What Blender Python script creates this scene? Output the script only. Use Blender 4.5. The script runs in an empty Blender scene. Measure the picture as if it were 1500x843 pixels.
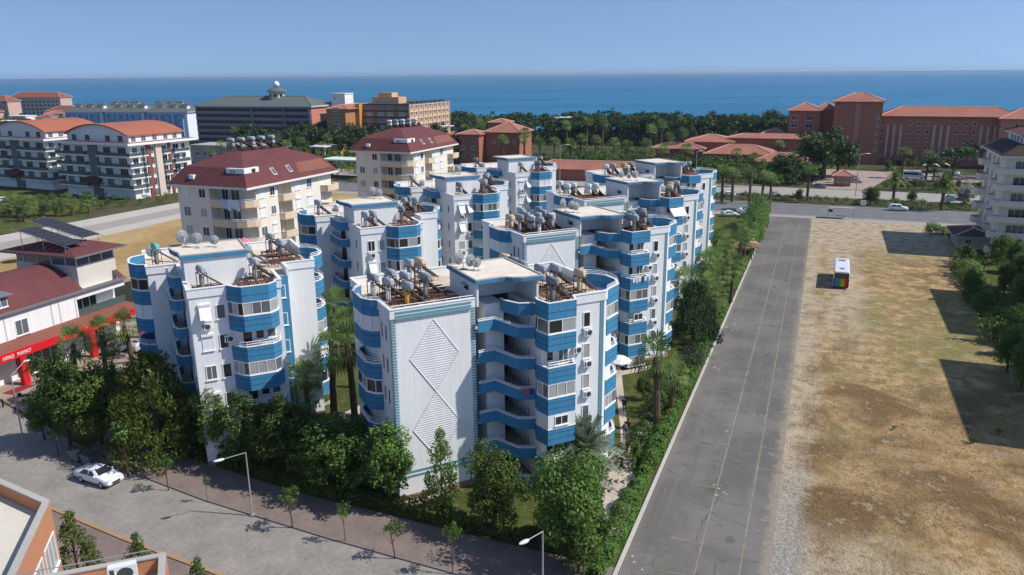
import bpy, math, random
import numpy as np
from mathutils import Vector, Matrix
SC = bpy.context.scene
COL = SC.collection
random.seed(7)
PI = math.pi
rad = math.radians

# ------------------------------------------------------------------ camera model
FOC, CX, CY, CAMH = 1140.0, 750.0, 421.5, 35.0      # focal length in photograph pixels, eye height in metres
PITCH = math.atan(313 / FOC); ROLL = rad(0.53)
_fw = Vector((0, math.cos(PITCH), -math.sin(PITCH)))
_r0 = Vector((1, 0, 0)); _u0 = Vector((0, math.sin(PITCH), math.cos(PITCH)))
_R = _r0 * math.cos(ROLL) - _u0 * math.sin(ROLL)
_U = _u0 * math.cos(ROLL) + _r0 * math.sin(ROLL)
def g(x, y, z=0.0):
    """where the sight line through a point of the photograph meets the level z"""
    d = _fw * FOC + _R * (x - CX) - _U * (y - CY)
    p = d * ((z - CAMH) / d.z)
    return Vector((p.x, p.y, z))
def at(x, y, Y):
    d = _fw * FOC + _R * (x - CX) - _U * (y - CY)
    p = d * (Y / d.y)
    return Vector((p.x, p.y, p.z + CAMH))
def pix(p):
    v = Vector(p) - Vector((0, 0, CAMH)); w = v.dot(_fw)
    return CX + FOC * v.dot(_R) / w, CY - FOC * v.dot(_U) / w
cam = bpy.data.cameras.new('camera'); cam_o = bpy.data.objects.new('camera', cam); COL.objects.link(cam_o)
M3 = Matrix((_R, _U, -_fw)).transposed()
cam_o.matrix_world = Matrix.Translation((0, 0, CAMH)) @ M3.to_4x4()
cam.sensor_width = 36; cam.lens = 36 * FOC / 1500; cam.clip_end = 90000; cam.clip_start = 0.5
SC.camera = cam_o

# ------------------------------------------------------------------ mesh builder
class MB:
    def __init__(s): s.v = []; s.f = []; s.m = []; s.s = []
    def add(s, vs, fs, m=0, smooth=False):
        o = len(s.v); s.v.extend([tuple(v) for v in vs])
        for f in fs:
            s.f.append([i + o for i in f]); s.m.append(m); s.s.append(smooth)
        return s
    def box(s, x0, y0, z0, x1, y1, z1, m=0):
        return s.prism([(x0, y0), (x1, y0), (x1, y1), (x0, y1)], z0, z1, m)
    def prism(s, poly, z0, z1, m=0, mt=None, mb=None):
        n = len(poly)
        vs = [(x, y, z0) for x, y in poly] + [(x, y, z1) for x, y in poly]
        s.add(vs, [[i, (i + 1) % n, n + (i + 1) % n, n + i] for i in range(n)], m)
        s.add(vs[n:], [list(range(n))], m if mt is None else mt)
        s.add(vs[:n], [list(range(n))[::-1]], m if mb is None else mb)
        return s
    def sheet(s, poly, z, m=0):
        return s.add([(p[0], p[1], z) for p in poly], [list(range(len(poly)))], m)
    def ring(s, poly, z0, z1, t, m=0):
        n = len(poly); inn = []
        for i in range(n):
            p0, p1, p2 = [Vector(poly[(i + k - 1) % n]) for k in range(3)]
            d1 = (p1 - p0).normalized(); d2 = (p2 - p1).normalized()
            n1 = Vector((-d1.y, d1.x)); n2 = Vector((-d2.y, d2.x))
            b = n1 + n2
            b = n1 if b.length < .2 else b * (1 / max(.25, b.dot(n1)))
            inn.append(tuple(p1 + b * t))
        vs = [(x, y, z0) for x, y in poly] + [(x, y, z1) for x, y in poly] + [(x, y, z0) for x, y in inn] + [(x, y, z1) for x, y in inn]
        fs = []
        for i in range(n):
            j = (i + 1) % n
            fs += [[i, j, n + j, n + i], [n + i, n + j, 3 * n + j, 3 * n + i], [2 * n + j, 2 * n + i, 3 * n + i, 3 * n + j], [j, i, 2 * n + i, 2 * n + j]]
        return s.add(vs, fs, m)
    def strip(s, pts, z0, z1, t, m=0):
        """upright band of thickness t along an open line; z0, z1 numbers or one per point"""
        n = len(pts)
        Z0 = z0 if isinstance(z0, (list, tuple)) else [z0] * n
        Z1 = z1 if isinstance(z1, (list, tuple)) else [z1] * n
        vs = []
        for i in range(n):
            p = Vector(pts[i][:2])
            a = Vector(pts[max(0, i - 1)][:2]); b = Vector(pts[min(n - 1, i + 1)][:2])
            ds = [d.normalized() for d in (p - a, b - p) if d.length > 1e-6]
            ns = [Vector((-d.y, d.x)) for d in ds]
            q = sum(ns, Vector((0, 0))); q = q.normalized(); q *= 1 / max(.4, q.dot(ns[0]))
            for sg in (-1, 1):
                e = p + q * (sg * t / 2)
                vs += [(e.x, e.y, Z0[i]), (e.x, e.y, Z1[i])]
        fs = []
        for i in range(n - 1):
            a = 4 * i; b = a + 4
            fs += [[a, b, b + 1, a + 1], [b + 2, a + 2, a + 3, b + 3], [a + 1, b + 1, b + 3, a + 3], [a + 2, b + 2, b, a]]
        fs += [[0, 1, 3, 2], [4 * n - 4, 4 * n - 2, 4 * n - 1, 4 * n - 3]]
        return s.add(vs, fs, m)
    def tube(s, pts, r, n=6, m=0, smooth=True):
        k = len(pts); R = r if isinstance(r, (list, tuple)) else [r] * k
        vs = []
        for i in range(k):
            p = Vector(pts[i]); t = (Vector(pts[min(k - 1, i + 1)]) - Vector(pts[max(0, i - 1)])).normalized()
            a = Vector((0, 0, 1)) if abs(t.z) < .9 else Vector((1, 0, 0))
            e1 = t.cross(a).normalized(); e2 = t.cross(e1).normalized()
            for j in range(n):
                w = 2 * PI * j / n
                vs.append(p + (e1 * math.cos(w) + e2 * math.sin(w)) * R[i])
        fs = [[i * n + j, i * n + (j + 1) % n, (i + 1) * n + (j + 1) % n, (i + 1) * n + j] for i in range(k - 1) for j in range(n)]
        s.add(vs, fs, m, smooth)
        s.add(vs[:n], [list(range(n))[::-1]], m); s.add(vs[-n:], [list(range(n))], m)
        return s
    def lathe(s, c, prof, n=12, m=0, smooth=True):
        vs = []
        for r, z in prof:
            vs += [(c[0] + r * math.cos(2 * PI * j / n), c[1] + r * math.sin(2 * PI * j / n), c[2] + z) for j in range(n)]
        fs = [[i * n + j, i * n + (j + 1) % n, (i + 1) * n + (j + 1) % n, (i + 1) * n + j] for i in range(len(prof) - 1) for j in range(n)]
        return s.add(vs, fs, m, smooth)
    def quad(s, a, b, c, d, m=0): return s.add([a, b, c, d], [[0, 1, 2, 3]], m)
    def loft(s, rings, m=0, smooth=True, caps=True):
        n = len(rings[0]); vs = [p for r in rings for p in r]
        fs = [[i * n + j, i * n + (j + 1) % n, (i + 1) * n + (j + 1) % n, (i + 1) * n + j] for i in range(len(rings) - 1) for j in range(n)]
        s.add(vs, fs, m, smooth)
        if caps: s.add(rings[0], [list(range(n))[::-1]], m); s.add(rings[-1], [list(range(n))], m)
        return s
    def mesh(s, name, mats):
        me = bpy.data.meshes.new(name); me.from_pydata(s.v, [], s.f)
        for q in (mats if isinstance(mats, (list, tuple)) else [mats]): me.materials.append(q)
        me.polygons.foreach_set('material_index', s.m); me.polygons.foreach_set('use_smooth', s.s)
        me.update(); return me
    def build(s, name, mats, parent=None, loc=None, rz=0.0):
        return put(name, s.mesh(name, mats), parent, loc, rz)
def put(name, me, parent=None, loc=None, rz=0.0):
    o = bpy.data.objects.new(name, me); COL.objects.link(o)
    if parent is not None: o.parent = parent
    if loc is not None: o.location = loc
    if rz: o.rotation_euler = (0, 0, rz)
    return o
def tag(o, label=None, cat=None, group=None, kind=None):
    for k, v in (('label', label), ('category', cat), ('group', group), ('kind', kind)):
        if v: o[k] = v
    return o
def thing(name, label, cat, loc=(0, 0, 0), rz=0.0, group=None):
    o = bpy.data.objects.new(name, None); COL.objects.link(o); o.empty_display_size = .1
    o.location = loc; o.rotation_euler = (0, 0, rz)
    return tag(o, label, cat, group)
KIDS = {}
def copy_tree(o, parent=None, loc=None, rz=None, scale=None):
    c = o.copy(); COL.objects.link(c)
    if parent is not None: c.parent = parent
    if loc is not None: c.location = loc
    if rz is not None: c.rotation_euler = (0, 0, rz)
    if scale is not None: c.scale = scale if isinstance(scale, (tuple, list)) else (scale,) * 3
    for ch in o.children: copy_tree(ch, c)
    return c
ORD = ['', 'second', 'third', 'fourth', 'fifth', 'sixth', 'seventh', 'eighth', 'ninth', 'tenth', 'eleventh', 'twelfth', 'thirteenth',
       'fourteenth', 'fifteenth', 'sixteenth', 'seventeenth', 'eighteenth', 'nineteenth', 'twentieth']
def ordn(i): return ORD[i] if i < 20 else ('twenty-' + ['first', 'second', 'third', 'fourth', 'fifth', 'sixth', 'seventh', 'eighth', 'ninth'][i - 20] if i < 29 else '%dth' % (i + 1))
def rank(objs, text, of=''):
    """labels for a row of look-alikes, told apart by their order from the left"""
    objs = sorted(objs, key=lambda o: pix(o.location)[0]); n = len(objs)
    for i, o in enumerate(objs):
        w = 'leftmost' if i == 0 else 'rightmost' if i == n - 1 else ordn(i) + ' from the left'
        o['label'] = (text + ', ' + w + ((' ' + of) if of else '')) if n > 1 else text

# ------------------------------------------------------------------ materials
MATS = {}
def mat(name, col, rough=.8, var=.12, scale=3.0, bump=0.0, metal=0.0, spec=.3, streak=0.0, bscale=None, objrand=0.0, coat=0.0):
    """plain surface with two sizes of mottling, optional rain streaks and bump"""
    if name in MATS: return MATS[name]
    m = bpy.data.materials.new(name); m.use_nodes = True; MATS[name] = m
    nt = m.node_tree; N = nt.nodes; L = nt.links; b = N['Principled BSDF']
    b.inputs['Roughness'].default_value = rough; b.inputs['Metallic'].default_value = metal
    b.inputs['Specular IOR Level'].default_value = spec; b.inputs['Coat Weight'].default_value = coat
    geo = N.new('ShaderNodeNewGeometry')
    def noise(sc, det=4, vec=None):
        n = N.new('ShaderNodeTexNoise'); n.inputs['Scale'].default_value = sc; n.inputs['Detail'].default_value = det
        L.new(vec if vec is not None else geo.outputs['Position'], n.inputs['Vector']); return n.outputs['Fac']
    def mth(op, a, c):
        n = N.new('ShaderNodeMath'); n.operation = op
        for i, q in enumerate((a, c)):
            if isinstance(q, (int, float)): n.inputs[i].default_value = q
            else: L.new(q, n.inputs[i])
        return n.outputs[0]
    f = mth('ADD', mth('MULTIPLY', noise(scale), .6), mth('MULTIPLY', noise(scale * .13, 2), .4))
    if streak:
        mp = N.new('ShaderNodeMapping'); mp.inputs['Scale'].default_value = (2.2, 2.2, .12); L.new(geo.outputs['Position'], mp.inputs['Vector'])
        f = mth('ADD', mth('MULTIPLY', f, 1 - streak), mth('MULTIPLY', noise(1.6, 5, mp.outputs[0]), streak))
    k = mth('ADD', mth('MULTIPLY', mth('SUBTRACT', f, .5), 2.2 * var), 1.0)
    if objrand:
        oi = N.new('ShaderNodeObjectInfo')
        k = mth('MULTIPLY', k, mth('ADD', mth('MULTIPLY', oi.outputs['Random'], 2 * objrand), 1 - objrand))
    mx = N.new('ShaderNodeVectorMath'); mx.operation = 'SCALE'
    mx.inputs[0].default_value = col[:3]; L.new(k, mx.inputs['Scale']); L.new(mx.outputs[0], b.inputs['Base Color'])
    if bump:
        bp = N.new('ShaderNodeBump'); bp.inputs['Strength'].default_value = bump; bp.inputs['Distance'].default_value = .05
        L.new(noise(bscale or scale * 4, 5), bp.inputs['Height']); L.new(bp.outputs[0], b.inputs['Normal'])
    return m
def leafmat(name, c1, c2, trans=.3, rnd=.32):
    if name in MATS: return MATS[name]
    m = bpy.data.materials.new(name); m.use_nodes = True; MATS[name] = m
    nt = m.node_tree; N = nt.nodes; L = nt.links; b = N['Principled BSDF']; out = N['Material Output']
    geo = N.new('ShaderNodeNewGeometry'); oi = N.new('ShaderNodeObjectInfo')
    no = N.new('ShaderNodeTexNoise'); no.inputs['Scale'].default_value = .9; no.inputs['Detail'].default_value = 2
    L.new(geo.outputs['Position'], no.inputs['Vector'])
    a = N.new('ShaderNodeMath'); a.operation = 'MULTIPLY_ADD'; a.inputs[1].default_value = .65; L.new(geo.outputs['Random Per Island'], a.inputs[0])
    s_ = N.new('ShaderNodeMath'); s_.operation = 'MULTIPLY_ADD'; s_.inputs[1].default_value = 1.3; s_.inputs[2].default_value = -.45; L.new(no.outputs['Fac'], s_.inputs[0])
    L.new(s_.outputs[0], a.inputs[2])
    mix = N.new('ShaderNodeMix'); mix.data_type = 'RGBA'; mix.clamp_factor = True
    L.new(a.outputs[0], mix.inputs['Factor']); mix.inputs['A'].default_value = (*c1, 1); mix.inputs['B'].default_value = (*c2, 1)
    hs = N.new('ShaderNodeHueSaturation'); L.new(mix.outputs['Result'], hs.inputs['Color'])
    hv = N.new('ShaderNodeMath'); hv.operation = 'MULTIPLY_ADD'; hv.inputs[1].default_value = -.028 if rnd > .15 else 0; hv.inputs[2].default_value = .519 if rnd > .15 else .5
    fr = N.new('ShaderNodeMath'); fr.operation = 'FRACT'; m7 = N.new('ShaderNodeMath'); m7.operation = 'MULTIPLY'; m7.inputs[1].default_value = 7.31; L.new(oi.outputs['Random'], m7.inputs[0]); L.new(m7.outputs[0], fr.inputs[0]); L.new(fr.outputs[0], hv.inputs[0]); L.new(hv.outputs[0], hs.inputs['Hue'])
    v = N.new('ShaderNodeMath'); v.operation = 'MULTIPLY_ADD'; v.inputs[1].default_value = 2 * rnd; v.inputs[2].default_value = 1 - rnd; L.new(oi.outputs['Random'], v.inputs[0]); L.new(v.outputs[0], hs.inputs['Value'])
    L.new(hs.outputs[0], b.inputs['Base Color']); b.inputs['Roughness'].default_value = .55; b.inputs['Specular IOR Level'].default_value = .25
    t = N.new('ShaderNodeBsdfTranslucent'); L.new(hs.outputs[0], t.inputs['Color'])
    ms = N.new('ShaderNodeMixShader'); ms.inputs[0].default_value = trans
    L.new(b.outputs[0], ms.inputs[1]); L.new(t.outputs[0], ms.inputs[2]); L.new(ms.outputs[0], out.inputs['Surface'])
    return m
WHITE = mat('white_render', (.775, .78, .785), .85, .19, 2.2, .05, streak=.55)
BLUE = mat('blue_paint', (.052, .222, .395), .75, .36, 2.5, .04, streak=.55)
BLUED = mat('blue_groove', (.02, .10, .2), .8)
TEAL = mat('teal_trim', (.14, .31, .35), .7)
CREAM = mat('cream_render', (.77, .71, .62), .85, .22, 2, .05, streak=.5)
CREAMB = mat('sand_parapet', (.70, .55, .38), .85, .08, 2, .03, streak=.4)
FRAME = mat('white_frame', (.82, .82, .82), .4, .03)
GLASS = mat('dark_glass', (.025, .03, .035), .08, .3, .6, spec=.6)
GLASSC = mat('curtained_glass', (.36, .37, .37), .3, .35, 1.6, spec=.6)
GLASSM = mat('grey_glass', (.12, .135, .15), .15, .4, .9, spec=.6)
GLASSG = mat('green_balustrade_glass', (.075, .115, .115), .1, .2, 1, spec=.6)
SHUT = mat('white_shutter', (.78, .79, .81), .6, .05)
DARK = mat('dark_opening', (.03, .028, .026), .7, .2)
ROOFDECK = mat('roof_screed', (.60, .50, .40), .9, .6, 1.5, .2, streak=0)
BOXDECK = mat('pale_roof_deck', (.72, .64, .54), .9, .4, 1.2, .1)
RUST = mat('rusty_steel', (.15, .07, .045), .9, .45, 5)
STEEL = mat('galvanised_steel', (.42, .44, .45), .45, .15, 3, metal=.6)
TANK = mat('grey_tank', (.31, .345, .37), .65, .25, 2.5, metal=.1, objrand=.3)
TANKC = mat('cream_tank', (.68, .55, .33), .6, .15)
TANKY = mat('yellow_tank', (.75, .40, .03), .5, .12)
TANKT = mat('teal_tank', (.16, .50, .48), .5, .12)
TANKW = mat('white_tank', (.72, .74, .74), .5, .12)
PANEL = mat('solar_collector', (.035, .03, .03), .25, .3, 2, spec=.6)
PANELF = mat('collector_frame', (.10, .095, .09), .6, .1)
DISH = mat('grey_dish', (.24, .25, .26), .5, .1)
ACW = mat('white_casing', (.74, .75, .75), .5, .08)
MAROON = mat('maroon_tiles', (.135, .045, .047), .85, .5, 3, .3)
MAROONL = mat('weathered_tiles', (.23, .085, .06), .85, .4, 6, .3)
ORANGETILE = mat('orange_tiles', (.37, .125, .08), .85, .4, 1.2, .25)
REDTILE = mat('red_clay_tiles', (.36, .145, .105), .85, .5, 1.2, .3)
STONE = mat('stone_plinth', (.30, .19, .15), .9, .3, 5, .4)
PAVER = mat('pale_pavers', (.50, .43, .35), .9, .15, 3, .2)
CONC = mat('concrete', (.42, .40, .37), .9, .2, 1.5, .2)
KERB = mat('kerb_stone', (.48, .46, .42), .9, .25, 2, .2)
ASPH = mat('car_park_asphalt', (.125, .122, .125), .9, .16, .9, .25, bscale=14)
ASPH2 = mat('road_asphalt', (.155, .155, .16), .9, .12, .5, .2, bscale=10)
ASPHL = mat('pale_road', (.34, .31, .28), .9, .15, .5, .2)
BARK = mat('bark', (.10, .07, .05), .95, .35, 6, .6)
PBARK = mat('palm_bark', (.13, .085, .06), .95, .4, 7, .7)
METALP = mat('pole_metal', (.40, .41, .42), .5, .1, metal=.3)
BLACK = mat('black_rubber', (.02, .02, .022), .7, .2)
RED = mat('red_fascia', (.62, .012, .02), .5, .06)
CARW = mat('white_car_paint', (.80, .81, .83), .3, .03, coat=.6)
CARG = mat('grey_car_paint', (.12, .13, .15), .3, .05, coat=.6)
CARS = mat('silver_car_paint', (.42, .46, .48), .3, .05, coat=.6)
CHROME = mat('wheel_alloy', (.45, .45, .46), .35, .1, metal=.7)
LEAF = leafmat('broad_leaves', (.038, .082, .016), (.175, .255, .058), .38)
LEAFY = leafmat('yellow_green_sprays', (.035, .075, .014), (.21, .26, .05), .35)
LEAFD = leafmat('dark_needles', (.014, .036, .014), (.05, .092, .032), .2)
LEAFP = leafmat('palm_fronds', (.07, .13, .032), (.29, .38, .12), .45)
LEAFG = leafmat('grey_green_fronds', (.08, .105, .07), (.24, .27, .19))
LEAFH = leafmat('hedge_leaves', (.05, .125, .022), (.18, .31, .06), .4, .1)
LEAFO = leafmat('olive_leaves', (.05, .065, .04), (.14, .16, .11))
PINE = leafmat('pine_needles', (.026, .056, .018), (.085, .13, .045), .2)
SKIRT = leafmat('dead_fronds', (.07, .045, .022), (.20, .14, .075), .2)
# ------------------------------------------------------------------ windows
WM = {}
def window(root, x, y, z, ang, w, h, kind='dark', mull=1, name='window'):
    """a framed window on a wall whose outside is the local -y side after turning by ang"""
    key = (round(w, 2), round(h, 2), kind, mull)
    if key not in WM:
        f = MB(); t = .07; d = .06
        f.box(-w / 2, -d, 0, -w / 2 + t, 0, h); f.box(w / 2 - t, -d, 0, w / 2, 0, h)
        f.box(-w / 2 + t, -d, h - t, w / 2 - t, 0, h); f.box(-w / 2 + t, -d, 0, w / 2 - t, 0, t)
        for k in range(mull):
            cx = -w / 2 + w * (k + 1) / (mull + 1); f.box(cx - .03, -d + .01, t, cx + .03, 0, h - t)
        f.box(-w / 2 - .06, -.14, -.07, w / 2 + .06, 0, -.003)
        if kind == 'shutter' or kind == 'awning': f.box(-w / 2 - .05, -.2, h + .003, w / 2 + .05, 0, h + .22)
        fm = f.mesh('window', FRAME)
        p = MB(); p.box(-w / 2 + t, -.025, t, w / 2 - t, -.004, h - t)
        if kind == 'shutter':
            p = MB(); p.box(-w / 2 + t, -.045, t, w / 2 - t, -.004, h - t)
        if kind == 'awning':
            p.add([(-w / 2, -.1, h), (w / 2, -.1, h), (w / 2, -.75, .25), (-w / 2, -.75, .25)], [[0, 1, 2, 3]], 1)
        pm = p.mesh('pane', [{'dark': GLASS, 'curtain': GLASSC, 'grey': GLASSM, 'shutter': SHUT, 'awning': GLASSM, 'green': GLASSG}[kind], SHUT])
        WM[key] = (fm, pm)
    fm, pm = WM[key]
    o = put(name, fm, root, (x, y, z), ang); put('pane', pm, o)
    return o
def glazed_strip(root, pts, z0, z1, kinds, per=1.1):
    """glazed-in balcony: frame and panes following an open line"""
    f = MB(); p = MB()
    f.strip(pts, z0, z0 + .09, .1); f.strip(pts, z1 - .12, z1, .1)
    i = 0
    for a, b in zip(pts[:-1], pts[1:]):
        a = Vector(a); b = Vector(b); n = max(1, round((b - a).length / per))
        for k in range(n):
            q0 = a.lerp(b, k / n); q1 = a.lerp(b, (k + 1) / n); d = (b - a).normalized() * .05
            f.strip([q0 - d * .6, q0 + d * .6], z0 + .09, z1 - .12, .11)
            p.strip([q0 + d, q1 - d], z0 + .09, z1 - .12, .03, kinds[i % len(kinds)]); i += 1
    f.strip([Vector(pts[-1]) - (b - a).normalized() * .06, pts[-1]], z0 + .09, z1 - .12, .11)
    o = f.build('balcony_glazing', FRAME, root); p.build('pane', [GLASS, GLASSC, GLASSM, SHUT], o)
    return o
def band(root, pts, z0, z1, m=None, name='balcony_parapet', cap=True, groove=(.5,), t=.14):
    mb = MB(); mb.strip(pts, z0, z1, t)
    Z = lambda q, k: [a + (b - a) * k for a, b in zip(z0, z1)] if isinstance(z0, list) else z0 + (z1 - z0) * k
    for k in groove:
        zz = Z(0, k); mb.strip(pts, zz, [q + .05 for q in zz] if isinstance(zz, list) else zz + .05, t + .016, 1)
    if cap: mb.strip(pts, z1, [q + .06 for q in z1] if isinstance(z1, list) else z1 + .06, t + .06, 2)
    return mb.build(name, [m or BLUE, BLUED, WHITE], root)
def rail(root, pts, z0, h=.35, n=2, m=None, post=1.2):
    mb = MB(); Z = z0 if isinstance(z0, list) else [z0] * len(pts)
    P = [Vector((*p[:2], z)) for p, z in zip(pts, Z)]
    for k in range(1, n + 1):
        mb.tube([p + Vector((0, 0, h * k / n)) for p in P], .03, 4, smooth=False)
    for a, b in zip(P[:-1], P[1:]):
        c = max(1, round((b - a).length / post))
        for k in range(c): q = a.lerp(b, k / c); mb.tube([q, q + Vector((0, 0, h))], .025, 4, smooth=False)
    return mb.build('railing', m or FRAME, root)

# ------------------------------------------------------------------ foliage
def leaves(mb, centres, per, size, rng, m=0, up=0.0, aspect=.6, flat=0.0):
    """leaf sprays (bent quads) thrown around clump centres [(x, y, z, radius)]"""
    for (cx, cy, cz, r) in centres:
        k = max(4, int(per * (r ** 2)))
        D = rng.normal(size=(k, 3)); D /= np.linalg.norm(D, axis=1)[:, None]
        P = D * (r * rng.uniform(.55, 1.05, size=(k, 1)))
        P[:, 2] *= (1 - flat)
        for i in range(k):
            n = D[i] + rng.normal(size=3) * .55; n[2] += .35; n /= np.linalg.norm(n)
            t = np.cross(n, rng.normal(size=3)); t /= (np.linalg.norm(t) + 1e-6)
            if up: t = t * (1 - up) + np.array([D[i][0] * .5, D[i][1] * .5, 1.0]) * up; t /= np.linalg.norm(t)
            b = np.cross(n, t); s = size * rng.uniform(.6, 1.35)
            c = np.array([cx, cy, cz]) + P[i]; e = t * s; w = b * (s * aspect * .5)
            o = len(mb.v)
            mb.v += [tuple(c - e * .5), tuple(c + w - n * s * .08), tuple(c + e * .5 - n * s * .12), tuple(c - w - n * s * .08)]
            mb.f.append([o, o + 1, o + 2, o + 3]); mb.m.append(m); mb.s.append(False)
def clumps(rng, n, shape, r0, r1):
    out = []
    for i in range(n):
        x, y, z = shape(rng); out.append((x, y, z, rng.uniform(r0, r1)))
    return out
def ell(rx, rz, cz, low=-.75, inner=.45):
    def f(rng):
        while True:
            d = rng.normal(size=3); d /= np.linalg.norm(d)
            if d[2] > low: break
        k = rng.uniform(inner, 1) * (1 + .27 * math.sin(5 * math.atan2(d[1], d[0]) + 2 * d[2]))
        return d[0] * rx * k, d[1] * rx * k, cz + d[2] * rz * k
    return f
def cone(r, z0, z1, pw=.8):
    def f(rng):
        t = rng.uniform(0, 1) ** 1.3; a = rng.uniform(0, 2 * PI); q = (1 - t) ** pw * r * rng.uniform(.55, 1)
        return math.cos(a) * q, math.sin(a) * q, z0 + (z1 - z0) * t
    return f
def trunk_mb(h, r, rng, limbs=5, spread=1.2, top=None):
    mb = MB(); bx, by = rng.normal() * .12, rng.normal() * .12
    mb.tube([(0, 0, -.1), (bx * .5, by * .5, h * .4), (bx, by, h * .75), (bx * 1.5, by * 1.5, top or h)], [r * 1.25, r, r * .75, r * .3], 7)
    for i in range(limbs):
        a = 2 * PI * i / limbs + rng.uniform(-.4, .4); z = h * rng.uniform(.45, .75); q = spread * rng.uniform(.6, 1)
        mb.tube([(bx * .8, by * .8, z), (bx + math.cos(a) * q * .5, by + math.sin(a) * q * .5, z + h * .14), (bx + math.cos(a) * q, by + math.sin(a) * q, z + h * .3)], [r * .5, r * .33, r * .12], 5)
    return mb
TREES = {}
def proto_tree(kind, seed):
    key = (kind, seed)
    if key in TREES: return TREES[key]
    rng = np.random.default_rng(seed * 31 + len(kind)); mb = MB(); lm = LEAF; bark = BARK
    if kind == 'broad':          # street tree about 7 m
        tr = trunk_mb(4.8, .13, rng, 7, 1.6, 5.6)
        cs = clumps(rng, 72, ell(1.95, 2.75, 4.0, -.9), .32, .92) + clumps(rng, 6, cone(.7, 5.8, 7.4), .25, .45)
        leaves(mb, cs, 270, .235, rng)
    elif kind == 'round':        # dense round crown
        tr = trunk_mb(4, .16, rng, 8, 1.6, 5)
        cs = clumps(rng, 78, ell(2.0, 2.6, 3.9, -.95, .5), .35, .95); leaves(mb, cs, 260, .22, rng)
    elif kind == 'slim':
        tr = trunk_mb(5, .09, rng, 6, .8, 6)
        cs = clumps(rng, 46, cone(1.6, 1.6, 6.9, .62), .32, .66); leaves(mb, cs, 230, .23, rng)
    elif kind == 'small':        # young kerb tree, 3 m
        tr = trunk_mb(2.1, .05, rng, 5, .5, 2.5)
        cs = clumps(rng, 22, ell(.72, .62, 2.45, -.8), .2, .38); leaves(mb, cs, 170, .2, rng)
    elif kind == 'thuja':        # broad feathery conifer
        tr = trunk_mb(6, .2, rng, 6, 1.2, 7.5); lm = LEAFY
        cs = clumps(rng, 190, cone(3.0, .5, 8.4, .5), .35, .7); leaves(mb, cs, 190, .34, rng, up=.6, aspect=.38)
    elif kind == 'cypress':      # dark wide conifer
        tr = trunk_mb(4.5, .2, rng, 6, 1.2, 6); lm = LEAFD
        cs = clumps(rng, 120, cone(3.2, .8, 7.2, .5), .4, .75); leaves(mb, cs, 170, .34, rng, up=.5, aspect=.4)
    elif kind == 'column':       # narrow garden cypress
        tr = trunk_mb(3.5, .08, rng, 3, .3, 4.5); lm = LEAFD
        cs = clumps(rng, 24, cone(.75, .5, 5.2, .5), .3, .45); leaves(mb, cs, 40, .42, rng, up=.6, aspect=.45)
    elif kind == 'pine':         # umbrella pine
        tr = trunk_mb(6.0, .26, rng, 9, 3.0, 8.2); lm = PINE
        cs = clumps(rng, 64, ell(4.3, 1.9, 7.8, -.35, .4), .7, 1.25); leaves(mb, cs, 34, .62, rng, flat=.25)
    elif kind == 'bigtree':
        tr = trunk_mb(6.0, .35, rng, 9, 3.0, 8); lm = PINE
        cs = clumps(rng, 90, ell(4.6, 4.2, 6.4, -.7, .4), .9, 1.5); leaves(mb, cs, 32, .65, rng)
    elif kind == 'bush':
        tr = trunk_mb(.8, .05, rng, 6, .6, 1.0)
        cs = clumps(rng, 20, ell(.9, .75, .85, -.5, .3), .3, .5); leaves(mb, cs, 60, .27, rng)
    elif kind == 'shrub':        # brighter hedge shrub
        tr = trunk_mb(.8, .05, rng, 6, .6, 1.0); lm = LEAFH
        cs = clumps(rng, 20, ell(.9, .75, .85, -.5, .3), .3, .5); leaves(mb, cs, 60, .27, rng)
    elif kind == 'olive':
        tr = trunk_mb(2.0, .14, rng, 7, 1.2, 2.6); lm = LEAFO
        cs = clumps(rng, 46, ell(1.9, 1.5, 2.3, -.7, .4), .4, .7); leaves(mb, cs, 75, .28, rng, aspect=.35)
    elif kind == 'norfolk':
        tr = trunk_mb(12, .3, rng, 0, 1, 17); lm = PINE
        for i in range(9):
            z = 4 + i * 1.5; q = 3.6 * (1 - i / 10.5)
            for k in range(7):
                a = 2 * PI * k / 7 + i
                cs = [(math.cos(a) * q * t, math.sin(a) * q * t, z + t * .4, .42) for t in (.35, .65, 1)]
                leaves(mb, cs, 40, .5, rng, flat=.6)
    elif kind in ('fan', 'fantall', 'fansmall'):
        H = {'fan': 5.2, 'fantall': 9.0, 'fansmall': 2.4}[kind]; lm = LEAFP; bark = PBARK
        tr = MB(); q = rng.normal(size=2) * .25
        nz = 14; pts = []; rr = []
        for i in range(nz + 1):
            t = i / nz; pts.append((q[0] * t * t, q[1] * t * t, H * t - .1 * (i == 0))); rr.append((.30 - .07 * t) * (1 + .10 * (i % 2)))
        tr.tube(pts, rr, 8, smooth=False)
        top = np.array([q[0], q[1], H])
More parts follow.
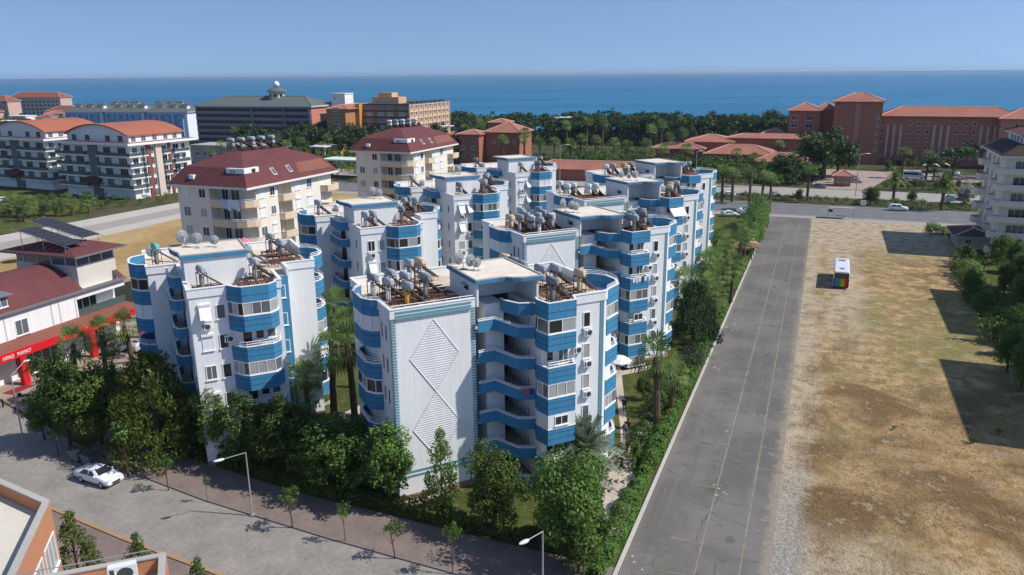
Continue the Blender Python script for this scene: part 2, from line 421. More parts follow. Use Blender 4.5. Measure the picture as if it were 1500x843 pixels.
        def frond(a, el, pl, R, tgt, droop):
            d = np.array([math.cos(a) * math.cos(el), math.sin(a) * math.cos(el), math.sin(el)])
            side = np.array([-math.sin(a), math.cos(a), 0]); nrm = np.cross(d, side)
            c = top + d * pl; c[2] -= droop * .12
            tgt.add([tuple(top + side * .03), tuple(top - side * .03), tuple(c - side * .03), tuple(c + side * .03)], [[0, 1, 2, 3]])
            o = len(tgt.v); tgt.v.append(tuple(c)); ns = 8
            for k in range(ns):
                w0 = (k / (ns - 1) - .5) * 2.5; 
                tip = c + (d * math.cos(w0) + side * math.sin(w0)) * R * (1 - .12 * abs(w0)) ; tip[2] -= droop * .38 * R * (1 + .3 * abs(w0))
                hw = .11
                for sg in (-1, 1):
                    mp = c + (d * math.cos(w0 + sg * hw) + side * math.sin(w0 + sg * hw)) * R * .62; mp[2] -= droop * .10
                    tgt.v.append(tuple(mp))
                tgt.v.append(tuple(tip)); b = len(tgt.v)
                tgt.f.append([o, b - 3, b - 1, b - 2]); tgt.m.append(0); tgt.s.append(False)
        n = 28
        for i in range(n):
            el = rad(80) - rad(112) * (i / n) ** .9; frond(i * 2.4 + rng.uniform(-.2, .2), el, rng.uniform(.85, 1.2), rng.uniform(.95, 1.25), mb, .3 + .8 * (i / n))
        sk = MB()
        for i in range(16): frond(i * 2.4, rad(rng.uniform(-75, -55)), rng.uniform(.45, .7), rng.uniform(.5, .75), sk, 1.0)
    elif kind == 'date':
        H = {1: 2.0, 2: 5.0}.get(seed, 3.2); lm = LEAFG if seed == 1 else LEAFP; bark = PBARK
        tr = MB(); tr.tube([(0, 0, -.1), (0, 0, H * .5), (0, 0, H)], [.34, .3, .34], 9, smooth=False)
        for i in range(54):
            a = i * 2.4; el = rad(84) - rad(105) * (i / 54); Lh = rng.uniform(2.3, 2.9); P = []
            for k in range(8):
                t = k / 7; rr = Lh * t; P.append(np.array([math.cos(a) * math.cos(el) * rr, math.sin(a) * math.cos(el) * rr, H + math.sin(el) * rr - .95 * (t ** 2) * math.cos(el) * Lh * .55]))
            side = np.array([-math.sin(a), math.cos(a), 0])
            for k in range(1, 8):
                for f in (0, .5):
                    c = P[k - 1] * (1 - f) + P[k] * f; d = P[k] - P[k - 1]; d = d / np.linalg.norm(d)
                    for sg in (-1, 1):
                        e = (side * sg * .75 + d * .65 + np.array([0, 0, .12])) * .5 * (1.1 - .6 * abs(k / 7 - .4))
                        o = len(mb.v); mb.v += [tuple(c), tuple(c + d * .2), tuple(c + e + d * .08), tuple(c + e)]
                        mb.f.append([o, o + 1, o + 2, o + 3]); mb.m.append(0); mb.s.append(False)
        sk = None
    root = bpy.data.objects.new('tree_source', None)
    TREES[key] = {'trunk': tr.mesh('trunk', bark), 'crown': mb.mesh('crown', lm)}
    if kind.startswith('fan'): TREES[key]['dead_frond_skirt'] = sk.mesh('dead_frond_skirt', SKIRT)
    return TREES[key]
def tree(kind, seed, loc, s=1.0, name='tree', label='', cat='tree', group=None, rz=None, crown=None, sxy=None):
    P = proto_tree(kind, seed)
    o = thing(name, label, cat, loc, random.uniform(0, 6.28) if rz is None else rz, group)
    o.scale = (sxy or s, sxy or s, s)
    for k, me in P.items():
        c = put(k, me, o)
    return o
def leafy_solid(name, pts, half, h, n, mtl, size=.3, seed=1, parent=None, wob=.25, woodname='stems'):
    """a clipped or shaggy hedge along a line: leaf sprays over and inside a body, woody stems beneath"""
    rng = np.random.default_rng(seed); mb = MB(); st = MB()
    segs = [(Vector(a), Vector(b)) for a, b in zip(pts[:-1], pts[1:])]; LL = [(b - a).length for a, b in segs]; tot = sum(LL)
    for i in range(n):
        q = rng.uniform(0, tot); k = 0
        while q > LL[k] and k < len(LL) - 1: q -= LL[k]; k += 1
        a, b = segs[k]; t = q / LL[k]; c = a.lerp(b, t); d = (b - a).normalized(); nn = Vector((-d.y, d.x))
        hh = h[0] + (h[1] - h[0]) * t if isinstance(h, tuple) else h
        w = 1 + wob * (math.sin(c.x * 1.3 + c.y * 2.1) * .6 + math.sin(c.x * .37 - c.y * .6))
        th = rng.uniform(-.1, PI + .1); rr = rng.uniform(.8, 1.08)
        off = math.cos(th) * half * rr * w; z = max(.05, (abs(math.sin(th)) ** .6) * hh * rr * w)
        if rng.uniform() < .35: z *= rng.uniform(0, 1); off = math.copysign(half * w * rr, off)
        nx = np.array([nn.x * math.cos(th), nn.y * math.cos(th), .4 + math.sin(th)]) + rng.normal(size=3) * .5
        nx /= np.linalg.norm(nx); tt = np.cross(nx, rng.normal(size=3)); tt /= np.linalg.norm(tt); bb = np.cross(nx, tt)
        s = size * rng.uniform(.6, 1.4); p = np.array([c.x + nn.x * off, c.y + nn.y * off, z])
        o = len(mb.v); mb.v += [tuple(p - tt * s * .5), tuple(p + bb * s * .3), tuple(p + tt * s * .5), tuple(p - bb * s * .3)]
        mb.f.append([o, o + 1, o + 2, o + 3]); mb.m.append(0); mb.s.append(False)
    for (a, b), l in zip(segs, LL):
        for k in range(max(1, int(l / 1.5))):
            c = a.lerp(b, (k + .5) / max(1, int(l / 1.5))); hh = h[0] if isinstance(h, tuple) else h
            st.tube([(c.x, c.y, -.05), (c.x + .1, c.y, hh * .45), (c.x, c.y + .1, hh * .8)], [.05, .04, .02], 4, 0)
            for q in range(2): st.tube([(c.x, c.y, hh * .2), (c.x + rng.normal() * half * .5, c.y + rng.normal() * half * .5, hh * .7)], [.035, .015], 4, 0)
    root = thing(name, '', 'hedge'); mb.build('foliage', mtl, root); st.build(woodname, BARK, root)
    return root

# ------------------------------------------------------------------ vehicles
def car_meshes(kind, paint):
    L, W, H = {'sedan': (4.5, 1.75, 1.46), 'suv': (4.7, 1.85, 1.72), 'hatch': (4.0, 1.7, 1.48)}[kind]
    if kind == 'sedan': prof = [(-2.25, .55, .82), (-2.2, .35, .98), (-1.55, .3, 1.03), (-.75, .25, 1.43), (.25, .25, 1.46), (1.05, .25, 1.02), (1.95, .28, .86), (2.22, .35, .68), (2.25, .4, .55)]
    elif kind == 'suv': prof = [(-2.35, .5, 1.0), (-2.3, .35, 1.2), (-2.05, .3, 1.66), (-1.2, .3, 1.72), (.45, .3, 1.70), (1.15, .3, 1.18), (2.1, .32, 1.06), (2.32, .4, .85), (2.35, .45, .6)]
    else: prof = [(-2.0, .5, .85), (-1.95, .35, 1.02), (-1.6, .3, 1.42), (-.9, .28, 1.48), (.3, .25, 1.46), (1.05, .25, 1.02), (1.75, .28, .88), (1.97, .35, .7), (2.0, .4, .55)]
    belt = {'sedan': .95, 'suv': 1.15, 'hatch': .97}[kind]
    rings = []
    for x, zb, zt in prof:
        e = 1 - .10 * (abs(x) / (L / 2)) ** 4; hw = W / 2 * e; tw = hw * (1 if zt <= belt + .1 else 1 - .32 * (zt - belt) / (H - belt) * .9)
        zm = min(zt - .06, belt)
        rings.append([(x, -hw * .9, zb), (x, -hw, zb + .12), (x, -hw, zm), (x, -tw * .95, max(zt - .05, zm + .02)), (x, -tw * .8, zt), (x, tw * .8, zt), (x, tw * .95, max(zt - .05, zm + .02)), (x, hw, zm), (x, hw, zb + .12), (x, hw * .9, zb)])
    body = MB().loft(rings)
    out = {'body': body.mesh('body', paint)}
    gl = MB()
    # glasshouse panes set just proud of the body
    def ringat(i, k): return Vector(rings[i][k])
    a, b = (4, 5)
    def pane(p, q, r, s_, off):
        gl.quad(*[tuple(Vector(t) + Vector(off)) for t in (p, q, r, s_)])
    def lerp(u, v, t): return Vector(u).lerp(Vector(v), t)
    f0, f1 = rings[4], rings[5]; r0, r1 = (rings[3], rings[2]) if kind != 'suv' else (rings[2], rings[1])
    pane(lerp(f0[4], f1[4], .12), lerp(f0[5], f1[5], .12), lerp(f0[5], f1[5], .92), lerp(f0[4], f1[4], .92), (.012, 0, .012))
    pane(lerp(r0[4], r1[4], .1), lerp(r0[5], r1[5], .1), lerp(r0[5], r1[5], .85), lerp(r0[4], r1[4], .85), (-.012, 0, .012))
    me = gl.mesh('windscreen', GLASS); out['windscreen'] = me
    x0, x1 = (-1.35, .75) if kind == 'sedan' else (-1.95, .85) if kind == 'suv' else (-1.55, .75); xm = (x0 + x1) / 2 + .1
    for sg in (-1, 1):
        sw = MB(); hw = W / 2 * .992 * sg; tw = W / 2 * .745 * sg; zt = H - .1
        for (u0, u1, v0, v1) in ((x0, xm - .05, x0 + .5, xm - .05), (xm + .05, x1, xm + .05, x1 - .55)):
            sw.quad((u0, hw + .012 * sg, belt + .02), (u1, hw + .012 * sg, belt + .02), (v1, tw + .06 * sg, zt), (v0, tw + .06 * sg, zt))
        out['side_window' + '_' * (sg > 0)] = sw.mesh('side_window', GLASS)
    for sg in (-1, 1):
        li = MB(); li.box(L / 2 - .22, sg * W * .33 - .2, .66, L / 2 - .05, sg * W * .33 + .2, .82); out['headlight' + '_' * (sg > 0)] = li.mesh('headlight', mat('lamp_lens', (.7, .72, .75), .2))
        li = MB(); li.box(-L / 2 + .02, sg * W * .36 - .14, .75, -L / 2 + .1, sg * W * .36 + .14, .95); out['tail_light' + '_' * (sg > 0)] = li.mesh('tail_light', mat('tail_lens', (.35, .02, .02), .3))
    gr = MB(); gr.box(L / 2 - .04, -.4, .42, L / 2 + .015, .4, .6); out['grille'] = gr.mesh('grille', BLACK)
    wh = MB(); wh.tube([(0, -.1, 0), (0, .1, 0)], .31, 14); wm = wh.mesh('wheel', BLACK)
    rm = MB(); rm.tube([(0, -.112, 0), (0, .112, 0)], .2, 10); rmm = rm.mesh('rim', CHROME)
    for sg in (-1, 1):
        mi = MB(); mi.box(.62, sg * (W / 2 + .08) - .07, belt + .02, .76, sg * (W / 2 + .08) + .07, belt + .16)
        out['mirror' + '_' * (sg > 0)] = mi.mesh('mirror', paint)
    return out, wm, rmm, L, W
CARS_ = {}
def car(kind, paint, loc, rz, label, group=None, name='car', cat='car'):
    k = (kind, paint.name)
    if k not in CARS_: CARS_[k] = car_meshes(kind, paint)
    ms, wm, rmm, L, W = CARS_[k]
    o = thing(name, label, cat, loc, rz, group)
    for n, me in ms.items(): put(n.rstrip('_'), me, o)
    for sx in (-.29, .29):
        for sg in (-1, 1):
            w = put('wheel', wm, o, (sx * L, sg * (W / 2 - .1), .31)); put('rim', rmm, w)
    return o
def wheelset(o, xs, hw, r):
    wh = MB(); wh.tube([(0, -.14, 0), (0, .14, 0)], r, 14); wm = wh.mesh('wheel', BLACK)
    rm = MB(); rm.tube([(0, -.15, 0), (0, .15, 0)], r * .55, 10); rmm = rm.mesh('rim', CHROME)
    for x in xs:
        for sg in (-1, 1):
            w = put('wheel', wm, o, (x, sg * (hw - .15), r)); put('rim', rmm, w)
# ------------------------------------------------------------------ people
def person(loc, rz, shirt, trousers, label, arm=0.5, h=1.0):
    o = thing('person', label, 'person', loc, rz); o.scale = (h, h, h)
    V = [(0, 0, .95), (0, .01, 1.15), (0, .02, 1.38), (0, .02, 1.5), (0, .04, 1.62), (0, .05, 1.73)]
    R = [.15, .14, .15, .06, .095, .07]; Ed = [(0, 1), (1, 2), (2, 3), (3, 4), (4, 5)]
    def limb(base, pts, rs):
        p = base
        for q, r in zip(pts, rs): V.append(q); R.append(r); Ed.append((p, len(V) - 1)); p = len(V) - 1
    for sg in (-1, 1):
        limb(0, [(sg * .1, 0, .88), (sg * .11, .04 + .05 * sg, .5), (sg * .11, -.02 + .1 * sg, .09), (sg * .12, .12 + .1 * sg, .04)], [.1, .07, .045, .04])
        limb(2, [(sg * .19, 0, 1.4), (sg * .25, -.03, 1.13), (sg * .21, .12 * arm + .05, .93), (sg * .2, .18 * arm + .05, .84)], [.065, .05, .036, .035])
    me = bpy.data.meshes.new('body'); me.from_pydata(V, Ed, []); b = bpy.data.objects.new('body', me); COL.objects.link(b); b.parent = o
    sk = b.modifiers.new('skin', 'SKIN')
    for i, r in enumerate(R): me.skin_vertices[0].data[i].radius = (r, r)
    me.skin_vertices[0].data[0].use_root = True
    b.modifiers.new('sub', 'SUBSURF').levels = 1; b.modifiers['sub'].render_levels = 2
    m = bpy.data.materials.new('figure_' + label[:12].replace(' ', '_')); m.use_nodes = True
    N = m.node_tree.nodes; L = m.node_tree.links; tc = N.new('ShaderNodeTexCoord'); sp = N.new('ShaderNodeSeparateXYZ'); L.new(tc.outputs['Object'], sp.inputs[0])
    cr = N.new('ShaderNodeValToRGB'); cr.color_ramp.interpolation = 'CONSTANT'; E = cr.color_ramp.elements
    E[0].position = 0; E[0].color = (.03, .025, .02, 1); E[1].position = .04; E[1].color = (*trousers, 1)
    for p_, c_ in ((.50, shirt), (.78, (.42, .24, .16))): e = E.new(p_); e.color = (*c_, 1)
    d = N.new('ShaderNodeMath'); d.operation = 'DIVIDE'; d.inputs[1].default_value = 1.9; L.new(sp.outputs['Z'], d.inputs[0]); L.new(d.outputs[0], cr.inputs[0])
    L.new(cr.outputs[0], N['Principled BSDF'].inputs['Base Color']); me.materials.append(m)
    hr = MB(); hr.lathe((0, .035, 1.66), [(.085, -.02), (.104, .03), (.1, .08), (.07, .12), (.0, .135)], 10); hr.build('hair', mat('dark_hair', (.03, .02, .015), .6), o)
    fc = MB()
    for sg in (-1, 1): fc.box(sg * .035 - .012, .135, 1.655, sg * .035 + .012, .147, 1.672)
    fc.box(-.012, .13, 1.61, .012, .165, 1.65); fc.build('face', mat('face_shade', (.25, .13, .09), .6), o)
    return o
# ------------------------------------------------------------------ the blue and white blocks
TH = rad(26.5)
LEVELS = [(15.7, 17.1), (12.95, 14.4), (10.1, 11.5), (7.3, 8.75), (4.5, 5.95), (1.7, 3.15)]
GAPS = [(14.46, 15.7), (11.56, 12.95), (8.81, 10.1), (6.01, 7.3), (3.21, 4.5), (.3, 1.7)]
def bay(root, pts, inner, styles, slabs=True):
    """stacked balconies on one bay: painted parapets, floor slabs, and glazing / railing / panel in each gap"""
    for i, (z0, z1) in enumerate(LEVELS):
        b = band(root, pts, z0, z1, groove=(.42,) if i == 0 else (.36, .72))
        s = MB(); s.prism(list(pts) + list(inner), z0 + .03, z0 + .22); s.build('balcony_slab', WHITE, b)
    for (z0, z1), st in zip(GAPS, styles):
        if st == 'glass': glazed_strip(root, pts, z0, z1, [0, 2, 0, 1, 0])
        elif st == 'curtain': glazed_strip(root, pts, z0, z1, [1, 1, 2, 1], .75)
        elif st == 'mixed': glazed_strip(root, pts, z0, z1, [2, 1, 0, 1, 2], .8)
        elif st == 'white': glazed_strip(root, pts, z0, z1, [3, 3, 3, 3], 1.2)
        elif st == 'rail': rail(root, pts, z0, .42, 2)
        elif st == 'panel':
            mb = MB(); mb.strip(pts, z0, z1, .12); o = mb.build('balcony_panel', WHITE, root)
WALLM = [WHITE, ROOFDECK]
def block_right(box_top, label, loc, detail=True):
    """two staggered wings joined by an open stair: diamond wall on the left wing, bays on the right wing"""
    root = thing('apartment_block', label, 'apartment block', loc, TH, 'blue and white apartment blocks')
    body = [(0, 0), (7.3, 0), (7.3, 3.4), (11.8, 3.4), (11.8, -3.3), (18, -3.3), (19.2, -2.6), (19.2, 8), (13, 8), (13, 11.4), (0, 11.4)]
    w = MB(); w.prism(body, .55, 16.3, 0, 1); w.prism([(8.45, .5), (10.2, .5), (10.2, 3.39), (8.45, 3.39)], .55, 16.2)
    w.build('wall', WALLM, root)
    p = MB(); p.ring(body, -.2, .55, .3); p.ring([(x * 1.0 + (.06 if x > 9 else -.06), y + (.06 if y > 4 else -.06)) for x, y in body], -.25, .5, .3)
    p.build('plinth', STONE, root)
    bl = [(0, 8.4), (-.6, 7.95), (-1.05, 7.0), (-1.05, 4.3), (-.55, 3.45), (0, 3.2)]
    bf = [(11.8, -2.35), (11.6, -3.1), (11.85, -4.45), (14.4, -4.45), (14.85, -3.3)]
    br = [(18.3, -3.12), (20.2, -2.0), (20.9, -.6), (20.9, 1.0), (20.1, 2.3), (19.2, 2.6)]
    # roof parapet with pale coping on the straight walls
    for pts in ([(0, 3.2), (0, 0), (7.3, 0)], [(14.85, -3.3), (18, -3.3), (18.3, -3.12)], [(19.2, 2.6), (19.2, 8), (13, 8), (13, 11.4), (0, 11.4), (0, 8.4)]):
        c = MB(); q = [Vector(a) for a in pts]
        c.strip(q, 16.3, 17.05, .2); c.strip(q, 17.05, 17.13, .3); c.build('roof_parapet', WHITE, root)
    bay(root, bl, [], ['white', 'rail', 'glass', 'rail', 'glass', 'rail'])
    bay(root, bf, [(13, -3.0)], ['glass', 'rail', 'curtain', 'panel', 'rail', 'curtain'] if detail else ['rail', 'rail', 'mixed', 'rail', 'mixed', 'mixed'])
    bay(root, br, [(19.3, -2.5)], ['curtain', 'rail', 'rail', 'curtain', 'rail', 'rail'])
    window(root, 13.1, -4.5, 6.25, 0, 1.3, .85, 'dark', 1); 
    for z in (11.56, 3.21, 14.5):
        window(root, 12.6, -3.31, z + .1, 0, .7, 1.0, 'dark', 0); window(root, 13.9, -3.31, z - .3, 0, 1.0, 1.6, 'grey', 1, 'balcony_door')
    # narrow windows
    for i, z in enumerate((14.12, 11.3, 8.5, 5.6, 2.8)):
        window(root, 16.2, -3.3, z, 0, .72, 1.35, ('dark', 'curtain', 'curtain', 'grey', 'grey')[i], 0)
        window(root, 0, 1.3, z, -PI / 2, .6, 1.4, 'dark', 0); window(root, 0, 2.35, z, -PI / 2, .6, 1.4, 'grey', 0)
    s = MB(); s.box(17.55, -3.345, .6, 17.78, -3.303, 17.0); s.box(17.84, -3.33, .6, 17.92, -3.303, 17.0); s.build('corner_stripe', TEAL, root)
    # trims on the blind wall
    t = MB()
    for k in range(57):
        z = 2.95 + k * .25
        t.box(.02, -.06, z, .36, -.003, z + .12); t.box(6.94, -.06, z, 7.29, -.003, z + .12)
        t.box(-.05, .02, z, -.003, .3, z + .12)
    for z in (16.75, 16.45, 16.2): t.box(.37, -.17, z, 6.93, -.101 if z > 16.29 else -.003, z + .12)
    for z in (2.6, 2.2): t.box(.02, -.07, z, 7.29, -.003, z + .14)
    t.build('striped_trim', TEAL, root)
    for cz in (12.65, 6.35):
        d = MB(); hw, hh = 2.15, 3.15
        for k in range(31):
            f = -1 + 2 * (k + .5) / 31; ww = hw * (1 - abs(f)) * .97
            if ww > .1: d.box(3.6 - ww, -.035, cz + f * hh - .06, 3.6 + ww, -.003, cz + f * hh + .035)
        P4 = [(3.6, cz - hh), (3.6 + hw, cz), (3.6, cz + hh), (3.6 - hw, cz)]
        for i in range(4):
            (x0, z0), (x1, z1) = P4[i], P4[(i + 1) % 4]
            d.tube([(x0, -.03, z0), (x1, -.03, z1)], .04, 4, smooth=False)
        d.build('diamond_relief', WHITE, root)
    # stair landings
    lp = [(7.4, -.32), (8.9, -.32), (10.3, -1.95), (11.68, -2.5)]
    for i in range(6):
        zb = 14.1 - 2.77 * i
        z0 = [zb, zb + .02, zb - .45, zb - .5]; z1 = [q + 1.0 for q in z0]
        if zb < 0: break
        b = band(root, lp, z0, z1, name='landing_parapet', groove=())
        s = MB(); s.prism([(7.31, -.3), (8.9, -.3), (10.3, -1.9), (11.79, -2.45), (11.79, 3.39), (10.22, 3.39), (10.22, .48), (8.43, .48), (8.43, 3.39), (7.31, 3.39)], zb + .0, zb + .15)
        s.build('landing_floor', CONC, b); rail(root, lp, [q + .06 for q in z1], .12, 1)
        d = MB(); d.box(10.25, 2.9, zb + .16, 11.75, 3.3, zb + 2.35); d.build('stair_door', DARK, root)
        r = MB()
        for k in range(9): r.box(10.35 + k * .16, .3 - k * .2, zb + .16, 10.38 + k * .16, .33 - k * .2, zb + 1.05)
        r.build('stair_railing', mat('dark_rail', (.07, .06, .055), .7), root)
    band(root, [(9.9, .4), (9.9, -.4), (10.5, -1.75), (11.7, -2.25)], 15.55, 16.6, name='landing_parapet', groove=(), cap=True)
    # roof box with its curved slab
    b = MB(); zt = box_top - .3
    b.prism([(7.45, 2.7), (12.9, 2.7), (12.9, 5.8), (7.45, 5.8)], 16.3, zt); b.prism([(7.45, -.1), (7.62, -.1), (7.62, 2.7), (7.45, 2.7)], 16.3, zt)
    b.prism([(12.5, -1.2), (12.68, -1.2), (12.68, 2.7), (12.5, 2.7)], 16.3, zt)
    b.box(7.9, 2.4, 16.3, 8.3, 2.7, zt); b.build('stair_tower', WHITE, root)
    sl = MB(); sl.prism([(7.25, -.4), (9.3, -.4), (9.9, -.55), (10.4, -1.0), (11.0, -1.3), (12.9, -1.45), (13.1, -1.4), (13.1, 6.0), (7.25, 6.0)], zt + .003, box_top, 0, 1)
    sl.build('stair_tower_roof', [BLUE, BOXDECK], root)
    cp = MB(); cp.ring([(7.25, -.4), (9.3, -.4), (9.9, -.55), (10.4, -1.0), (11.0, -1.3), (12.9, -1.45), (13.1, -1.4), (13.1, 6.0), (7.25, 6.0)], box_top + .003, box_top + .1, .16); cp.build('roof_coping', CONC, root)
    o = MB(); o.box(7.39, 1.6, 17.35, 7.448, 2.5, 17.75); o.box(7.1, 1.5, 17.78, 7.448, 2.6, 17.84, 1); o.build('vent_opening', [DARK, CONC], root)
    rail(root, [(0.1, 8.2), (-.6, 7.8), (-.95, 7.0), (-.95, 4.4), (-.5, 3.6), (0.1, 3.3), (.1, .1), (7.2, .1)], 17.15, .16, 1)
    rail(root, [(p[0], p[1]) for p in br], 17.16, .3, 2)
    return root
def block_left(label, loc, seed=0, front=None):
    """front wing with windows and a glazed bay, tall blind wing to the right, rear wing with bay to the left"""
    root = thing('apartment_block', label, 'apartment block', loc, TH, 'blue and white apartment blocks')
    body = [(0, 0), (7.9, 0), (7.9, 4.3), (9.4, 4.3), (9.4, 6.5), (12.4, 6.5), (12.4, 18), (2, 18), (2, 19.5), (-2.8, 19.5), (-2.8, 11.2), (0, 11.2)]
    w = MB(); w.prism(body, .55, 16.3, 0, 1); w.build('wall', WALLM, root)
    p = MB(); p.ring([(x + (.05 if x > 5 else -.05), y + (.05 if y > 9 else -.05)) for x, y in body], -.25, .5, .3); p.build('plinth', STONE, root)
    bf = [(3.2, 0), (3.9, -1.1), (4.3, -1.4), (6.6, -1.4), (7.3, -.75), (7.5, 0)]
    br = [(12.4, 7.6), (13.3, 8.2), (13.85, 9.2), (13.85, 11.2), (13.2, 12.4), (12.4, 12.8)]
    bl = [(-2.8, 17.2), (-4.0, 16.5), (-4.3, 15.6), (-4.3, 13.6), (-3.7, 12.5), (-2.8, 12.0)]
    for pts in ([(0, 11.2), (0, 0), (3.2, 0)], [(7.5, 0), (7.9, 0), (7.9, 4.3)], [(9.4, 4.3), (9.4, 6.5), (12.4, 6.5), (12.4, 7.6)], [(12.4, 12.8), (12.4, 18), (2, 18), (2, 19.5), (-2.8, 19.5), (-2.8, 17.2)], [(-2.8, 12.0), (-2.8, 11.2), (0, 11.2)]):
        c = MB(); c.strip(pts, 16.3, 17.05, .2); c.strip(pts, 17.05, 17.13, .3); c.build('roof_parapet', WHITE, root)
    rk = random.Random(seed); pick = lambda *k: rk.choice(k)
    bay(root, bf, [], front or ['mixed', 'rail', 'curtain', 'rail', 'mixed', 'rail'])
    bay(root, br, [], [pick('curtain', 'rail', 'white', 'rail', 'glass') for _ in range(6)])
    bay(root, bl, [], ['glass', 'white', 'rail', 'rail', 'white', 'rail'])
    for z in (11.56, 6.01, .35):
        window(root, 4.6, -.01, z - .25, 0, .9, 1.6, 'dark', 0, 'balcony_door'); window(root, 5.7, -.01, z + .15, 0, .8, 1.0, 'dark', 0); window(root, 6.7, -.01, z + .15, 0, .8, 1.0, 'grey', 0)
    for i, z in enumerate((14.1, 11.3, 8.5, 5.7, 2.9)):
        window(root, 1.2, 0, z, 0, .95, 1.35, ('awning', 'shutter', 'grey', 'shutter', 'dark')[i] if not seed else pick('awning', 'shutter', 'grey', 'dark', 'curtain'), 1)
        window(root, 2.55, 0, z, 0, .8, 1.35, ('grey', 'dark', 'dark', 'grey', 'shutter')[i] if not seed else pick('awning', 'shutter', 'grey', 'dark', 'curtain'), 0)
        window(root, 0, 2.2, z, -PI / 2, .7, 1.2, 'dark', 0)
        window(root, 8.65, 4.3, z, 0, .8, 1.3, ('grey', 'dark', 'grey', 'dark', 'grey')[i], 0)
    s = MB(); s.box(7.95, 4.25, .6, 9.37, 4.297, 16.3); s.build('blue_slot_panel', BLUE, root)
    for z0, z1 in LEVELS:   # blue panels beside the bay
        s = MB(); s.box(7.903, .6, z0, 7.96, 2.0, z1); s.build('side_panel', BLUE, root)
    lp = [(-.01, 5.6), (-.8, 5.6), (-1.2, 6.5), (-1.2, 10.6), (-.7, 11.15)]
    for i in range(6):
        zb = 13.75 - 2.77 * i
        if zb < 0: break
        b = band(root, lp, zb, zb + 1.0, name='landing_parapet', groove=(), cap=True)
        s = MB(); s.prism([(-.003, 5.65), (-.8, 5.65), (-1.15, 6.5), (-1.15, 10.6), (-.7, 11.1), (-.003, 11.1)], zb + .02, zb + .17); s.build('landing_floor', CONC, b)
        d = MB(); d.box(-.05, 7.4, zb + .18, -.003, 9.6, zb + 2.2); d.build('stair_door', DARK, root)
    band(root, [(-.01, 5.6), (-.7, 5.6), (-1.1, 6.5), (-1.1, 10.4)], 15.9, 17.0, name='landing_parapet', groove=())
    b = MB(); b.prism([(.15, 3.2), (5.6, 3.2), (5.6, 8.2), (.15, 8.2)], 16.3, 19.1); b.build('stair_tower', WHITE, root)
    P = [(-.15, 3.0), (5.8, 3.0), (5.8, 8.4), (-.75, 8.4), (-.75, 6.6), (-.45, 5.2), (-.2, 4.6)]
    sl = MB(); sl.prism(P, 19.103, 19.45, 0, 1); sl.build('stair_tower_roof', [BLUE, BOXDECK], root)
    cp = MB(); cp.ring(P, 19.453, 19.56, .16); cp.build('roof_coping', CONC, root)
    ch = MB(); ch.box(5.7, 4.4, 16.3, 6.4, 5.4, 18.2); ch.build('chimney', WHITE, root)
    rail(root, br, 17.16, .3, 2)
    return root
R0 = g(571.5, 454.3, 17.1); R0.z = 0
blk1 = block_right(18.6, 'nearest blue and white apartment block, two raised diamonds on its blind front wall', R0)
blk6 = block_right(18.6, 'blue and white apartment block directly behind the nearest one, upper diamond relief half hidden', Vector((1.42, 87.57, 0)), False)
blk7 = block_right(19.2, 'blue and white apartment block third in the right row, white awning on its bay', Vector((10.7, 112.6, 0)), False)
blk8 = copy_tree(blk7, loc=Vector((19.3, 138.0, 0)))
blk8['label'] = 'blue and white apartment block of the right row standing closest to the highway'
L2 = block_left('blue and white apartment block behind the feathery yellow green conifer beside the street', Vector((-28.31, 65.4, 0)))
L3 = block_left('blue and white apartment block second in the left row, left of the diamond wall', Vector((-18.28, 92.9, 0)), 3, ['glass', 'mixed', 'rail', 'curtain', 'rail', 'rail'])
L4 = block_left('blue and white apartment block third in the left row, below the farther cream block', Vector((-8.81, 118.8, 0)), 4, ['mixed', 'curtain', 'rail', 'mixed', 'rail', 'rail'])
L5 = block_left('blue and white apartment block last in the left row, nearest the low red hall', Vector((.87, 146.0, 0)), 5, ['white', 'mixed', 'rail', 'rail', 'glass', 'rail'])
aw = MB(); aw.add([(11.9, -4.55, 15.6), (14.4, -4.55, 15.6), (14.4, -5.7, 14.6), (11.9, -5.7, 14.6), (11.9, -4.55, 15.55), (14.4, -4.55, 15.55), (14.4, -5.7, 14.55), (11.9, -5.7, 14.55)], [[0, 3, 2, 1], [4, 5, 6, 7], [3, 7, 6, 2]])
aw.build('awning', mat('white_awning', (.82, .82, .82), .8, .04), blk7)
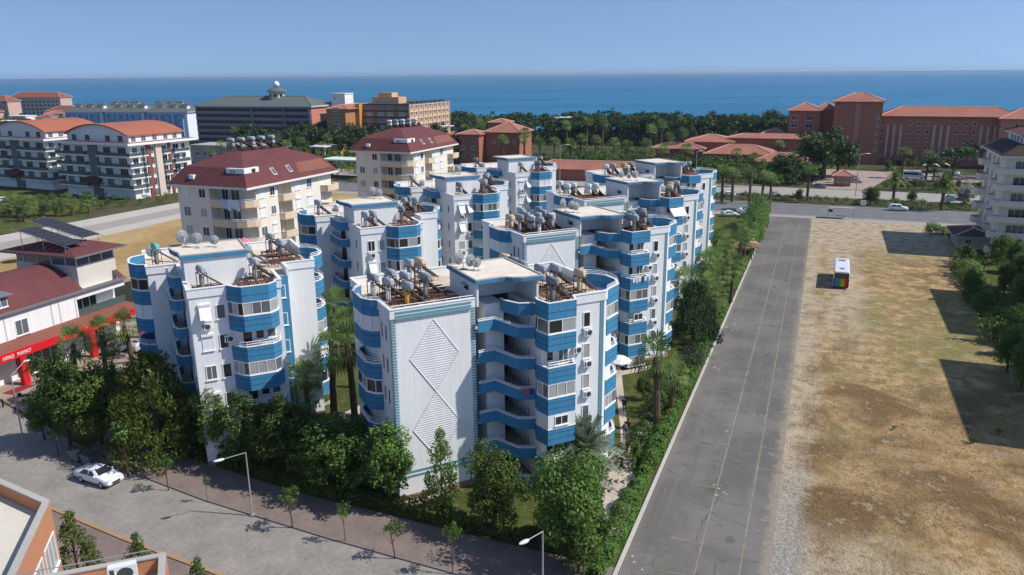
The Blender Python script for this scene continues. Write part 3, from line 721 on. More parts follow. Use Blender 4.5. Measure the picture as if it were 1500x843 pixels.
# ------------------------------------------------------------------ roof equipment
def heater_meshes():
    out = {}
    for k, tm in (('grey', TANK), ('cream', TANKC), ('yellow', TANKY), ('teal', TANKT), ('white', TANKW)):
        t = MB(); t.tube([(-.15, -.62, 1.72), (-.15, -.57, 1.72), (-.15, .57, 1.72), (-.15, .62, 1.72)], [.18, .27, .27, .18], 14)
        out['tank_' + k] = t.mesh('tank', tm)
        t = MB(); t.lathe((-.15, .05, 0), [(.0, .3), (.21, .32), (.24, .4), (.24, 1.25), (.18, 1.33), (0, 1.35)], 12); out['cyl_' + k] = t.mesh('storage_cylinder', tm)
    s = MB()
    for sx, sy in ((-.45, -.5), (-.45, .5), (.2, -.5), (.2, .5)): s.box(sx - .03, sy - .03, 0, sx + .03, sy + .03, 1.5)
    for z in (.5, 1.42):
        s.box(-.47, -.53, z, .23, -.47, z + .05); s.box(-.47, .47, z, .23, .53, z + .05); s.box(-.48, -.47, z, -.42, .47, z + .05); s.box(.17, -.47, z, .23, .47, z + .05)
    s.tube([(1.9, -.5, 0), (1.9, -.5, .35)], .03, 4, 0, False); s.tube([(1.9, .5, 0), (1.9, .5, .35)], .03, 4, 0, False)
    s.tube([(.2, 0, .5), (1.9, 0, .2)], .03, 4, 0, False)
    out['stand'] = s.mesh('stand', RUST)
    c = MB()
    for y0 in (-.48,):
        A = Vector((.15, 0, 1.32)); B = Vector((2.05, 0, .3)); n = Vector((.47, 0, .88))
        q = [A + Vector((0, y0, 0)), B + Vector((0, y0, 0)), B + Vector((0, y0 + .95, 0)), A + Vector((0, y0 + .95, 0))]
        c.add([tuple(p) for p in q] + [tuple(p - n * .09) for p in q], [[3, 2, 1, 0], [4, 5, 6, 7], [0, 1, 5, 4], [1, 2, 6, 5], [2, 3, 7, 6], [3, 0, 4, 7]], 1)
        e = [A.lerp(B, .04) + Vector((0, y0 + .05, 0)) + n * .004, A.lerp(B, .96) + Vector((0, y0 + .05, 0)) + n * .004, A.lerp(B, .96) + Vector((0, y0 + .9, 0)) + n * .004, A.lerp(B, .04) + Vector((0, y0 + .9, 0)) + n * .004]
        c.add([tuple(p) for p in e], [[0, 1, 2, 3]], 0)
    out['panel'] = c.mesh('collector_panel', [PANEL, PANELF])
    return out
HM = heater_meshes()
def heater(loc, rz, top='grey', cyl='grey', twin=False):
    o = thing('solar_water_heater', '', 'water heater', loc, rz, 'solar water heaters on the roofs')
    put('stand', HM['stand'], o); put('collector_panel', HM['panel'], o); put('tank', HM['tank_' + top], o)
    if twin: put('tank', HM['tank_' + cyl], o, (0, .0, -.68))
    else: put('storage_cylinder', HM['cyl_' + cyl], o)
    return o
def dish_meshes():
    m = MB(); rings = []
    for r, z in ((.02, .0), (.25, .035), (.42, .1), (.55, .18)): rings.append((r, z))
    vs = []; n = 18
    for r, z in rings: vs += [(r * math.cos(2 * PI * j / n), -z + .0, r * math.sin(2 * PI * j / n)) for j in range(n)]
    fs = [[i * n + j, i * n + (j + 1) % n, (i + 1) * n + (j + 1) % n, (i + 1) * n + j] for i in range(3) for j in range(n)] + [list(range(n))]
    m.add([(x, y, z + .85) for x, y, z in vs], fs, 0, True)
    b = MB(); b.tube([(0, .25, 0), (0, .25, .75), (0, .03, .84)], .03, 6); b.box(-.2, .05, 0, .2, .45, .05)
    a = MB(); a.tube([(0, -.1, .35), (0, -.55, .85)], .018, 4); a.box(-.05, -.62, .8, .05, -.5, .92)
    return m.mesh('reflector', DISH), b.mesh('mast', STEEL), a.mesh('feed_arm', STEEL)
DM = dish_meshes()
def dish(loc, rz, s=1.0, group='satellite dishes on the roofs'):
    o = thing('satellite_dish', '', 'satellite dish', loc, rz, group); o.scale = (s, s, s)
    for n, me in zip(('reflector', 'mast', 'feed_arm'), DM): put(n, me, o)
    return o
def acm():
    b = MB(); b.box(-.4, -.33, 0, .4, -.03, .58); f = MB()
    f.tube([(.08, -.345, .29), (.08, -.33, .29)], .23, 16); f.box(-.35, -.335, .05, -.22, -.331, .5)
    k = MB(); k.box(-.3, -.33, -.06, -.25, 0, -.005); k.box(.25, -.33, -.06, .3, 0, -.005)
    return b.mesh('casing', ACW), f.mesh('fan_grille', mat('fan_black', (.06, .06, .06), .6)), k.mesh('bracket', STEEL)
AM = acm()
def aircon(loc, rz, group=None):
    o = thing('air_conditioner', '', 'air conditioner', loc, rz, group)
    for n, me in zip(('casing', 'fan_grille', 'bracket'), AM): put(n, me, o)
    return o
def rack(root, x0, y0, x1, y1, z, seed, label):
    """low rusty pipe frames bolted to a flat roof"""
    rr = random.Random(seed); mb = MB(); y = y0
    while y < y1:
        h = rr.uniform(.35, .6); mb.tube([(x0, y, h), (x1, y, h)], .05, 4, 0, False); y += rr.uniform(.35, .6)
    x = x0
    while x < x1 + .01:
        for yy in (y0, (y0 + y1) / 2, y1): mb.tube([(x, yy, 0), (x, yy, .55)], .035, 4, 0, False)
        mb.tube([(x, y0, .3), (x, y1, .3)], .05, 4, 0, False); x += rr.uniform(.55, .9)
    o = mb.build('pipe_rack', RUST, None, root.location + Matrix.Rotation(TH, 3, 'Z') @ Vector((0, 0, z)), TH)
    tag(o, label, 'pipe rack', 'rusty pipe racks on the flat roofs'); return o
ROT = Matrix.Rotation(TH, 3, 'Z')
def on(root, v, w, z=16.304): return root.location + ROT @ Vector((v, w, z))
RR = random.Random(11)
BN = {blk1: 'nearest block', blk6: 'second right row block', blk7: 'third right row block', blk8: 'last right row block',
      L2: 'first left row block', L3: 'second left row block', L4: 'third left row block', L5: 'last left row block'}
def roofset(root, spots, seed):
    per = {}
    for k, s in enumerate(spots):
        v, w, top, cyl, tw = s
        o = heater(on(root, v, w), rad(48) + RR.uniform(-.12, .12), top, cyl, tw); o.scale = (.9, .9, 1.28)
        per.setdefault((top, cyl, tw), []).append(o)
    for (top, cyl, tw), os_ in per.items():
        rank(os_, 'solar heater, %s tank over %s %s, %s' % (top, cyl, 'tank' if tw else 'cylinder', BN[root]))
G = 'grey'
lw = [(.5, 5.2), (.9, 2.9), (2.2, 1.6), (2.0, 6.4), (3.3, 4.6), (4.4, 2.9), (4.5, 8.6), (6.2, 8.8), (5.9, 1.4), (3.0, 9.6)]
roofset(blk1, [(.4, 5.4, G, 'white', 0), (1.1, 3.4, G, 'white', 0), (2.1, 1.5, G, 'yellow', 0), (2.2, 6.3, G, G, 0), (3.0, 4.6, G, 'white', 0), (4.4, 3.4, G, G, 0), (4.9, 9.0, G, G, 0), (6.0, 9.3, 'cream', 'white', 0),
               (13.2, -2.9, G, G, 0), (14.4, 1.5, G, G, 1), (15.6, .8, G, G, 0), (16.6, -1.6, 'cream', 'cream', 0), (13.7, 3.6, G, G, 0), (13.6, 5.2, G, G, 0), (13.5, 6.8, 'cream', G, 0)], 1)
roofset(blk6, [(.6, 4.6, 'cream', 'cream', 1), (1.6, 4.0, G, G, 0), (2.4, 2.6, G, G, 1), (3.1, 5.3, G, G, 0), (2.8, 1.2, G, 'white', 0), (4.2, 4.2, G, G, 0), (5.0, 2.6, G, G, 1), (5.6, 5.6, G, G, 0), (6.3, 8.0, G, G, 0), (4.0, 8.4, G, 'white', 0),
               (13.3, -1.6, G, G, 1), (13.2, -3.1, G, G, 0), (14.5, -.5, G, 'white', 1), (15.9, -.9, G, G, 1), (16.9, .6, G, G, 0)], 2)
roofset(blk7, [(.7, 6.0, 'white', 'white', 1), (2.0, 6.4, 'white', G, 1), (3.4, 4.4, 'white', 'white', 1), (4.8, 4.6, 'white', 'white', 1), (1.4, 9.5, 'white', 'white', 0), (13.3, -2.6, 'cream', G, 0), (14.3, -1.4, G, G, 1), (15.4, .0, 'yellow', G, 0), (16.8, .3, G, G, 0)], 3)
roofset(blk8, [(1.0, 6.0, 'white', 'white', 0), (2.8, 6.3, 'teal', G, 0), (5.0, 6.0, 'yellow', G, 0), (6.3, 5.6, G, G, 0), (3.6, 3.0, 'white', G, 1), (14.0, .5, G, G, 0), (15.4, 1.6, G, 'white', 0), (17.0, 2.2, G, G, 0)], 4)
roofset(L2, [(1.5, 1.3, G, G, 0), (6.2, 2.2, G, G, 0), (5.9, 5.0, G, G, 0), (6.6, 8.6, G, G, 0), (10.0, 9.8, G, G, 1), (9.6, 13.4, G, G, 0), (-1.6, 13.8, 'teal', G, 0)], 5)
for i, (L_, sp) in enumerate(((L3, [(1.2, 1.5, G, G, 0), (2.2, 1.8, G, G, 1), (6.4, 3.0, G, G, 0), (6.8, 5.6, G, G, 0), (6.3, 8.3, G, G, 1), (9.2, 10.2, G, G, 0), (10.3, 11.4, G, G, 1), (10.4, 9.0, G, G, 0), (-1.7, 14.0, G, G, 0)]),
                              (L4, [(1.7, 1.6, G, G, 1), (6.2, 2.0, G, G, 0), (6.9, 3.4, G, G, 1), (6.3, 5.8, G, G, 0), (7.2, 7.0, G, G, 1), (9.6, 8.8, G, G, 0), (10.6, 10.4, G, G, 0), (8.6, 12.0, G, G, 0), (-1.8, 13.6, G, G, 0)]),
                              (L5, [(2.0, 1.6, G, G, 0), (6.2, 2.4, G, G, 1), (6.6, 4.6, G, G, 0), (7.0, 6.5, G, 'white', 0), (9.0, 9.0, G, G, 1), (10.6, 9.6, G, G, 0), (8.4, 11.5, G, 'white', 0), (-1.7, 14.2, G, G, 0)]))):
    roofset(L_, sp, 6 + i)
for b in (blk1, blk6, blk7, blk8):
    rank([rack(b, 1.0, .8, 6.8, 6.6, 16.304, 1, ''), rack(b, 12.7, -2.8, 17.0, 2.2, 16.304, 2, '')], 'rusty pipe rack on the roof of the ' + BN[b])
for b in (L2, L3, L4, L5):
    os_ = [rack(b, .6, .7, 3.0, 2.9, 16.304, 3, ''), rack(b, 4.4, .8, 7.2, 7.8, 16.304, 4, ''), rack(b, 8.6, 8.2, 11.6, 14.5, 16.304, 5, '')]
    for o, w_ in zip(os_, ('beside the front left corner', 'above the glazed front bay', 'above the tall blind wing')): o['label'] = 'rusty pipe rack %s, %s' % (w_, BN[b])
def dishes(root, spots):
    os_ = [dish(on(root, v, w, z), rad(200 + 30 * RR.random()), s) for v, w, z, s in spots]
    rank(os_, 'grey satellite dish on the ' + BN[root])
dishes(blk1, [(7.9, 4.2, 18.6, 1.1), (8.5, 3.2, 18.6, 1.0), (8.9, 2.9, 18.6, .8)])
dishes(blk6, [(8.0, 4.6, 18.6, 1.1), (8.4, 3.3, 18.6, 1.0), (8.7, 2.7, 18.6, .9)])
dishes(blk7, [(8.3, 2.6, 19.2, 1.1), (9.2, 2.0, 19.2, .9), (9.9, 1.4, 19.2, 1.1)])
dishes(L2, [(.6, 7.4, 19.46, 1.15), (1.7, 6.4, 19.46, 1.0), (3.2, 5.8, 19.46, .8), (-1.9, 17.5, 16.3, 1.2)])
dishes(L3, [(3.9, 7.2, 19.46, 1.1), (4.6, 6.6, 19.46, .9), (7.4, 11.0, 16.3, 1.4)])
dishes(L4, [(3.4, 6.0, 19.46, 1.1), (3.9, 6.9, 19.46, .9)])
dishes(L5, [(8.0, 10.4, 16.3, 1.5)])
for b, nm in ((blk1, 'nearest block'), (blk6, 'second right row block')):
    os_ = [aircon(on(b, 16.25, -3.3, z), TH, 'air conditioners below the narrow windows') for z in (13.4, 10.55, 7.75, 4.9)]
    for i, o in enumerate(os_): o['label'] = 'white air conditioner under narrow windows of the %s, %s' % (nm, ('topmost', 'second highest', 'third highest', 'lowest')[i])
    o = aircon(on(b, 15.2, -3.3, 12.0), TH); o['label'] = 'white air conditioner beside the open bay balcony of the %s' % nm
o = aircon(on(L2, 1.2, 0, 13.3), TH); o['label'] = 'white air conditioner below the top shutter of the block behind the conifer'
o = aircon(on(L2, 3.0, 0, 11.9), TH); o['label'] = 'white air conditioner left of the open balcony of the block behind the conifer'
for b in (L3, L4, L5):
    os_ = [aircon(on(b, v, 0, z), TH, 'air conditioners on the left row blocks') for v, z in ((1.2, 13.35), (2.6, 10.55), (1.2, 7.7))]
    for i, o in enumerate(os_): o['label'] = 'white air conditioner under a front window of the %s, %s' % (BN[b], ('topmost', 'middle one', 'lowest')[i])
os_ = [aircon(on(blk7, 16.2, -3.3, z), TH) for z in (13.4, 10.55, 7.75)]
for i, o in enumerate(os_): o['label'] = 'white air conditioner under narrow windows of the third right row block, %s' % ('topmost', 'middle one', 'lowest')[i]
# a little balcony life: plastic chairs, washing and pots
def chair_set(root, v, w, z, label, rz=0):
    o = thing('balcony_chair', label, 'chair', on(root, v, w, z), TH + rz)
    m = MB(); m.box(-.22, -.22, .42, .22, .22, .46); m.build('seat', FRAME, o); m = MB(); m.box(-.22, .19, .47, .22, .23, .85); m.build('backrest', FRAME, o)
    for sx in (-.2, .2):
        for sy in (-.2, .2): m = MB(); m.box(sx - .02, sy - .02, 0, sx + .02, sy + .02, .418); m.build('leg', FRAME, o)
chair_set(blk1, 13.0, -3.85, 10.35, 'white plastic chair on the upper open bay balcony of the nearest block', .4)
chair_set(L2, 5.2, -.7, 10.35, 'white plastic chair on the open bay balcony of the first left row block', -.3)
def washing(root, pts, z, cols, label):
    mb = MB(); a, b = Vector(pts[0]), Vector(pts[1]); n = len(cols)
    for i, c in enumerate(cols): mb.strip([a.lerp(b, i / n), a.lerp(b, (i + .8) / n)], z - .55 - .12 * (i % 2), z + .02, .03, c)
    o = mb.build('laundry', [mat('white_cloth', (.75, .76, .8), .9), mat('rose_cloth', (.5, .12, .14), .9), mat('pale_blue_cloth', (.5, .6, .8), .9), mat('navy_cloth', (.05, .07, .16), .9)], None, root.location, TH); tag(o, label, 'laundry')
washing(blk1, [(10.6, -2.17), (11.5, -2.55)], 9.15, [1, 1, 3], 'red and dark cloths over a stair landing parapet of the nearest block')
washing(blk6, [(12.1, -4.56), (14.2, -4.56)], 11.6, [0, 2, 0, 3, 0], 'pale washing over a bay parapet of the second right row block')
washing(L4, [(4.4, -1.52), (6.4, -1.52)], 11.6, [0, 3, 2, 0, 1], 'mixed washing over the front bay of the third left row block')
# ------------------------------------------------------------------ other buildings
GA = rad(-21.8)                     # bearing of the street grid
def hip_roof(x0, y0, x1, y1, z, h, over=.8, m=0, mf=1):
    mb = MB(); x0 -= over; y0 -= over; x1 += over; y1 += over; w, d = x1 - x0, y1 - y0; e = min(w, d) / 2
    mb.prism([(x0, y0), (x1, y0), (x1, y1), (x0, y1)], z, z + .25, mf)
    if w >= d: r0, r1 = (x0 + e, (y0 + y1) / 2, z + h), (x1 - e * 1.001, (y0 + y1) / 2, z + h)
    else: r0, r1 = ((x0 + x1) / 2, y0 + e, z + h), ((x0 + x1) / 2, y1 - e * 1.001, z + h)
    c = [(x0, y0, z + .252), (x1, y0, z + .252), (x1, y1, z + .252), (x0, y1, z + .252)]
    if w >= d: F = [[c[0], c[1], r1, r0], [c[1], c[2], r1], [c[2], c[3], r0, r1], [c[3], c[0], r0]]
    else: F = [[c[0], c[1], r0], [c[1], c[2], r1, r0], [c[2], c[3], r1], [c[3], c[0], r0, r1]]
    for f in F: mb.add(f, [list(range(len(f)))], m)
    for p, q in ((c[0], r0), (c[1], r1 if w >= d else r0), (c[2], r1), (c[3], r0 if w >= d else r1), (r0, r1)):
        mb.tube([p, q], .24, 4, 2, False)
    return mb
HIPC = mat('ridge_tiles', (.55, .32, .25), .85, .2)
def house(label, loc, rz, parts, name='villa', cat='house', wall=None, roofm=None, wins=(), group=None, fascia=None):
    """parts: (x0, y0, x1, y1, wall height, roof height)"""
    o = thing(name, label, cat, loc, rz, group)
    for (x0, y0, x1, y1, zh, rh) in parts:
        w = MB(); w.box(x0, y0, -.5, x1, y1, zh); w.build('wall', wall, o)
        if rh > 0: hip_roof(x0, y0, x1, y1, zh + .003, rh).build('roof', [roofm, fascia or wall, HIPC], o)
        else:
            r = MB(); r.box(x0 - .3, y0 - .3, zh + .003, x1 + .3, y1 + .3, zh + .4); r.build('roof', roofm, o)
    for (x, y, z, a, w, h, k) in wins: window(o, x, y, z, a, w, h, k, 1)
    return o
# ---- cream blocks with maroon mansards
def cream_block(label, loc, sky=(1, 1)):
    o = thing('cream_apartment_block', label, 'apartment block', loc, GA, 'cream apartment blocks with maroon roofs')
    body = [(-14.5, 1), (-8.2, 1), (-8.2, 3), (-1, 3), (-1, 8.3), (-2.8, 8.3), (-2.8, 11.8), (-1, 11.8), (-1, 23), (-14.5, 23)]
    w = MB(); w.prism(body, -.3, 18.5); w.build('wall', CREAM, o)
    p = MB(); p.ring([(x + (.05 if x > -5 else -.05), y + (.05 if y > 12 else -.05)) for x, y in body], -.3, 1.2, .2); p.build('plinth', STONE, o)
    A = [(-15.5, 0), (0, 0), (0, 24), (-15.5, 24)]; B = [(-13.4, 2.1), (-2.1, 2.1), (-2.1, 21.9), (-13.4, 21.9)]; Cc = [(-9.2, 7), (-6.3, 7), (-6.3, 17), (-9.2, 17)]
    s = MB(); s.prism(A, 18.5, 18.85); s.build('eave', CREAM, o)
    r = MB(); R_ = lambda P, z: [(x, y, z) for x, y in P]
    r.loft([R_(A, 18.853), R_(B, 21.5), R_(Cc, 23.3)], 0, False); 
    ro = r.build('roof', MAROON, o)
    q = MB(); q.quad((-.55, 13.5, 19.56), (-.55, 22.6, 19.56), (-1.75, 21.5, 21.1), (-1.75, 14.2, 21.1)); 
    q.v = [(x + .02, y, z + .02) for x, y, z in q.v]; q.build('weathered_tiles', MAROONL, ro)
    d = MB(); d.box(-4.9, 1.5, 20.35, -1.5, 4.9, 21.5); dd = d.build('dormer', WHITE, ro)
    window(dd, -3.7, 1.5, 20.42, 0, 1.3, .95, 'curtain', 1); window(dd, -1.5, 3.6, 20.42, PI / 2, 1.0, 1.0, 'dark', 0)
    for y in (8, 12, 17.5):
        sk = MB(); n = Vector((.78, 0, .62)); a = Vector((-.62, 0, .78)); c0 = Vector((-.85, y, 19.93))
        for off, m_, e in ((.02, 0, 0), (.06, 1, .1)):
            qd = [c0 + n * off + Vector((0, -.45 + e, 0)) + a * e, c0 + n * off + Vector((0, .45 - e, 0)) + a * e, c0 + n * off + Vector((0, .45 - e, 0)) + a * (1.3 - e), c0 + n * off + Vector((0, -.45 + e, 0)) + a * (1.3 - e)]
            sk.quad(*[tuple(t) for t in qd], m_)
        sk.build('skylight', [FRAME, GLASSM], ro)
    sk = MB(); sk.box(-11.5, .55, 19.7, -10.6, 1.3, 20.35); sk.build('skylight', FRAME, ro)
    c1 = [(-8.2, 1.0), (-7.0, .35), (-4.2, .1), (-2.6, .25), (-1.3, .8), (-.6, 1.9), (-.5, 3.0)]
    c2 = [(-1, 8.3), (-.2, 8.6), (.05, 10), (-.2, 11.5), (-1, 11.8)]
    c3 = [(-1, 19.8), (.3, 20.1), (.5, 21.5), (.3, 23.2), (-1, 23.4)]
    c4 = [(-14.5, 8), (-15.7, 7.7), (-15.7, 4), (-14.5, 3.7)]
    for k in range(6):
        z = .9 + 3 * k - .25
        for c, inner in ((c1, [(-1.05, 3.0), (-8.2, 3.0)]), (c2, [(-2.8, 11.8), (-2.8, 8.3)]), (c3, []), (c4, [])):
            b = band(o, c, z, z + 1.0, CREAMB, groove=(), t=.16)
            sl = MB(); sl.prism(list(c) + inner, z - .12, z + .1); sl.build('balcony_slab', CREAM, b)
        rail(o, c1, z + 1.06, .2, 1)
        window(o, -12.9, 1, z + 1.15, 0, 1.4, 1.5, ('curtain', 'grey', 'shutter')[k % 3], 1); window(o, -9.6, 1, z + 1.15, 0, 1.3, 1.4, ('dark', 'curtain', 'dark')[k % 3], 1)
        window(o, -6.9, 3, z + .4, 0, 1.2, 2.1, 'dark', 1, 'balcony_door'); window(o, -4.9, 3, z + .4, 0, 1.7, 2.1, 'grey', 1, 'balcony_door')
        window(o, -1, 4.3, z + 1.1, PI / 2, 1.4, 1.5, ('grey', 'shutter', 'shutter')[k % 3], 1); window(o, -1, 6.9, z + 1.1, PI / 2, 1.2, 1.4, ('shutter', 'grey', 'dark')[k % 3], 1)
        window(o, -2.8, 10, z + .3, PI / 2, 1.5, 2.1, 'dark', 1, 'balcony_door')
        window(o, -1, 13.4, z + 1.1, PI / 2, 1.4, 1.5, 'shutter', 1); window(o, -1, 16.6, z + 1.1, PI / 2, 1.4, 1.5, ('curtain', 'shutter', 'grey')[k % 3], 1)
        window(o, -14.5, 12, z + 1.1, -PI / 2, 1.2, 1.4, 'dark', 1); window(o, -14.5, 17, z + 1.1, -PI / 2, 1.2, 1.4, 'grey', 1)
    pm = MB(); pm.tube([(-1.8, 23, 21.6), (-1.8, 23, 23.0)], .08, 4, 0, False); pm.box(-4.0, 21.5, 23.0, -.8, 23.6, 23.12); pm.build('roof_canopy', FRAME, ro)
    return o
C1L = Vector((-39.5, 116.2, 0)); C2L = Vector((-21.6, 169.5, 0))
C1 = cream_block('nearer cream apartment block with maroon mansard roof, washing on its top corner balcony', C1L)
C2 = copy_tree(C1, loc=C2L); C2['label'] = 'farther cream apartment block with maroon mansard roof, in front of the orange hotel'
def gl(base, a, x, y, z): return Vector(base) + Matrix.Rotation(a, 3, 'Z') @ Vector((x, y, z))
hs = []
for i in range(5):
    o = heater(gl(C1L, GA, -9.0 + i * .55, 8 + i * 1.8, 23.2), rad(60), 'grey', 'grey', i % 2 == 0); o.scale = (1.15,) * 3; hs.append(o)
rank(hs, 'solar heater on the maroon roof of the nearer cream block')
hs = []
for i in range(5):
    o = heater(gl(C2L, GA, -9.2 + i * .6, 7.5 + i * 1.9, 23.2), rad(60), ('white', 'grey')[i % 2], 'white', True); hs.append(o)
rank(hs, 'solar heater on the maroon roof of the farther cream block')
# washing, parasol
ws = MB()
for i in range(7):
    t = i * .55; c = [(-5.0 + t, 0.02 - .02 * i), (-4.52 + t, .0)]
    ws.strip(c, 15.75 - .25 * (i % 3), 16.95, .03, 1 if i in (0, 1) else 2 if i == 6 else 0)
o = ws.build('laundry', [mat('white_cloth', (.75, .76, .8), .9), mat('pale_blue_cloth', (.5, .6, .8), .9), mat('pink_cloth', (.75, .45, .6), .9)], None, C1L, GA)
tag(o, 'white, blue and pink washing hung over the top corner balcony of the nearer cream block', 'laundry')
o = thing('parasol', 'pink patterned parasol open on a corner balcony of the nearer cream block', 'parasol', gl(C1L, GA, -2.2, .9, 9.7)); o.rotation_euler = (rad(55), 0, rad(10))
c = MB(); c.lathe((0, 0, 0), [(.0, 1.45), (.5, 1.35), (.95, 1.1), (1.0, 1.02)], 8); c.build('canopy', mat('pink_canopy', (.72, .2, .3), .8, .6, 4), o)
c = MB(); c.tube([(0, 0, 0), (0, 0, 1.5)], .03, 6); c.build('pole', FRAME, o)
# ---- white blocks with orange barrel roofs
GREYP = mat('dark_grey_panel', (.17, .175, .19), .7, .1); BROWNP = mat('rust_brown_panel', (.24, .07, .05), .7, .15)
def barrel_block(label, loc):
    o = thing('barrel_roofed_block', label, 'apartment block', loc, rad(-26), 'white apartment blocks with orange barrel roofs')
    w = MB(); w.prism([(-32, 1.6), (-1.6, 1.6), (-1.6, 23.5), (-32, 23.5)], -.5, 15.8); w.build('wall', WHITE, o)
    s = MB(); s.prism([(-33.5, -.3), (.3, -.3), (.3, 25), (-33.5, 25)], 15.8, 16.5, 0, 1); s.build('roof_slab', [WHITE, MAROONL], o)
    # attic with barrel vault
    n = 14; X0, X1, Y0, Y1 = -31.0, -2.5, 2.5, 22.6; arch = []
    for i in range(n + 1):
        x = X0 + (X1 - X0) * i / n; t = (i / n) * 2 - 1; arch.append((x, 18.3 + 3.1 * (1 - t * t)))
    b = MB(); b.box(X0 + .6, Y0 + .4, 16.503, X1 - .6, Y1 - .4, 18.3)
    for y, fl in ((Y0 + .3, 1), (Y1 - .3, 0)):
        pts = [(x, y, z) for x, z in arch] ; b.add(pts, [list(range(n + 1)) if not fl else list(range(n + 1))[::-1]])
    b.build('attic_wall', WHITE, o)
    r = MB(); vs = []
    for y in (Y0 - .4, Y1 + .4):
        for x, z in arch: vs.append((x, y, z + .02))
        for x, z in arch: vs.append((x, y, z + .34))
    m = n + 1; fs = []
    for i in range(n): fs += [[m + i, m + i + 1, 3 * m + i + 1, 3 * m + i], [i + 1, i, 2 * m + i, 2 * m + i + 1], [i, i + 1, m + i + 1, m + i], [2 * m + i + 1, 2 * m + i, 3 * m + i, 3 * m + i + 1]]
    fs += [[0, m, 3 * m, 2 * m], [m - 1, 3 * m - 1, 4 * m - 1, 2 * m - 1]]
    fs[-1] = [2 * m - 1, m - 1, 3 * m - 1, 4 * m - 1]
    r.add(vs, fs, 0); r.build('barrel_roof', ORANGETILE, o)
    for x in (-27, -21, -12, -6.5): window(o, x, Y0 + .28, 16.55, 0, 2.0, 1.9, 'dark', 1)
    for y in (4.5, 8, 12, 16, 19.5): window(o, X1 - .6, y, 16.55, PI / 2, 1.6, 1.5, 'grey', 1)
    g_ = MB(); g_.box(-19.5, 1.2, -.3, -15.5, 1.597, 15.79); g_.build('grey_facade_panel', GREYP, o)
    g_ = MB(); g_.box(-1.597, 7.0, -.3, -1.2, 8.5, 15.79); g_.box(-1.597, 15.0, -.3, -1.2, 15.9, 15.79); g_.build('brown_facade_panel', BROWNP, o)
    g_ = MB(); g_.box(-1.597, 10.0, -.3, -.9, 12.2, 15.79); g_.build('beige_pier', mat('beige_pier_paint', (.62, .52, .44), .85), o)
    for k in range(4):
        z = 3.3 + 3.15 * k
        for (pts, inner) in (([(-33.2, 1.6), (-33.2, .1), (-20.2, .1), (-20.2, 1.6)], []), ([(-14.8, 1.6), (-14.8, .1), (-.2, .1), (-.2, 4.6), (-1.6, 4.6)], [(-1.6, 1.6)]),
                             ([(-1.6, 5.2), (-.2, 5.2), (-.2, 6.8), (-1.6, 6.8)], []), ([(-1.6, 12.5), (-.2, 12.5), (-.2, 14.8), (-1.6, 14.8)], []), ([(-1.6, 16.3), (-.1, 16.3), (-.1, 22), (-1.6, 22)], [])):
            sl = MB(); sl.prism(list(pts) + inner, z - .35, z); sb = sl.build('balcony_slab', WHITE, o)
            gb = MB(); gb.strip(pts, z + .02, z + .95, .05); gb.build('glass_balustrade', GLASSG, sb)
        for x, ww in ((-29.5, 3), (-24, 3.6), (-11.5, 3.2), (-5, 3.6)): window(o, x, 1.6, z + .05, 0, ww, 2.4, ('dark', 'grey')[(k + int(x)) % 2], 2, 'balcony_door')
        for y, ww in ((3.2, 1.8), (6.0, 1.3), (9.2, 1.2), (13.6, 1.9), (18, 2.2), (20.9, 1.4)): window(o, -1.6, y, z + .05, PI / 2, ww, 2.3, ('grey', 'dark')[(k + int(y)) % 2], 1, 'balcony_door')
    for y in (9.2, 13.6, 19): window(o, -1.6, y, .2, PI / 2, 1.3, 2.2, 'grey', 1)
    e = MB(); e.add([(-21, -1.2, 4.6), (-15.2, -1.2, 4.6), (-15.2, 1.15, 6.1), (-21, 1.15, 6.1), (-21, -1.2, 4.4), (-15.2, -1.2, 4.4), (-15.2, 1.15, 4.4), (-21, 1.15, 4.4)], [[0, 1, 2, 3], [4, 7, 6, 5], [0, 4, 5, 1], [1, 5, 6, 2], [3, 2, 6, 7], [0, 3, 7, 4]])
    e.build('porch_roof', MAROON, o)
    return o
D2 = barrel_block('white apartment block with orange barrel roof and green glass balconies, nearer the road bend', Vector((-110.6, 228.0, 0)))
D1 = copy_tree(D2, loc=Vector((-147.2, 249.3, 0))); D1['label'] = 'white apartment block with orange barrel roof at the left picture edge'
# ---- shop building with red awning
FA = rad(70); FL = Vector((-58.4, 83.5, 0))
F = thing('shop_building', 'white shop building with maroon barrel roof and long red awning', 'shop building', FL, FA)
w = MB(); w.prism([(-16, 2.6), (13.2, 2.6), (13.2, 4.6), (21, 4.6), (21, 15), (-16, 15)], -.2, 8.2); w.build('wall', WHITE, F)
w = MB(); w.prism([(13.25, 2.6), (21, 2.6), (21, 4.55), (13.25, 4.55)], 7.3, 8.2); w.prism([(13.25, 2.6), (21, 2.6), (21, 4.55), (13.25, 4.55)], 4.75, 4.95); w.build('balcony_slab', WHITE, F)
gb = MB(); gb.strip([(13.3, 2.7), (20.9, 2.7)], 5.0, 5.95, .05); gb.build('glass_balustrade', GLASSG, F)
window(F, 16.2, 4.6, 5.0, 0, 3.4, 2.2, 'dark', 2, 'balcony_door')
gt = MB(); gt.box(-16.2, 2.1, 8.205, 21.2, 2.65, 8.5); gt.build('gutter', GREYP, F)
for x in (-9, -2.4, 5.2): window(F, x, 2.6, 5.2, 0, 1.7, 1.9, 'grey', 1)
cl = MB()
for x in (-12.6, -10.8 - .9, -5.5, -4.4, 2.0, 3.1, 9.4, 10.5, 12.9): cl.box(x - .05, 2.52, 4.7, x + .05, 2.597, 8.2)
cl.build('wall_ribs', mat('rib_grey', (.55, .57, .6), .8), F)
n = 12; br_ = MB(); arc = [(2.3 + 12.9 * i / n, 8.4 + 3.7 * math.sin(PI * (.06 + .88 * i / n)) - .6) for i in range(n + 1)]
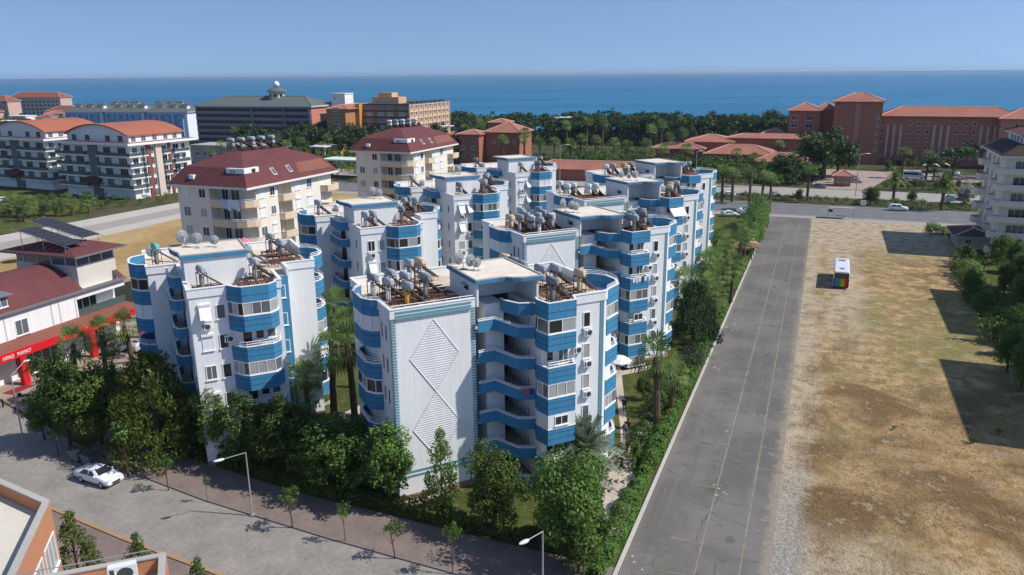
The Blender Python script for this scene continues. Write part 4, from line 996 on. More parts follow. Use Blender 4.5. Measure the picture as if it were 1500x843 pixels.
for x0, x1 in ((-16, 14.2), (20.2, 21.0)):
    for y0, z0, y1, z1 in [(a[0], a[1], b[0], b[1]) for a, b in zip(arc[:-1], arc[1:])][:(12 if x0 < 0 else 5)]:
        br_.quad((x0, y0, z0), (x1, y0, z0), (x1, y1, z1), (x0, y1, z1)); br_.quad((x0, y0, z0 - .25), (x0, y1, z1 - .25), (x1, y1, z1 - .25), (x1, y0, z0 - .25))
        br_.quad((x1, y0, z0 - .25), (x1, y1, z1 - .25), (x1, y1, z1), (x1, y0, z0), 1); br_.quad((x0, y0, z0 - .25), (x0, y0, z0), (x0, y1, z1), (x0, y1, z1 - .25), 1)
    br_.quad((x0, arc[0][0], arc[0][1] - .25), (x1, arc[0][0], arc[0][1] - .25), (x1, arc[0][0], arc[0][1]), (x0, arc[0][0], arc[0][1]), 1)
br_.build('barrel_roof', [MAROON, GREYP], F)
ge = MB(); ge.add([(14.15, y, z - .26) for y, z in arc] , [list(range(n + 1))[::-1]]); ge.build('gable_wall', WHITE, F)
for x in (-4.6, 3.4):
    d = MB(); d.box(x - 1.0, 3.0, 8.9, x + 1.0, 5.2, 10.3); dm = d.build('dormer', MAROON, F)
    r = MB(); r.add([(x - 1.4, 2.5, 10.31), (x + 1.4, 2.5, 10.31), (x + 1.4, 5.6, 10.55), (x - 1.4, 5.6, 10.55), (x - 1.4, 2.5, 10.43), (x + 1.4, 2.5, 10.43), (x + 1.4, 5.6, 10.67), (x - 1.4, 5.6, 10.67)], [[0, 3, 2, 1], [4, 5, 6, 7], [0, 1, 5, 4], [1, 2, 6, 5], [2, 3, 7, 6], [3, 0, 4, 7]]); r.build('dormer_roof', GREYP, dm)
    window(dm, x, 3.0, 9.0, 0, 1.7, 1.2, 'grey', 1)
ph = MB(); ph.prism([(14.8, 3.6), (21, 3.6), (21, 14.4), (14.8, 14.4)], 8.2, 11.3); ph.build('penthouse_wall', mat('penthouse_render', (.62, .58, .52), .85), F)
gz = MB(); gz.prism([(14.9, 3.7), (20.9, 3.7), (20.9, 14.3), (14.9, 14.3)], 11.3, 12.6); go = gz.build('penthouse_glazing', GLASSM, F)
fr = MB()
for x in (14.9, 16.9, 18.9, 20.85): fr.box(x - .06, 3.62, 11.3, x + .06, 3.697, 12.6)
for y in (5.5, 8, 10.5, 13): fr.box(14.82, y - .06, 11.3, 14.897, y + .06, 12.6)
fr.build('glazing_bars', FRAME, go)
pr = MB(); pr.prism([(13.6, 2.2), (22, 2.2), (22, 15.8), (13.6, 15.8)], 12.6, 12.85, 1); PA = [(13.6, 2.2), (22, 2.2), (22, 15.8), (13.6, 15.8)]; PB = [(16, 6), (19.6, 6), (19.6, 12), (16, 12)]
pr.loft([[(x, y, 12.853) for x, y in PA], [(x, y, 13.7) for x, y in PB]], 0, False); pr.build('penthouse_roof', [MAROON, GREYP], F)
fs_ = MB(); fs_.box(-14, -.12, 3.6, 21, .12, 4.55); fs_.build('red_fascia', RED, F)
aw = MB(); aw.add([(-14, .125, 4.5), (21, .125, 4.5), (21, 2.595, 5.0), (-14, 2.595, 5.0), (-14, .125, 4.3), (21, .125, 4.3), (21, 2.595, 4.3), (-14, 2.595, 4.3)], [[0, 1, 2, 3], [4, 7, 6, 5], [1, 5, 6, 2], [0, 3, 7, 4]]); aw.build('awning_roof', MAROONL, F)
for x in (2.7, 12.5, 20.6):
    c = MB(); c.box(x - .4, -.1, 0, x + .4, .55, 3.6); c.build('red_pillar', RED, F)
window(F, -5, 2.6, .1, 0, 5, 3.0, 'dark', 3, 'shop_front'); window(F, 6.5, 2.6, .1, 0, 6, 3.0, 'dark', 4, 'shop_front'); window(F, 16, 4.6, .1, 0, 5, 3.0, 'dark', 3, 'shop_front')
def text(s, size, m, parent, loc, rot, name='lettering'):
    c = bpy.data.curves.new(name, 'FONT'); c.body = s; c.size = size; c.extrude = .015; c.materials.append(m); c.align_x = 'LEFT'
    t = bpy.data.objects.new('text_source', c); COL.objects.link(t); bpy.context.view_layer.update()
    me = bpy.data.meshes.new_from_object(t.evaluated_get(bpy.context.evaluated_depsgraph_get())); bpy.data.objects.remove(t)
    me.materials.clear(); me.materials.append(m)
    o = bpy.data.objects.new(name, me); COL.objects.link(o); o.parent = parent; o.location = loc; o.rotation_euler = rot; return o
text('AVENUE', .62, FRAME, F, (.15, -.14, 3.85), (PI / 2, 0, 0)).scale = (.62, 1, 1); text('PHARMACY', .62, FRAME, F, (2.0, -.14, 3.85), (PI / 2, 0, 0)).scale = (.55, 1, 1)
SP = []
for j, (x0, z0, y0, y1) in enumerate(((14.4, 14.0, 4.4, 12.6), (18.2, 14.3, 5.6, 14.6))):
    o = thing('solar_panel_array', '', 'solar panels', gl(FL, FA, 0, 0, 0), FA, 'dark solar panel arrays over the penthouse roof')
    p = MB(); q = MB(); k = 7; up = Vector((0, 0, .07)); sl_ = lambda y: (y - y0) * .2
    for i in range(k):
        ya, yb = y0 + (y1 - y0) * i / k + .06, y0 + (y1 - y0) * (i + 1) / k - .06
        v = [Vector((x0, ya, z0 + sl_(ya))), Vector((x0 + 2.7, ya, z0 + sl_(ya))), Vector((x0 + 2.7, yb, z0 + sl_(yb))), Vector((x0, yb, z0 + sl_(yb)))]
        p.add([tuple(t + up) for t in v] + [tuple(t) for t in v], [[3, 2, 1, 0], [4, 5, 6, 7], [0, 1, 5, 4], [1, 2, 6, 5], [2, 3, 7, 6], [3, 0, 4, 7]])
    for y in (y0 + .3, (y0 + y1) / 2, y1 - .3):
        q.tube([(x0 - .1, y, z0 + sl_(y) - .06), (x0 + 2.8, y, z0 + sl_(y) - .06)], .05, 4, 0, False)
        for xx in (x0 + .1, x0 + 2.6): q.tube([(xx, y, 12.85), (xx, y, z0 + sl_(y) - .05)], .05, 4, 0, False)
    for xx in (x0, x0 + 2.7): q.tube([(xx, y0 - .6, z0 + sl_(y0 - .6) - .1), (xx, y1 + 1.2, z0 + sl_(y1 + 1.2) - .1)], .05, 4, 0, False)
    p.build('panel', PANEL, o); q.build('support_frame', STEEL, o); SP.append(o)
SP[0]['label'] = 'front row of dark solar panels on steel legs over the maroon penthouse roof'; SP[1]['label'] = 'rear row of dark solar panels on steel legs over the maroon penthouse roof'
# ---- terracotta parapet building at the near left
KW = mat('terracotta_paint', (.50, .23, .12), .85, .14, 1.5, .1, streak=.4)
KA = Vector((-28.5, 42.7)); d1 = Vector((math.cos(rad(150)), math.sin(rad(150)))); d2 = Vector((math.cos(rad(-72)), math.sin(rad(-72))))
K1 = [KA, KA + d1 * 13, KA + d1 * 13 + d2 * 12, KA + d2 * 12]; K1 = [tuple(p) for p in K1]
K = thing('terracotta_building', 'terracotta building with parapeted flat roof at the bottom left corner', 'building', (0, 0, 0))
w = MB(); w.prism(K1, -.2, 9.0, 0, 1); w.build('wall', [KW, mat('pale_roof_screed', (.62, .58, .50), .9, .12, .8)], K)
w = MB(); w.ring(K1, 9.0, 9.93, .35); w.build('roof_parapet', KW, K); w = MB(); w.ring(K1, 9.933, 10.02, .4); w.build('parapet_coping', CONC, K)
K2c = Vector((-19.05, 37.25)); e1 = Vector((math.cos(rad(199)), math.sin(rad(199)))); e2 = Vector((math.cos(rad(-68)), math.sin(rad(-68))))
K2 = [tuple(K2c), tuple(K2c + e1 * 8), tuple(K2c + e1 * 8 + e2 * 8), tuple(K2c + e2 * 8)]
w = MB(); w.prism(K2, -.2, 8.95, 0, 1); w.build('wall', [KW, MATS['pale_roof_screed']], K)
w = MB(); w.ring(K2, 8.95, 9.9, .3); w.build('roof_parapet', KW, K); w = MB(); w.ring(K2, 9.903, 9.98, .36); w.build('parapet_coping', CONC, K)
rl = MB(); rl.tube([(*(K2c + e1 * 7.5), 10.25), (*(K2c + e1 * .1), 10.25)], .035, 5); 
for t in (.1, 2.5, 5, 7.4): rl.tube([(*(K2c + e1 * t), 9.95), (*(K2c + e1 * t), 10.25)], .03, 5)
rl.build('roof_railing', STEEL, K)
for t in (1.7, 4.5):
    p = KA + d2 * t; window(K, p.x, p.y, 6.1, rad(108), 2.3, 2.1, 'curtain', 2); window(K, p.x, p.y, 2.9, rad(108), 2.3, 2.1, 'curtain', 2)
p = KA + d1 * .1
# the wall beside the street faces away along d1, its windows are out of sight; an air conditioner stands inside the wing parapet
pa = g(182, 842, 9.5); o = aircon((pa.x, pa.y, 9.42), rad(20)); o.scale = (1.7, 1.4, 1.5); o['label'] = 'white air conditioner hung inside the terracotta roof parapet at the bottom left'
# ---- cream building at the right edge with its off-frame neighbours whose shadows cross the field
def balcony_block(label, loc, nfl=6):
    o = thing('balcony_block', label, 'apartment block', loc, GA, 'cream balcony blocks beside the dry field'); Hh = 3.05 * nfl + .6
    body = [(0, 0), (13, 0), (13, 22), (0, 22)]
    w = MB(); w.prism(body, -.3, Hh); w.build('wall', CREAM, o)
    A = [(-1.2, -1.2), (14.2, -1.2), (14.2, 23.2), (-1.2, 23.2)]; B = [(2, 2), (11, 2), (11, 20), (2, 20)]
    s = MB(); s.prism(A, Hh, Hh + .3); s.build('eave', CREAM, o); r = MB(); r.loft([[(x, y, Hh + .303) for x, y in A], [(x, y, Hh + 2.2) for x, y in B]], 0, False); r.build('roof', mat('dark_brown_tiles', (.05, .03, .028), .85, .2), o)
    at_ = MB(); at_.box(3, 3, Hh + 2.2, 12, 19, Hh + 3.6); ao = at_.build('attic_wall', WHITE, o)
    for y in (6, 9, 12, 15): window(ao, 3, y, Hh + 2.3, -PI / 2, 1.8, 1.1, 'grey', 1)
    hip_roof(3, 3, 12, 19, Hh + 3.603, 2.0, .7).build('roof', [MAROON, CREAM, MAROON], o)
    for k in range(nfl):
        z = .9 + 3.05 * k - .3
        for pts, inner in (([(0, .8), (-1.2, .6), (-1.7, -.3), (-1.3, -1.2), (0, -1.5), (6.5, -1.5), (6.8, 0)], [(0, 0)]), ([(0, 19.5), (-1.5, 19.2), (-2.0, 17.5), (-1.5, 15.8), (0, 15.5)], []), ([(0, 9.5), (-1.0, 9.3), (-1.0, 6.6), (0, 6.4)], []), ([(8, 0), (8, -1.3), (12.9, -1.3), (12.9, 0)], [])):
            b = band(o, pts, z, z + 1.0, mat('pale_cream_parapet', (.72, .66, .56), .85), groove=()); sl = MB(); sl.prism(list(pts) + inner, z - .14, z + .1); sl.build('balcony_slab', CREAM, b)
        window(o, 3, 0, z + .2, 0, 3.2, 2.2, ('dark', 'grey')[k % 2], 2, 'balcony_door'); window(o, 10.5, 0, z + .2, 0, 2.4, 2.2, 'grey', 1, 'balcony_door')
        for y, kd in ((3.5, 'shutter'), (7.9, 'dark'), (12.4, 'grey'), (17.5, 'dark')): window(o, 0, y, z + .8, -PI / 2, 1.4, 1.5, kd, 1)
    return o
GH = balcony_block('cream apartment block with rounded balconies and dark eaves at the right picture edge', Vector((94.2, 148.5, 0)), 6)
for i, (lc, lb) in enumerate((((gl((0, 0, 0), GA, 37, 122, 0)), 'cream balcony block just outside the right picture edge, beyond the shady hedge'), ((gl((0, 0, 0), GA, 34.5, 86, 0)), 'cream balcony block outside the right picture edge, nearest the camera'))):
    c = copy_tree(GH, loc=lc); c['label'] = lb
# ---- far buildings
RW = mat('terracotta_render', (.36, .145, .098), .85, .12, .6, .0, streak=.3); RL = mat('lit_terracotta', (.52, .23, .15), .85, .1)  # RL: more orange copy for the projecting wing, its sunlight put into the colour
HA = rad(-23)
HL = g(1292, 167, 19.0); HL.z = 0
H = thing('red_hotel', 'long terracotta hotel with tiled hip roofs and a square tower', 'hotel', HL, HA)
w = MB(); w.box(0, 0, -.3, 42, 14, 18); w.build('wall', RW, H); hip_roof(0, 0, 46, 14, 18.003, 3.6).build('roof', [REDTILE, RW, HIPC], H)
w = MB(); w.box(39, -4, -.3, 52, 9, 17.6); w.build('wing_wall', RL, H); hip_roof(39, -4, 54, 10, 17.603, 3.6).build('roof', [REDTILE, RW, HIPC], H)
w = MB(); w.box(52.003, 3, -.3, 90, 16, 17.6); w.build('wing_wall', RW, H); hip_roof(50, 3, 90, 16, 17.65, 3.4).build('roof', [REDTILE, RW, HIPC], H)
w = MB(); w.box(-17, -3.5, -.3, -.003, 10.5, 23.4); w.build('tower_wall', RW, H); hip_roof(-17, -3.5, 0, 10.5, 23.403, 3.4, 1.0).build('tower_roof', [REDTILE, RW, HIPC], H)
w = MB(); w.box(-9.6, -3.75, -.3, -7.6, -3.503, 23.0); w.build('pale_strip', mat('dusty_rose', (.42, .21, .17), .85), H)
w = MB(); w.box(-34, 4, -.3, -22, 16, 19.5); w.build('wing_wall', RW, H); hip_roof(-34, 4, -22, 16, 19.503, 3.2).build('roof', [REDTILE, RW, HIPC], H)
w = MB(); w.box(-23, 7, -.3, -17.003, 15, 19.9); w.build('wing_wall', RW, H); hip_roof(-24, 7, -16.5, 15, 19.903, 3.0).build('roof', [REDTILE, RW, HIPC], H)
w = MB(); w.box(-44, 2, -.3, -34.003, 12, 10); w.build('wing_wall', RW, H); hip_roof(-44, 2, -34.5, 12, 10.003, 2.5).build('roof', [REDTILE, RW, HIPC], H)
for x in (2.5, 18.4, 33.8):
    for i in range(3):
        w = MB(); w.tube([(x + i * 2.3, -.02, 2.5), (x + i * 2.3, -.02, 14.6), (x + i * 2.3, -.02, 15.1)], [.55, .55, .1], 8); w.build('pale_pilaster', mat('pale_pilaster_paint', (.48, .36, .31), .85), H)
for k in range(5):
    z = 2.6 + 3.05 * k
    for x in (.8, 10.2, 13.2, 16.1, 25.6, 28.6, 31.5): window(H, x, 0, z, 0, 1.0, 1.35, 'dark', 0)
    window(H, -1.3, -3.5, z + 2.4, 0, .8, 1.4, 'grey', 0); window(H, 44, -4, z, 0, 1.0, 1.4, 'dark', 0)
    for x in (-31.5, -26): window(H, x, 4, z + 1.2, 0, 2.6, 1.7, 'dark', 1)
w = MB(); w.box(6, -3, 3.4, 14, -.03, 3.8); w.box(6.2, -2.9, 0, 6.6, -2.5, 3.4, 1); w.box(13.4, -2.9, 0, 13.8, -2.5, 3.4, 1); w.build('entrance_canopy', [RW, CONC], H)
# orange hotel
OW = mat('ochre_render', (.40, .20, .095), .85, .12); OL = mat('lit_peach_render', (.62, .36, .20), .85, .1); OG = mat('slate_band', (.075, .085, .11), .7, .15)  # OL: paler copy of the ochre, sun on the end facade painted in
OLc = Vector((-46.8, 366, 0)); O = thing('orange_hotel', 'orange hotel with pale gridded end facade and dark slate bands', 'hotel', OLc, rad(-20))
w = MB(); w.box(-24, .4, -.3, -.4, 45, 21.5); w.build('wall', OW, O)
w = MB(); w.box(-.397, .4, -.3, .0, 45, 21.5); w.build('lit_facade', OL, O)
s = MB(); s.box(-24.2, .2, 21.503, .3, 45.2, 22.1); s.build('roof_slab', OG, O)
w = MB(); w.box(-26, -3, -.3, -24.003, 20, 22.3); w.build('stair_wall', mat('bright_ochre', (.54, .26, .08), .85), O)
w = MB(); w.box(-36, -12, -.3, -26.003, 12, 20); w.build('wing_wall', OW, O); hip_roof(-36, -12, -25, 12, 20.003, 2, .5).build('roof', [REDTILE, OW, HIPC], O)
w = MB(); w.box(-22, 6, 22.1, -8, 14, 25); w.box(-19, 7, 25, -12, 13, 27); w.build('roof_house', OL, O)
for k in range(7):
    z = .8 + 3.0 * k
    for x in (-20.5, -14.5, -9.8, -3.5): window(O, x, .4, z + .9, 0, 3.2, 1.5, 'curtain' if k % 2 else 'grey', 3)
    b = MB(); b.box(-23.9, .25, z - .1, -.5, .397, z + .5); b.build('slate_spandrel', OG, O)
    for y in (3, 8, 13, 18, 23, 28, 33, 38, 42.5): window(O, 0, y, z + .9, PI / 2, 1.9, 1.5, 'grey', 1)
    window(O, -31, -12, z + .9 - .4, 0, 3.4, 1.5, 'grey', 2)
gm = MB()
for k in range(8): gm.box(.003, .5, .3 + 3.0 * k, .35, 45, .65 + 3.0 * k)
for i in range(10): gm.box(.003, .5 + i * 4.92, .66, .45, .9 + i * 4.92, 22.2)
gm.build('facade_grid', mat('cream_grid', (.70, .58, .46), .85), O)
pa = MB()
for i in range(6): pa.box(-3.5, 5 + i * 6.5, 22.4, -.5, 10 + i * 6.5, 22.9)
pa.build('roof_panels', PANEL, O)
# long grey hotel
GW = mat('lilac_grey_render', (.23, .22, .25), .85, .1); GR = mat('grey_green_roof', (.115, .135, .13), .85, .15)
GH_ = thing('grey_hotel', 'long grey hotel with ribbon windows and pink end wall', 'hotel', Vector((-100, 398, 0)), rad(-21))
w = MB(); w.box(-72, 0, -.3, 0, 24, 19.8); w.build('wall', GW, GH_)
w = MB(); w.box(.003, .3, -.3, .5, 23.7, 19.5); w.build('pink_end_wall', mat('salmon_render', (.55, .20, .15), .85), GH_)
hip_roof(-72, 0, .6, 24, 20.2, 4.6, 1).build('roof', [GR, WHITE, GR], GH_)
e = MB(); e.box(-72.8, -.6, 19.8, 1.4, 24.6, 20.197); e.build('eave', WHITE, GH_)
for k in range(6):
    z = 1.2 + 3.1 * k
    for x0, x1 in ((-71, -36), (-35, -16), (-15, -1.5)):
        f = MB(); f.box(x0, -.12, z + .9, x1, -.003, z + 2.3); wo = f.build('ribbon_window', GLASS, GH_)
        m_ = MB(); q = x0
        while q < x1: m_.box(q - .08, -.2, z + .9, q + .08, -.123, z + 2.3); q += 2.9
        m_.build('mullions', GW, wo)
    b = MB(); b.box(-72, -.3, z - .05, 0, -.003, z + .6); b.build('floor_band', mat('mauve_band', (.33, .31, .33), .85), GH_)
for x in (-35.5, -15.5): b = MB(); b.box(x - .5, -.5, -.3, x + .5, -.303, 19.8); b.build('pilaster', GW, GH_)
t = MB(); t.prism([(-28 + 4.2 * math.cos(a * PI / 4), 12 + 4.2 * math.sin(a * PI / 4)) for a in range(8)], 20, 27.2); to = t.build('cupola', mat('cream_cupola', (.6, .55, .45), .85), GH_)
t = MB(); t.lathe((-28, 12, 27.2), [(5.4, 0), (5.2, .4), (2.4, 2.0), (1.2, 2.2)], 12, 0, False); t.build('cupola_roof', GR, to)
t = MB(); t.lathe((-28, 12, 29.3), [(.6, 0), (1.5, .7), (1.7, 1.5), (1.3, 2.5), (.4, 3.1), (0, 3.2)], 12); t.build('ball_finial', TANKW, to)
for a in range(8):
    q = rad(22.5 + a * 45); window(to, -28 + 3.9 * math.cos(q), 12 + 3.9 * math.sin(q), 24.2, q + PI / 2, 1.8, 2, 'dark', 0)
ST = house('white stair tower standing between the grey hotel and the orange hotel', Vector((-92, 412, 0)), rad(-21), [(0, 0, 8, 8, 25.8, 0)], 'stair_tower', 'tower', WHITE, WHITE, [(2, 0, 23, 0, .8, 1.6, 'dark')])
house('pink annex with low roofs between the grey hotel and the orange hotel', Vector((-92, 385, 0)), rad(-21), [(0, 0, 13, 20, 17, 1.2)], 'pink_annex', 'hotel wing', mat('dusty_pink', (.45, .24, .22), .85), GR, [(x, 0, z, 0, 1.5, 1.4, 'dark') for x in (3, 7, 11) for z in (3, 6.5, 10, 13.5)])
# blue and white resort houses
RB = []
RBW = mat('pale_blue_render', (.72, .77, .84), .85, .1); RBB = mat('resort_blue', (.17, .36, .60), .7, .15)
src = thing('resort_house', '', 'resort house', (0, 0, 0), rad(-15), 'blue and white resort houses'); 
w = MB(); w.box(0, 0, -.3, 27, 16, 15.5); w.build('wall', RBW, src); hip_roof(0, 0, 27, 16, 15.503, 4.4, 1).build('roof', [GR, RBW, GR], src)
for x in (1.5, 10, 18.5):
    w = MB(); w.box(x, -1.2, 1, x + 6.2, -.003, 14.6); bo = w.build('blue_bay', RBB, src)
    for k in range(4): window(bo, x + 1.9, -1.2, 2 + 3.3 * k, 0, 1.8, 1.7, 'grey', 1); window(bo, x + 4.4, -1.2, 2 + 3.3 * k, 0, 1.8, 1.7, 'curtain', 1)
for x in (5, 13.5, 21):
    w = MB(); w.box(x, 4.5, 17.0, x + 3.4, 7, 19.3); do = w.build('dormer', WHITE, src); hip_roof(x, 4.5, x + 3.4, 7, 19.303, .9, .5).build('dormer_roof', [GR, GR, GR], do)
spots = [(-266, 476), (-238, 468), (-210, 460), (-266, 520), (-234, 512)]
for i, (x, y) in enumerate(spots):
    o = src if i == 0 else copy_tree(src); o.location = (x, y, 0); o.rotation_euler.z = rad(-15); RB.append(o)
for o in RB: o.scale = (1, 1, 1)
rank(RB[:3], 'blue and white resort house in the front row', ''); rank(RB[3:], 'blue and white resort house in the rear row, roof only visible')
# red roofed terraces and white houses far left
tr = []
for i, (x, y, wd, h) in enumerate(((-462, 660, 54, 17), (-432, 690, 50, 19), (-425, 610, 30, 10), (-372, 640, 26, 9))):
    o = house('', Vector((x, y, 0)), rad(-10), [(0, 0, wd, 14, h, 4.5)], 'terrace_house', 'hotel', mat('pinkish_render', (.55, .36, .30), .85), MAROONL, [(2.5 + 4 * q, 0, 2 + 3.2 * k, 0, 2.2, 1.8, 'dark') for q in range(int(wd / 4)) for k in range(int(h / 3.3))], 'terraced hotels with dull red roofs'); tr.append(o)
rank(tr, 'pinkish terraced hotel with a dull red roof at far left')
wh_ = []
for i, (x, y, wd, h) in enumerate(((-352, 540, 14, 7), (-334, 560, 12, 8), (-318, 530, 13, 6.5), (-372, 590, 16, 8), (-300, 510, 12, 7), (-350, 600, 14, 9), (-330, 500, 12, 7), (-322, 580, 13, 8), (-340, 620, 12, 8))):
    wh_.append(house('', Vector((x, y, 0)), rad(-15 + 7 * (i % 3)), [(0, 0, wd, 10, h, 2.2 if i % 3 else 0)], 'white_house', 'house', WHITE, (WHITE, MAROONL, REDTILE)[i % 3], [(2 + 3.2 * q, 0, 1.5 + 3 * k, 0, 1.4, 1.4, 'dark') for q in range(int(wd / 3.3)) for k in range(int(h / 3))], 'small white houses among the far left trees'))
rank(wh_, 'small white house among the trees far left')
# low grey pavilion beyond the barrel blocks, orange booth, canopy
house('low grey building with a flat roof right of the barrel roofed blocks', g(283, 240), GA, [(0, 0, 30, 12, 7.5, 0)], 'low_building', 'building', GW, CONC, [(3 + 4 * q, 0, 3.4, 0, 2.2, 1.6, 'dark') for q in range(6)])
house('low ochre kiosk in front of the grey hotel', g(462, 232), GA, [(0, 0, 12, 9, 5.5, 0)], 'kiosk', 'building', mat('ochre_kiosk', (.6, .33, .1), .85), CONC, [(3 + 4 * q, 0, 1.4, 0, 1.8, 1.6, 'dark') for q in range(2)])
o = thing('filling_station_canopy', 'thin white and green canopy on posts behind the cream blocks', 'canopy', g(512, 262), GA)
c = MB(); c.box(-12, 0, 6.0, 6, 9, 6.5); c.build('canopy_roof', mat('pale_green_white', (.6, .7, .64), .7), o)
for x in (-10, 4):
    for y in (1.5, 7.5): c = MB(); c.box(x - .2, y - .2, 0, x + .2, y + .2, 6.0); c.build('post', FRAME, o)
# villas and low red roofs behind the highway
VG = 'terracotta holiday villas behind the highway'
V1 = g(742, 232); wv = lambda pts: [(x, y, z, a, 1.3, 1.5, 'grey') for x, y, z, a in pts]
house('terracotta villa with two hip roofs behind the palms, left of the sea view', at(706, 226, 318) * Vector((1, 1, 0)) if False else Vector((at(672, 226, 318).x, 318, 0)), GA, [(0, 0, 9, 9, 11.6, 1.9), (9.3, 6, 24, 20, 12.2, 3.8), (8, 14, 15, 21, 15.5, 1.6)], 'villa', 'villa', RW, REDTILE, wv([(2, 0, 2.5, 0), (6.5, 0, 2.5, 0), (2, 0, 5.8, 0), (6.5, 0, 5.8, 0), (13, 6, 8, 0), (18, 6, 8, 0), (22, 6, 8, 0), (24, 10, 8, PI / 2), (24, 15, 8, PI / 2)]), VG)
house('yellow and red villa half hidden by the trees beside the orange hotel', Vector((at(652, 200, 350).x, 350, 0)), GA, [(0, 0, 11, 10, 9, 2.2)], 'villa', 'villa', mat('mustard_render', (.6, .42, .1), .85), REDTILE, wv([(3, 0, 5, 0), (8, 0, 5, 0)]), VG)
lr = Vector((at(783, 238, 268).x, 268, 0))
house('long low red roofed hall behind a row of palms beside the highway', lr, rad(-19), [(0, 0, 44, 10, 3.6, 2.6)], 'roofed_hall', 'hall', RW, REDTILE, [], None)
cx = Vector((at(1010, 240, 300).x, 300, 0))
house('restaurant complex of overlapping red hip roofs left of the red hotel', cx, rad(-21), [(-4, 14, 14, 30, 8.2, 2.6), (6, 0, 30, 15, 5.0, 3.2), (12, 20, 46, 30, 9.5, 1.6), (24, -8, 42, 5, 3.4, 3.0), (-16, 6, 4, 18, 6, 2.2)], 'restaurant', 'restaurant', RW, REDTILE, [], None)
house('small gatehouse with a red hip roof beside the hotel drive', g(1233, 272), GA, [(-2.4, -2, 2.4, 2, 3.0, 1.8)], 'gatehouse', 'gatehouse', RW, REDTILE, wv([(-1, -2, 1.2, 0), (1, -2, 1.2, 0)]), None)
o = thing('lookout', 'slender white lookout roof above the coastal pines', 'lookout', Vector((at(826, 172, 420).x, 420, 0)))
c = MB(); c.box(-5, -4, 12.4, 5, 4, 12.8); c.build('roof', FRAME, o)
for x, y in ((-4, -3), (4, -3), (-4, 3), (4, 3)): c = MB(); c.box(x - .2, y - .2, 0, x + .2, y + .2, 12.4); c.build('post', METALP, o)
# ------------------------------------------------------------------ ground, roads, sea
def AB(a, b): return (a * math.cos(GA) - b * math.sin(GA), a * math.sin(GA) + b * math.cos(GA))
def absheet(name, pts, z, m):
    """flat sheet drawn in the street grid: first axis across the car park, second toward the sea"""
    mb = MB(); mb.sheet(pts, z); o = mb.build(name, m, None, (0, 0, 0), GA); o['kind'] = 'structure'; return o
def nodes(name):
    m = bpy.data.materials.new(name); m.use_nodes = True; MATS[name] = m; nt = m.node_tree
    return m, nt.nodes, nt.links, nt.nodes['Principled BSDF']
class NG:
    def __init__(s, N, L): s.N, s.L = N, L
    def put(s, sock, v):
        if isinstance(v, (int, float)): sock.default_value = v
        elif isinstance(v, tuple): sock.default_value = (*v, 1) if len(v) == 3 and sock.type == 'RGBA' else v
        else: s.L.new(v, sock)
    def math(s, op, a, b=0.0, c=None, clamp=False):
        n = s.N.new('ShaderNodeMath'); n.operation = op; n.use_clamp = clamp; s.put(n.inputs[0], a); s.put(n.inputs[1], b)
        if c is not None: s.put(n.inputs[2], c)
        return n.outputs[0]
    def noise(s, vec, sc, det=4, rough=.55, dist=0.0):
        n = s.N.new('ShaderNodeTexNoise'); n.inputs['Scale'].default_value = sc; n.inputs['Detail'].default_value = det; n.inputs['Roughness'].default_value = rough; n.inputs['Distortion'].default_value = dist
        s.L.new(vec, n.inputs['Vector']); return n.outputs['Fac']
    def smooth(s, v, lo, hi):
        n = s.N.new('ShaderNodeMapRange'); n.interpolation_type = 'SMOOTHSTEP'; s.put(n.inputs[0], v); n.inputs[1].default_value = lo; n.inputs[2].default_value = hi; return n.outputs[0]
    def mix(s, f, a, b):
        n = s.N.new('ShaderNodeMix'); n.data_type = 'RGBA'; s.put(n.inputs['Factor'], f); s.put(n.inputs['A'], a); s.put(n.inputs['B'], b); return n.outputs['Result']
    def bump(s, h, st, d=.05):
        n = s.N.new('ShaderNodeBump'); n.inputs['Strength'].default_value = st; n.inputs['Distance'].default_value = d; s.L.new(h, n.inputs['Height']); return n.outputs[0]
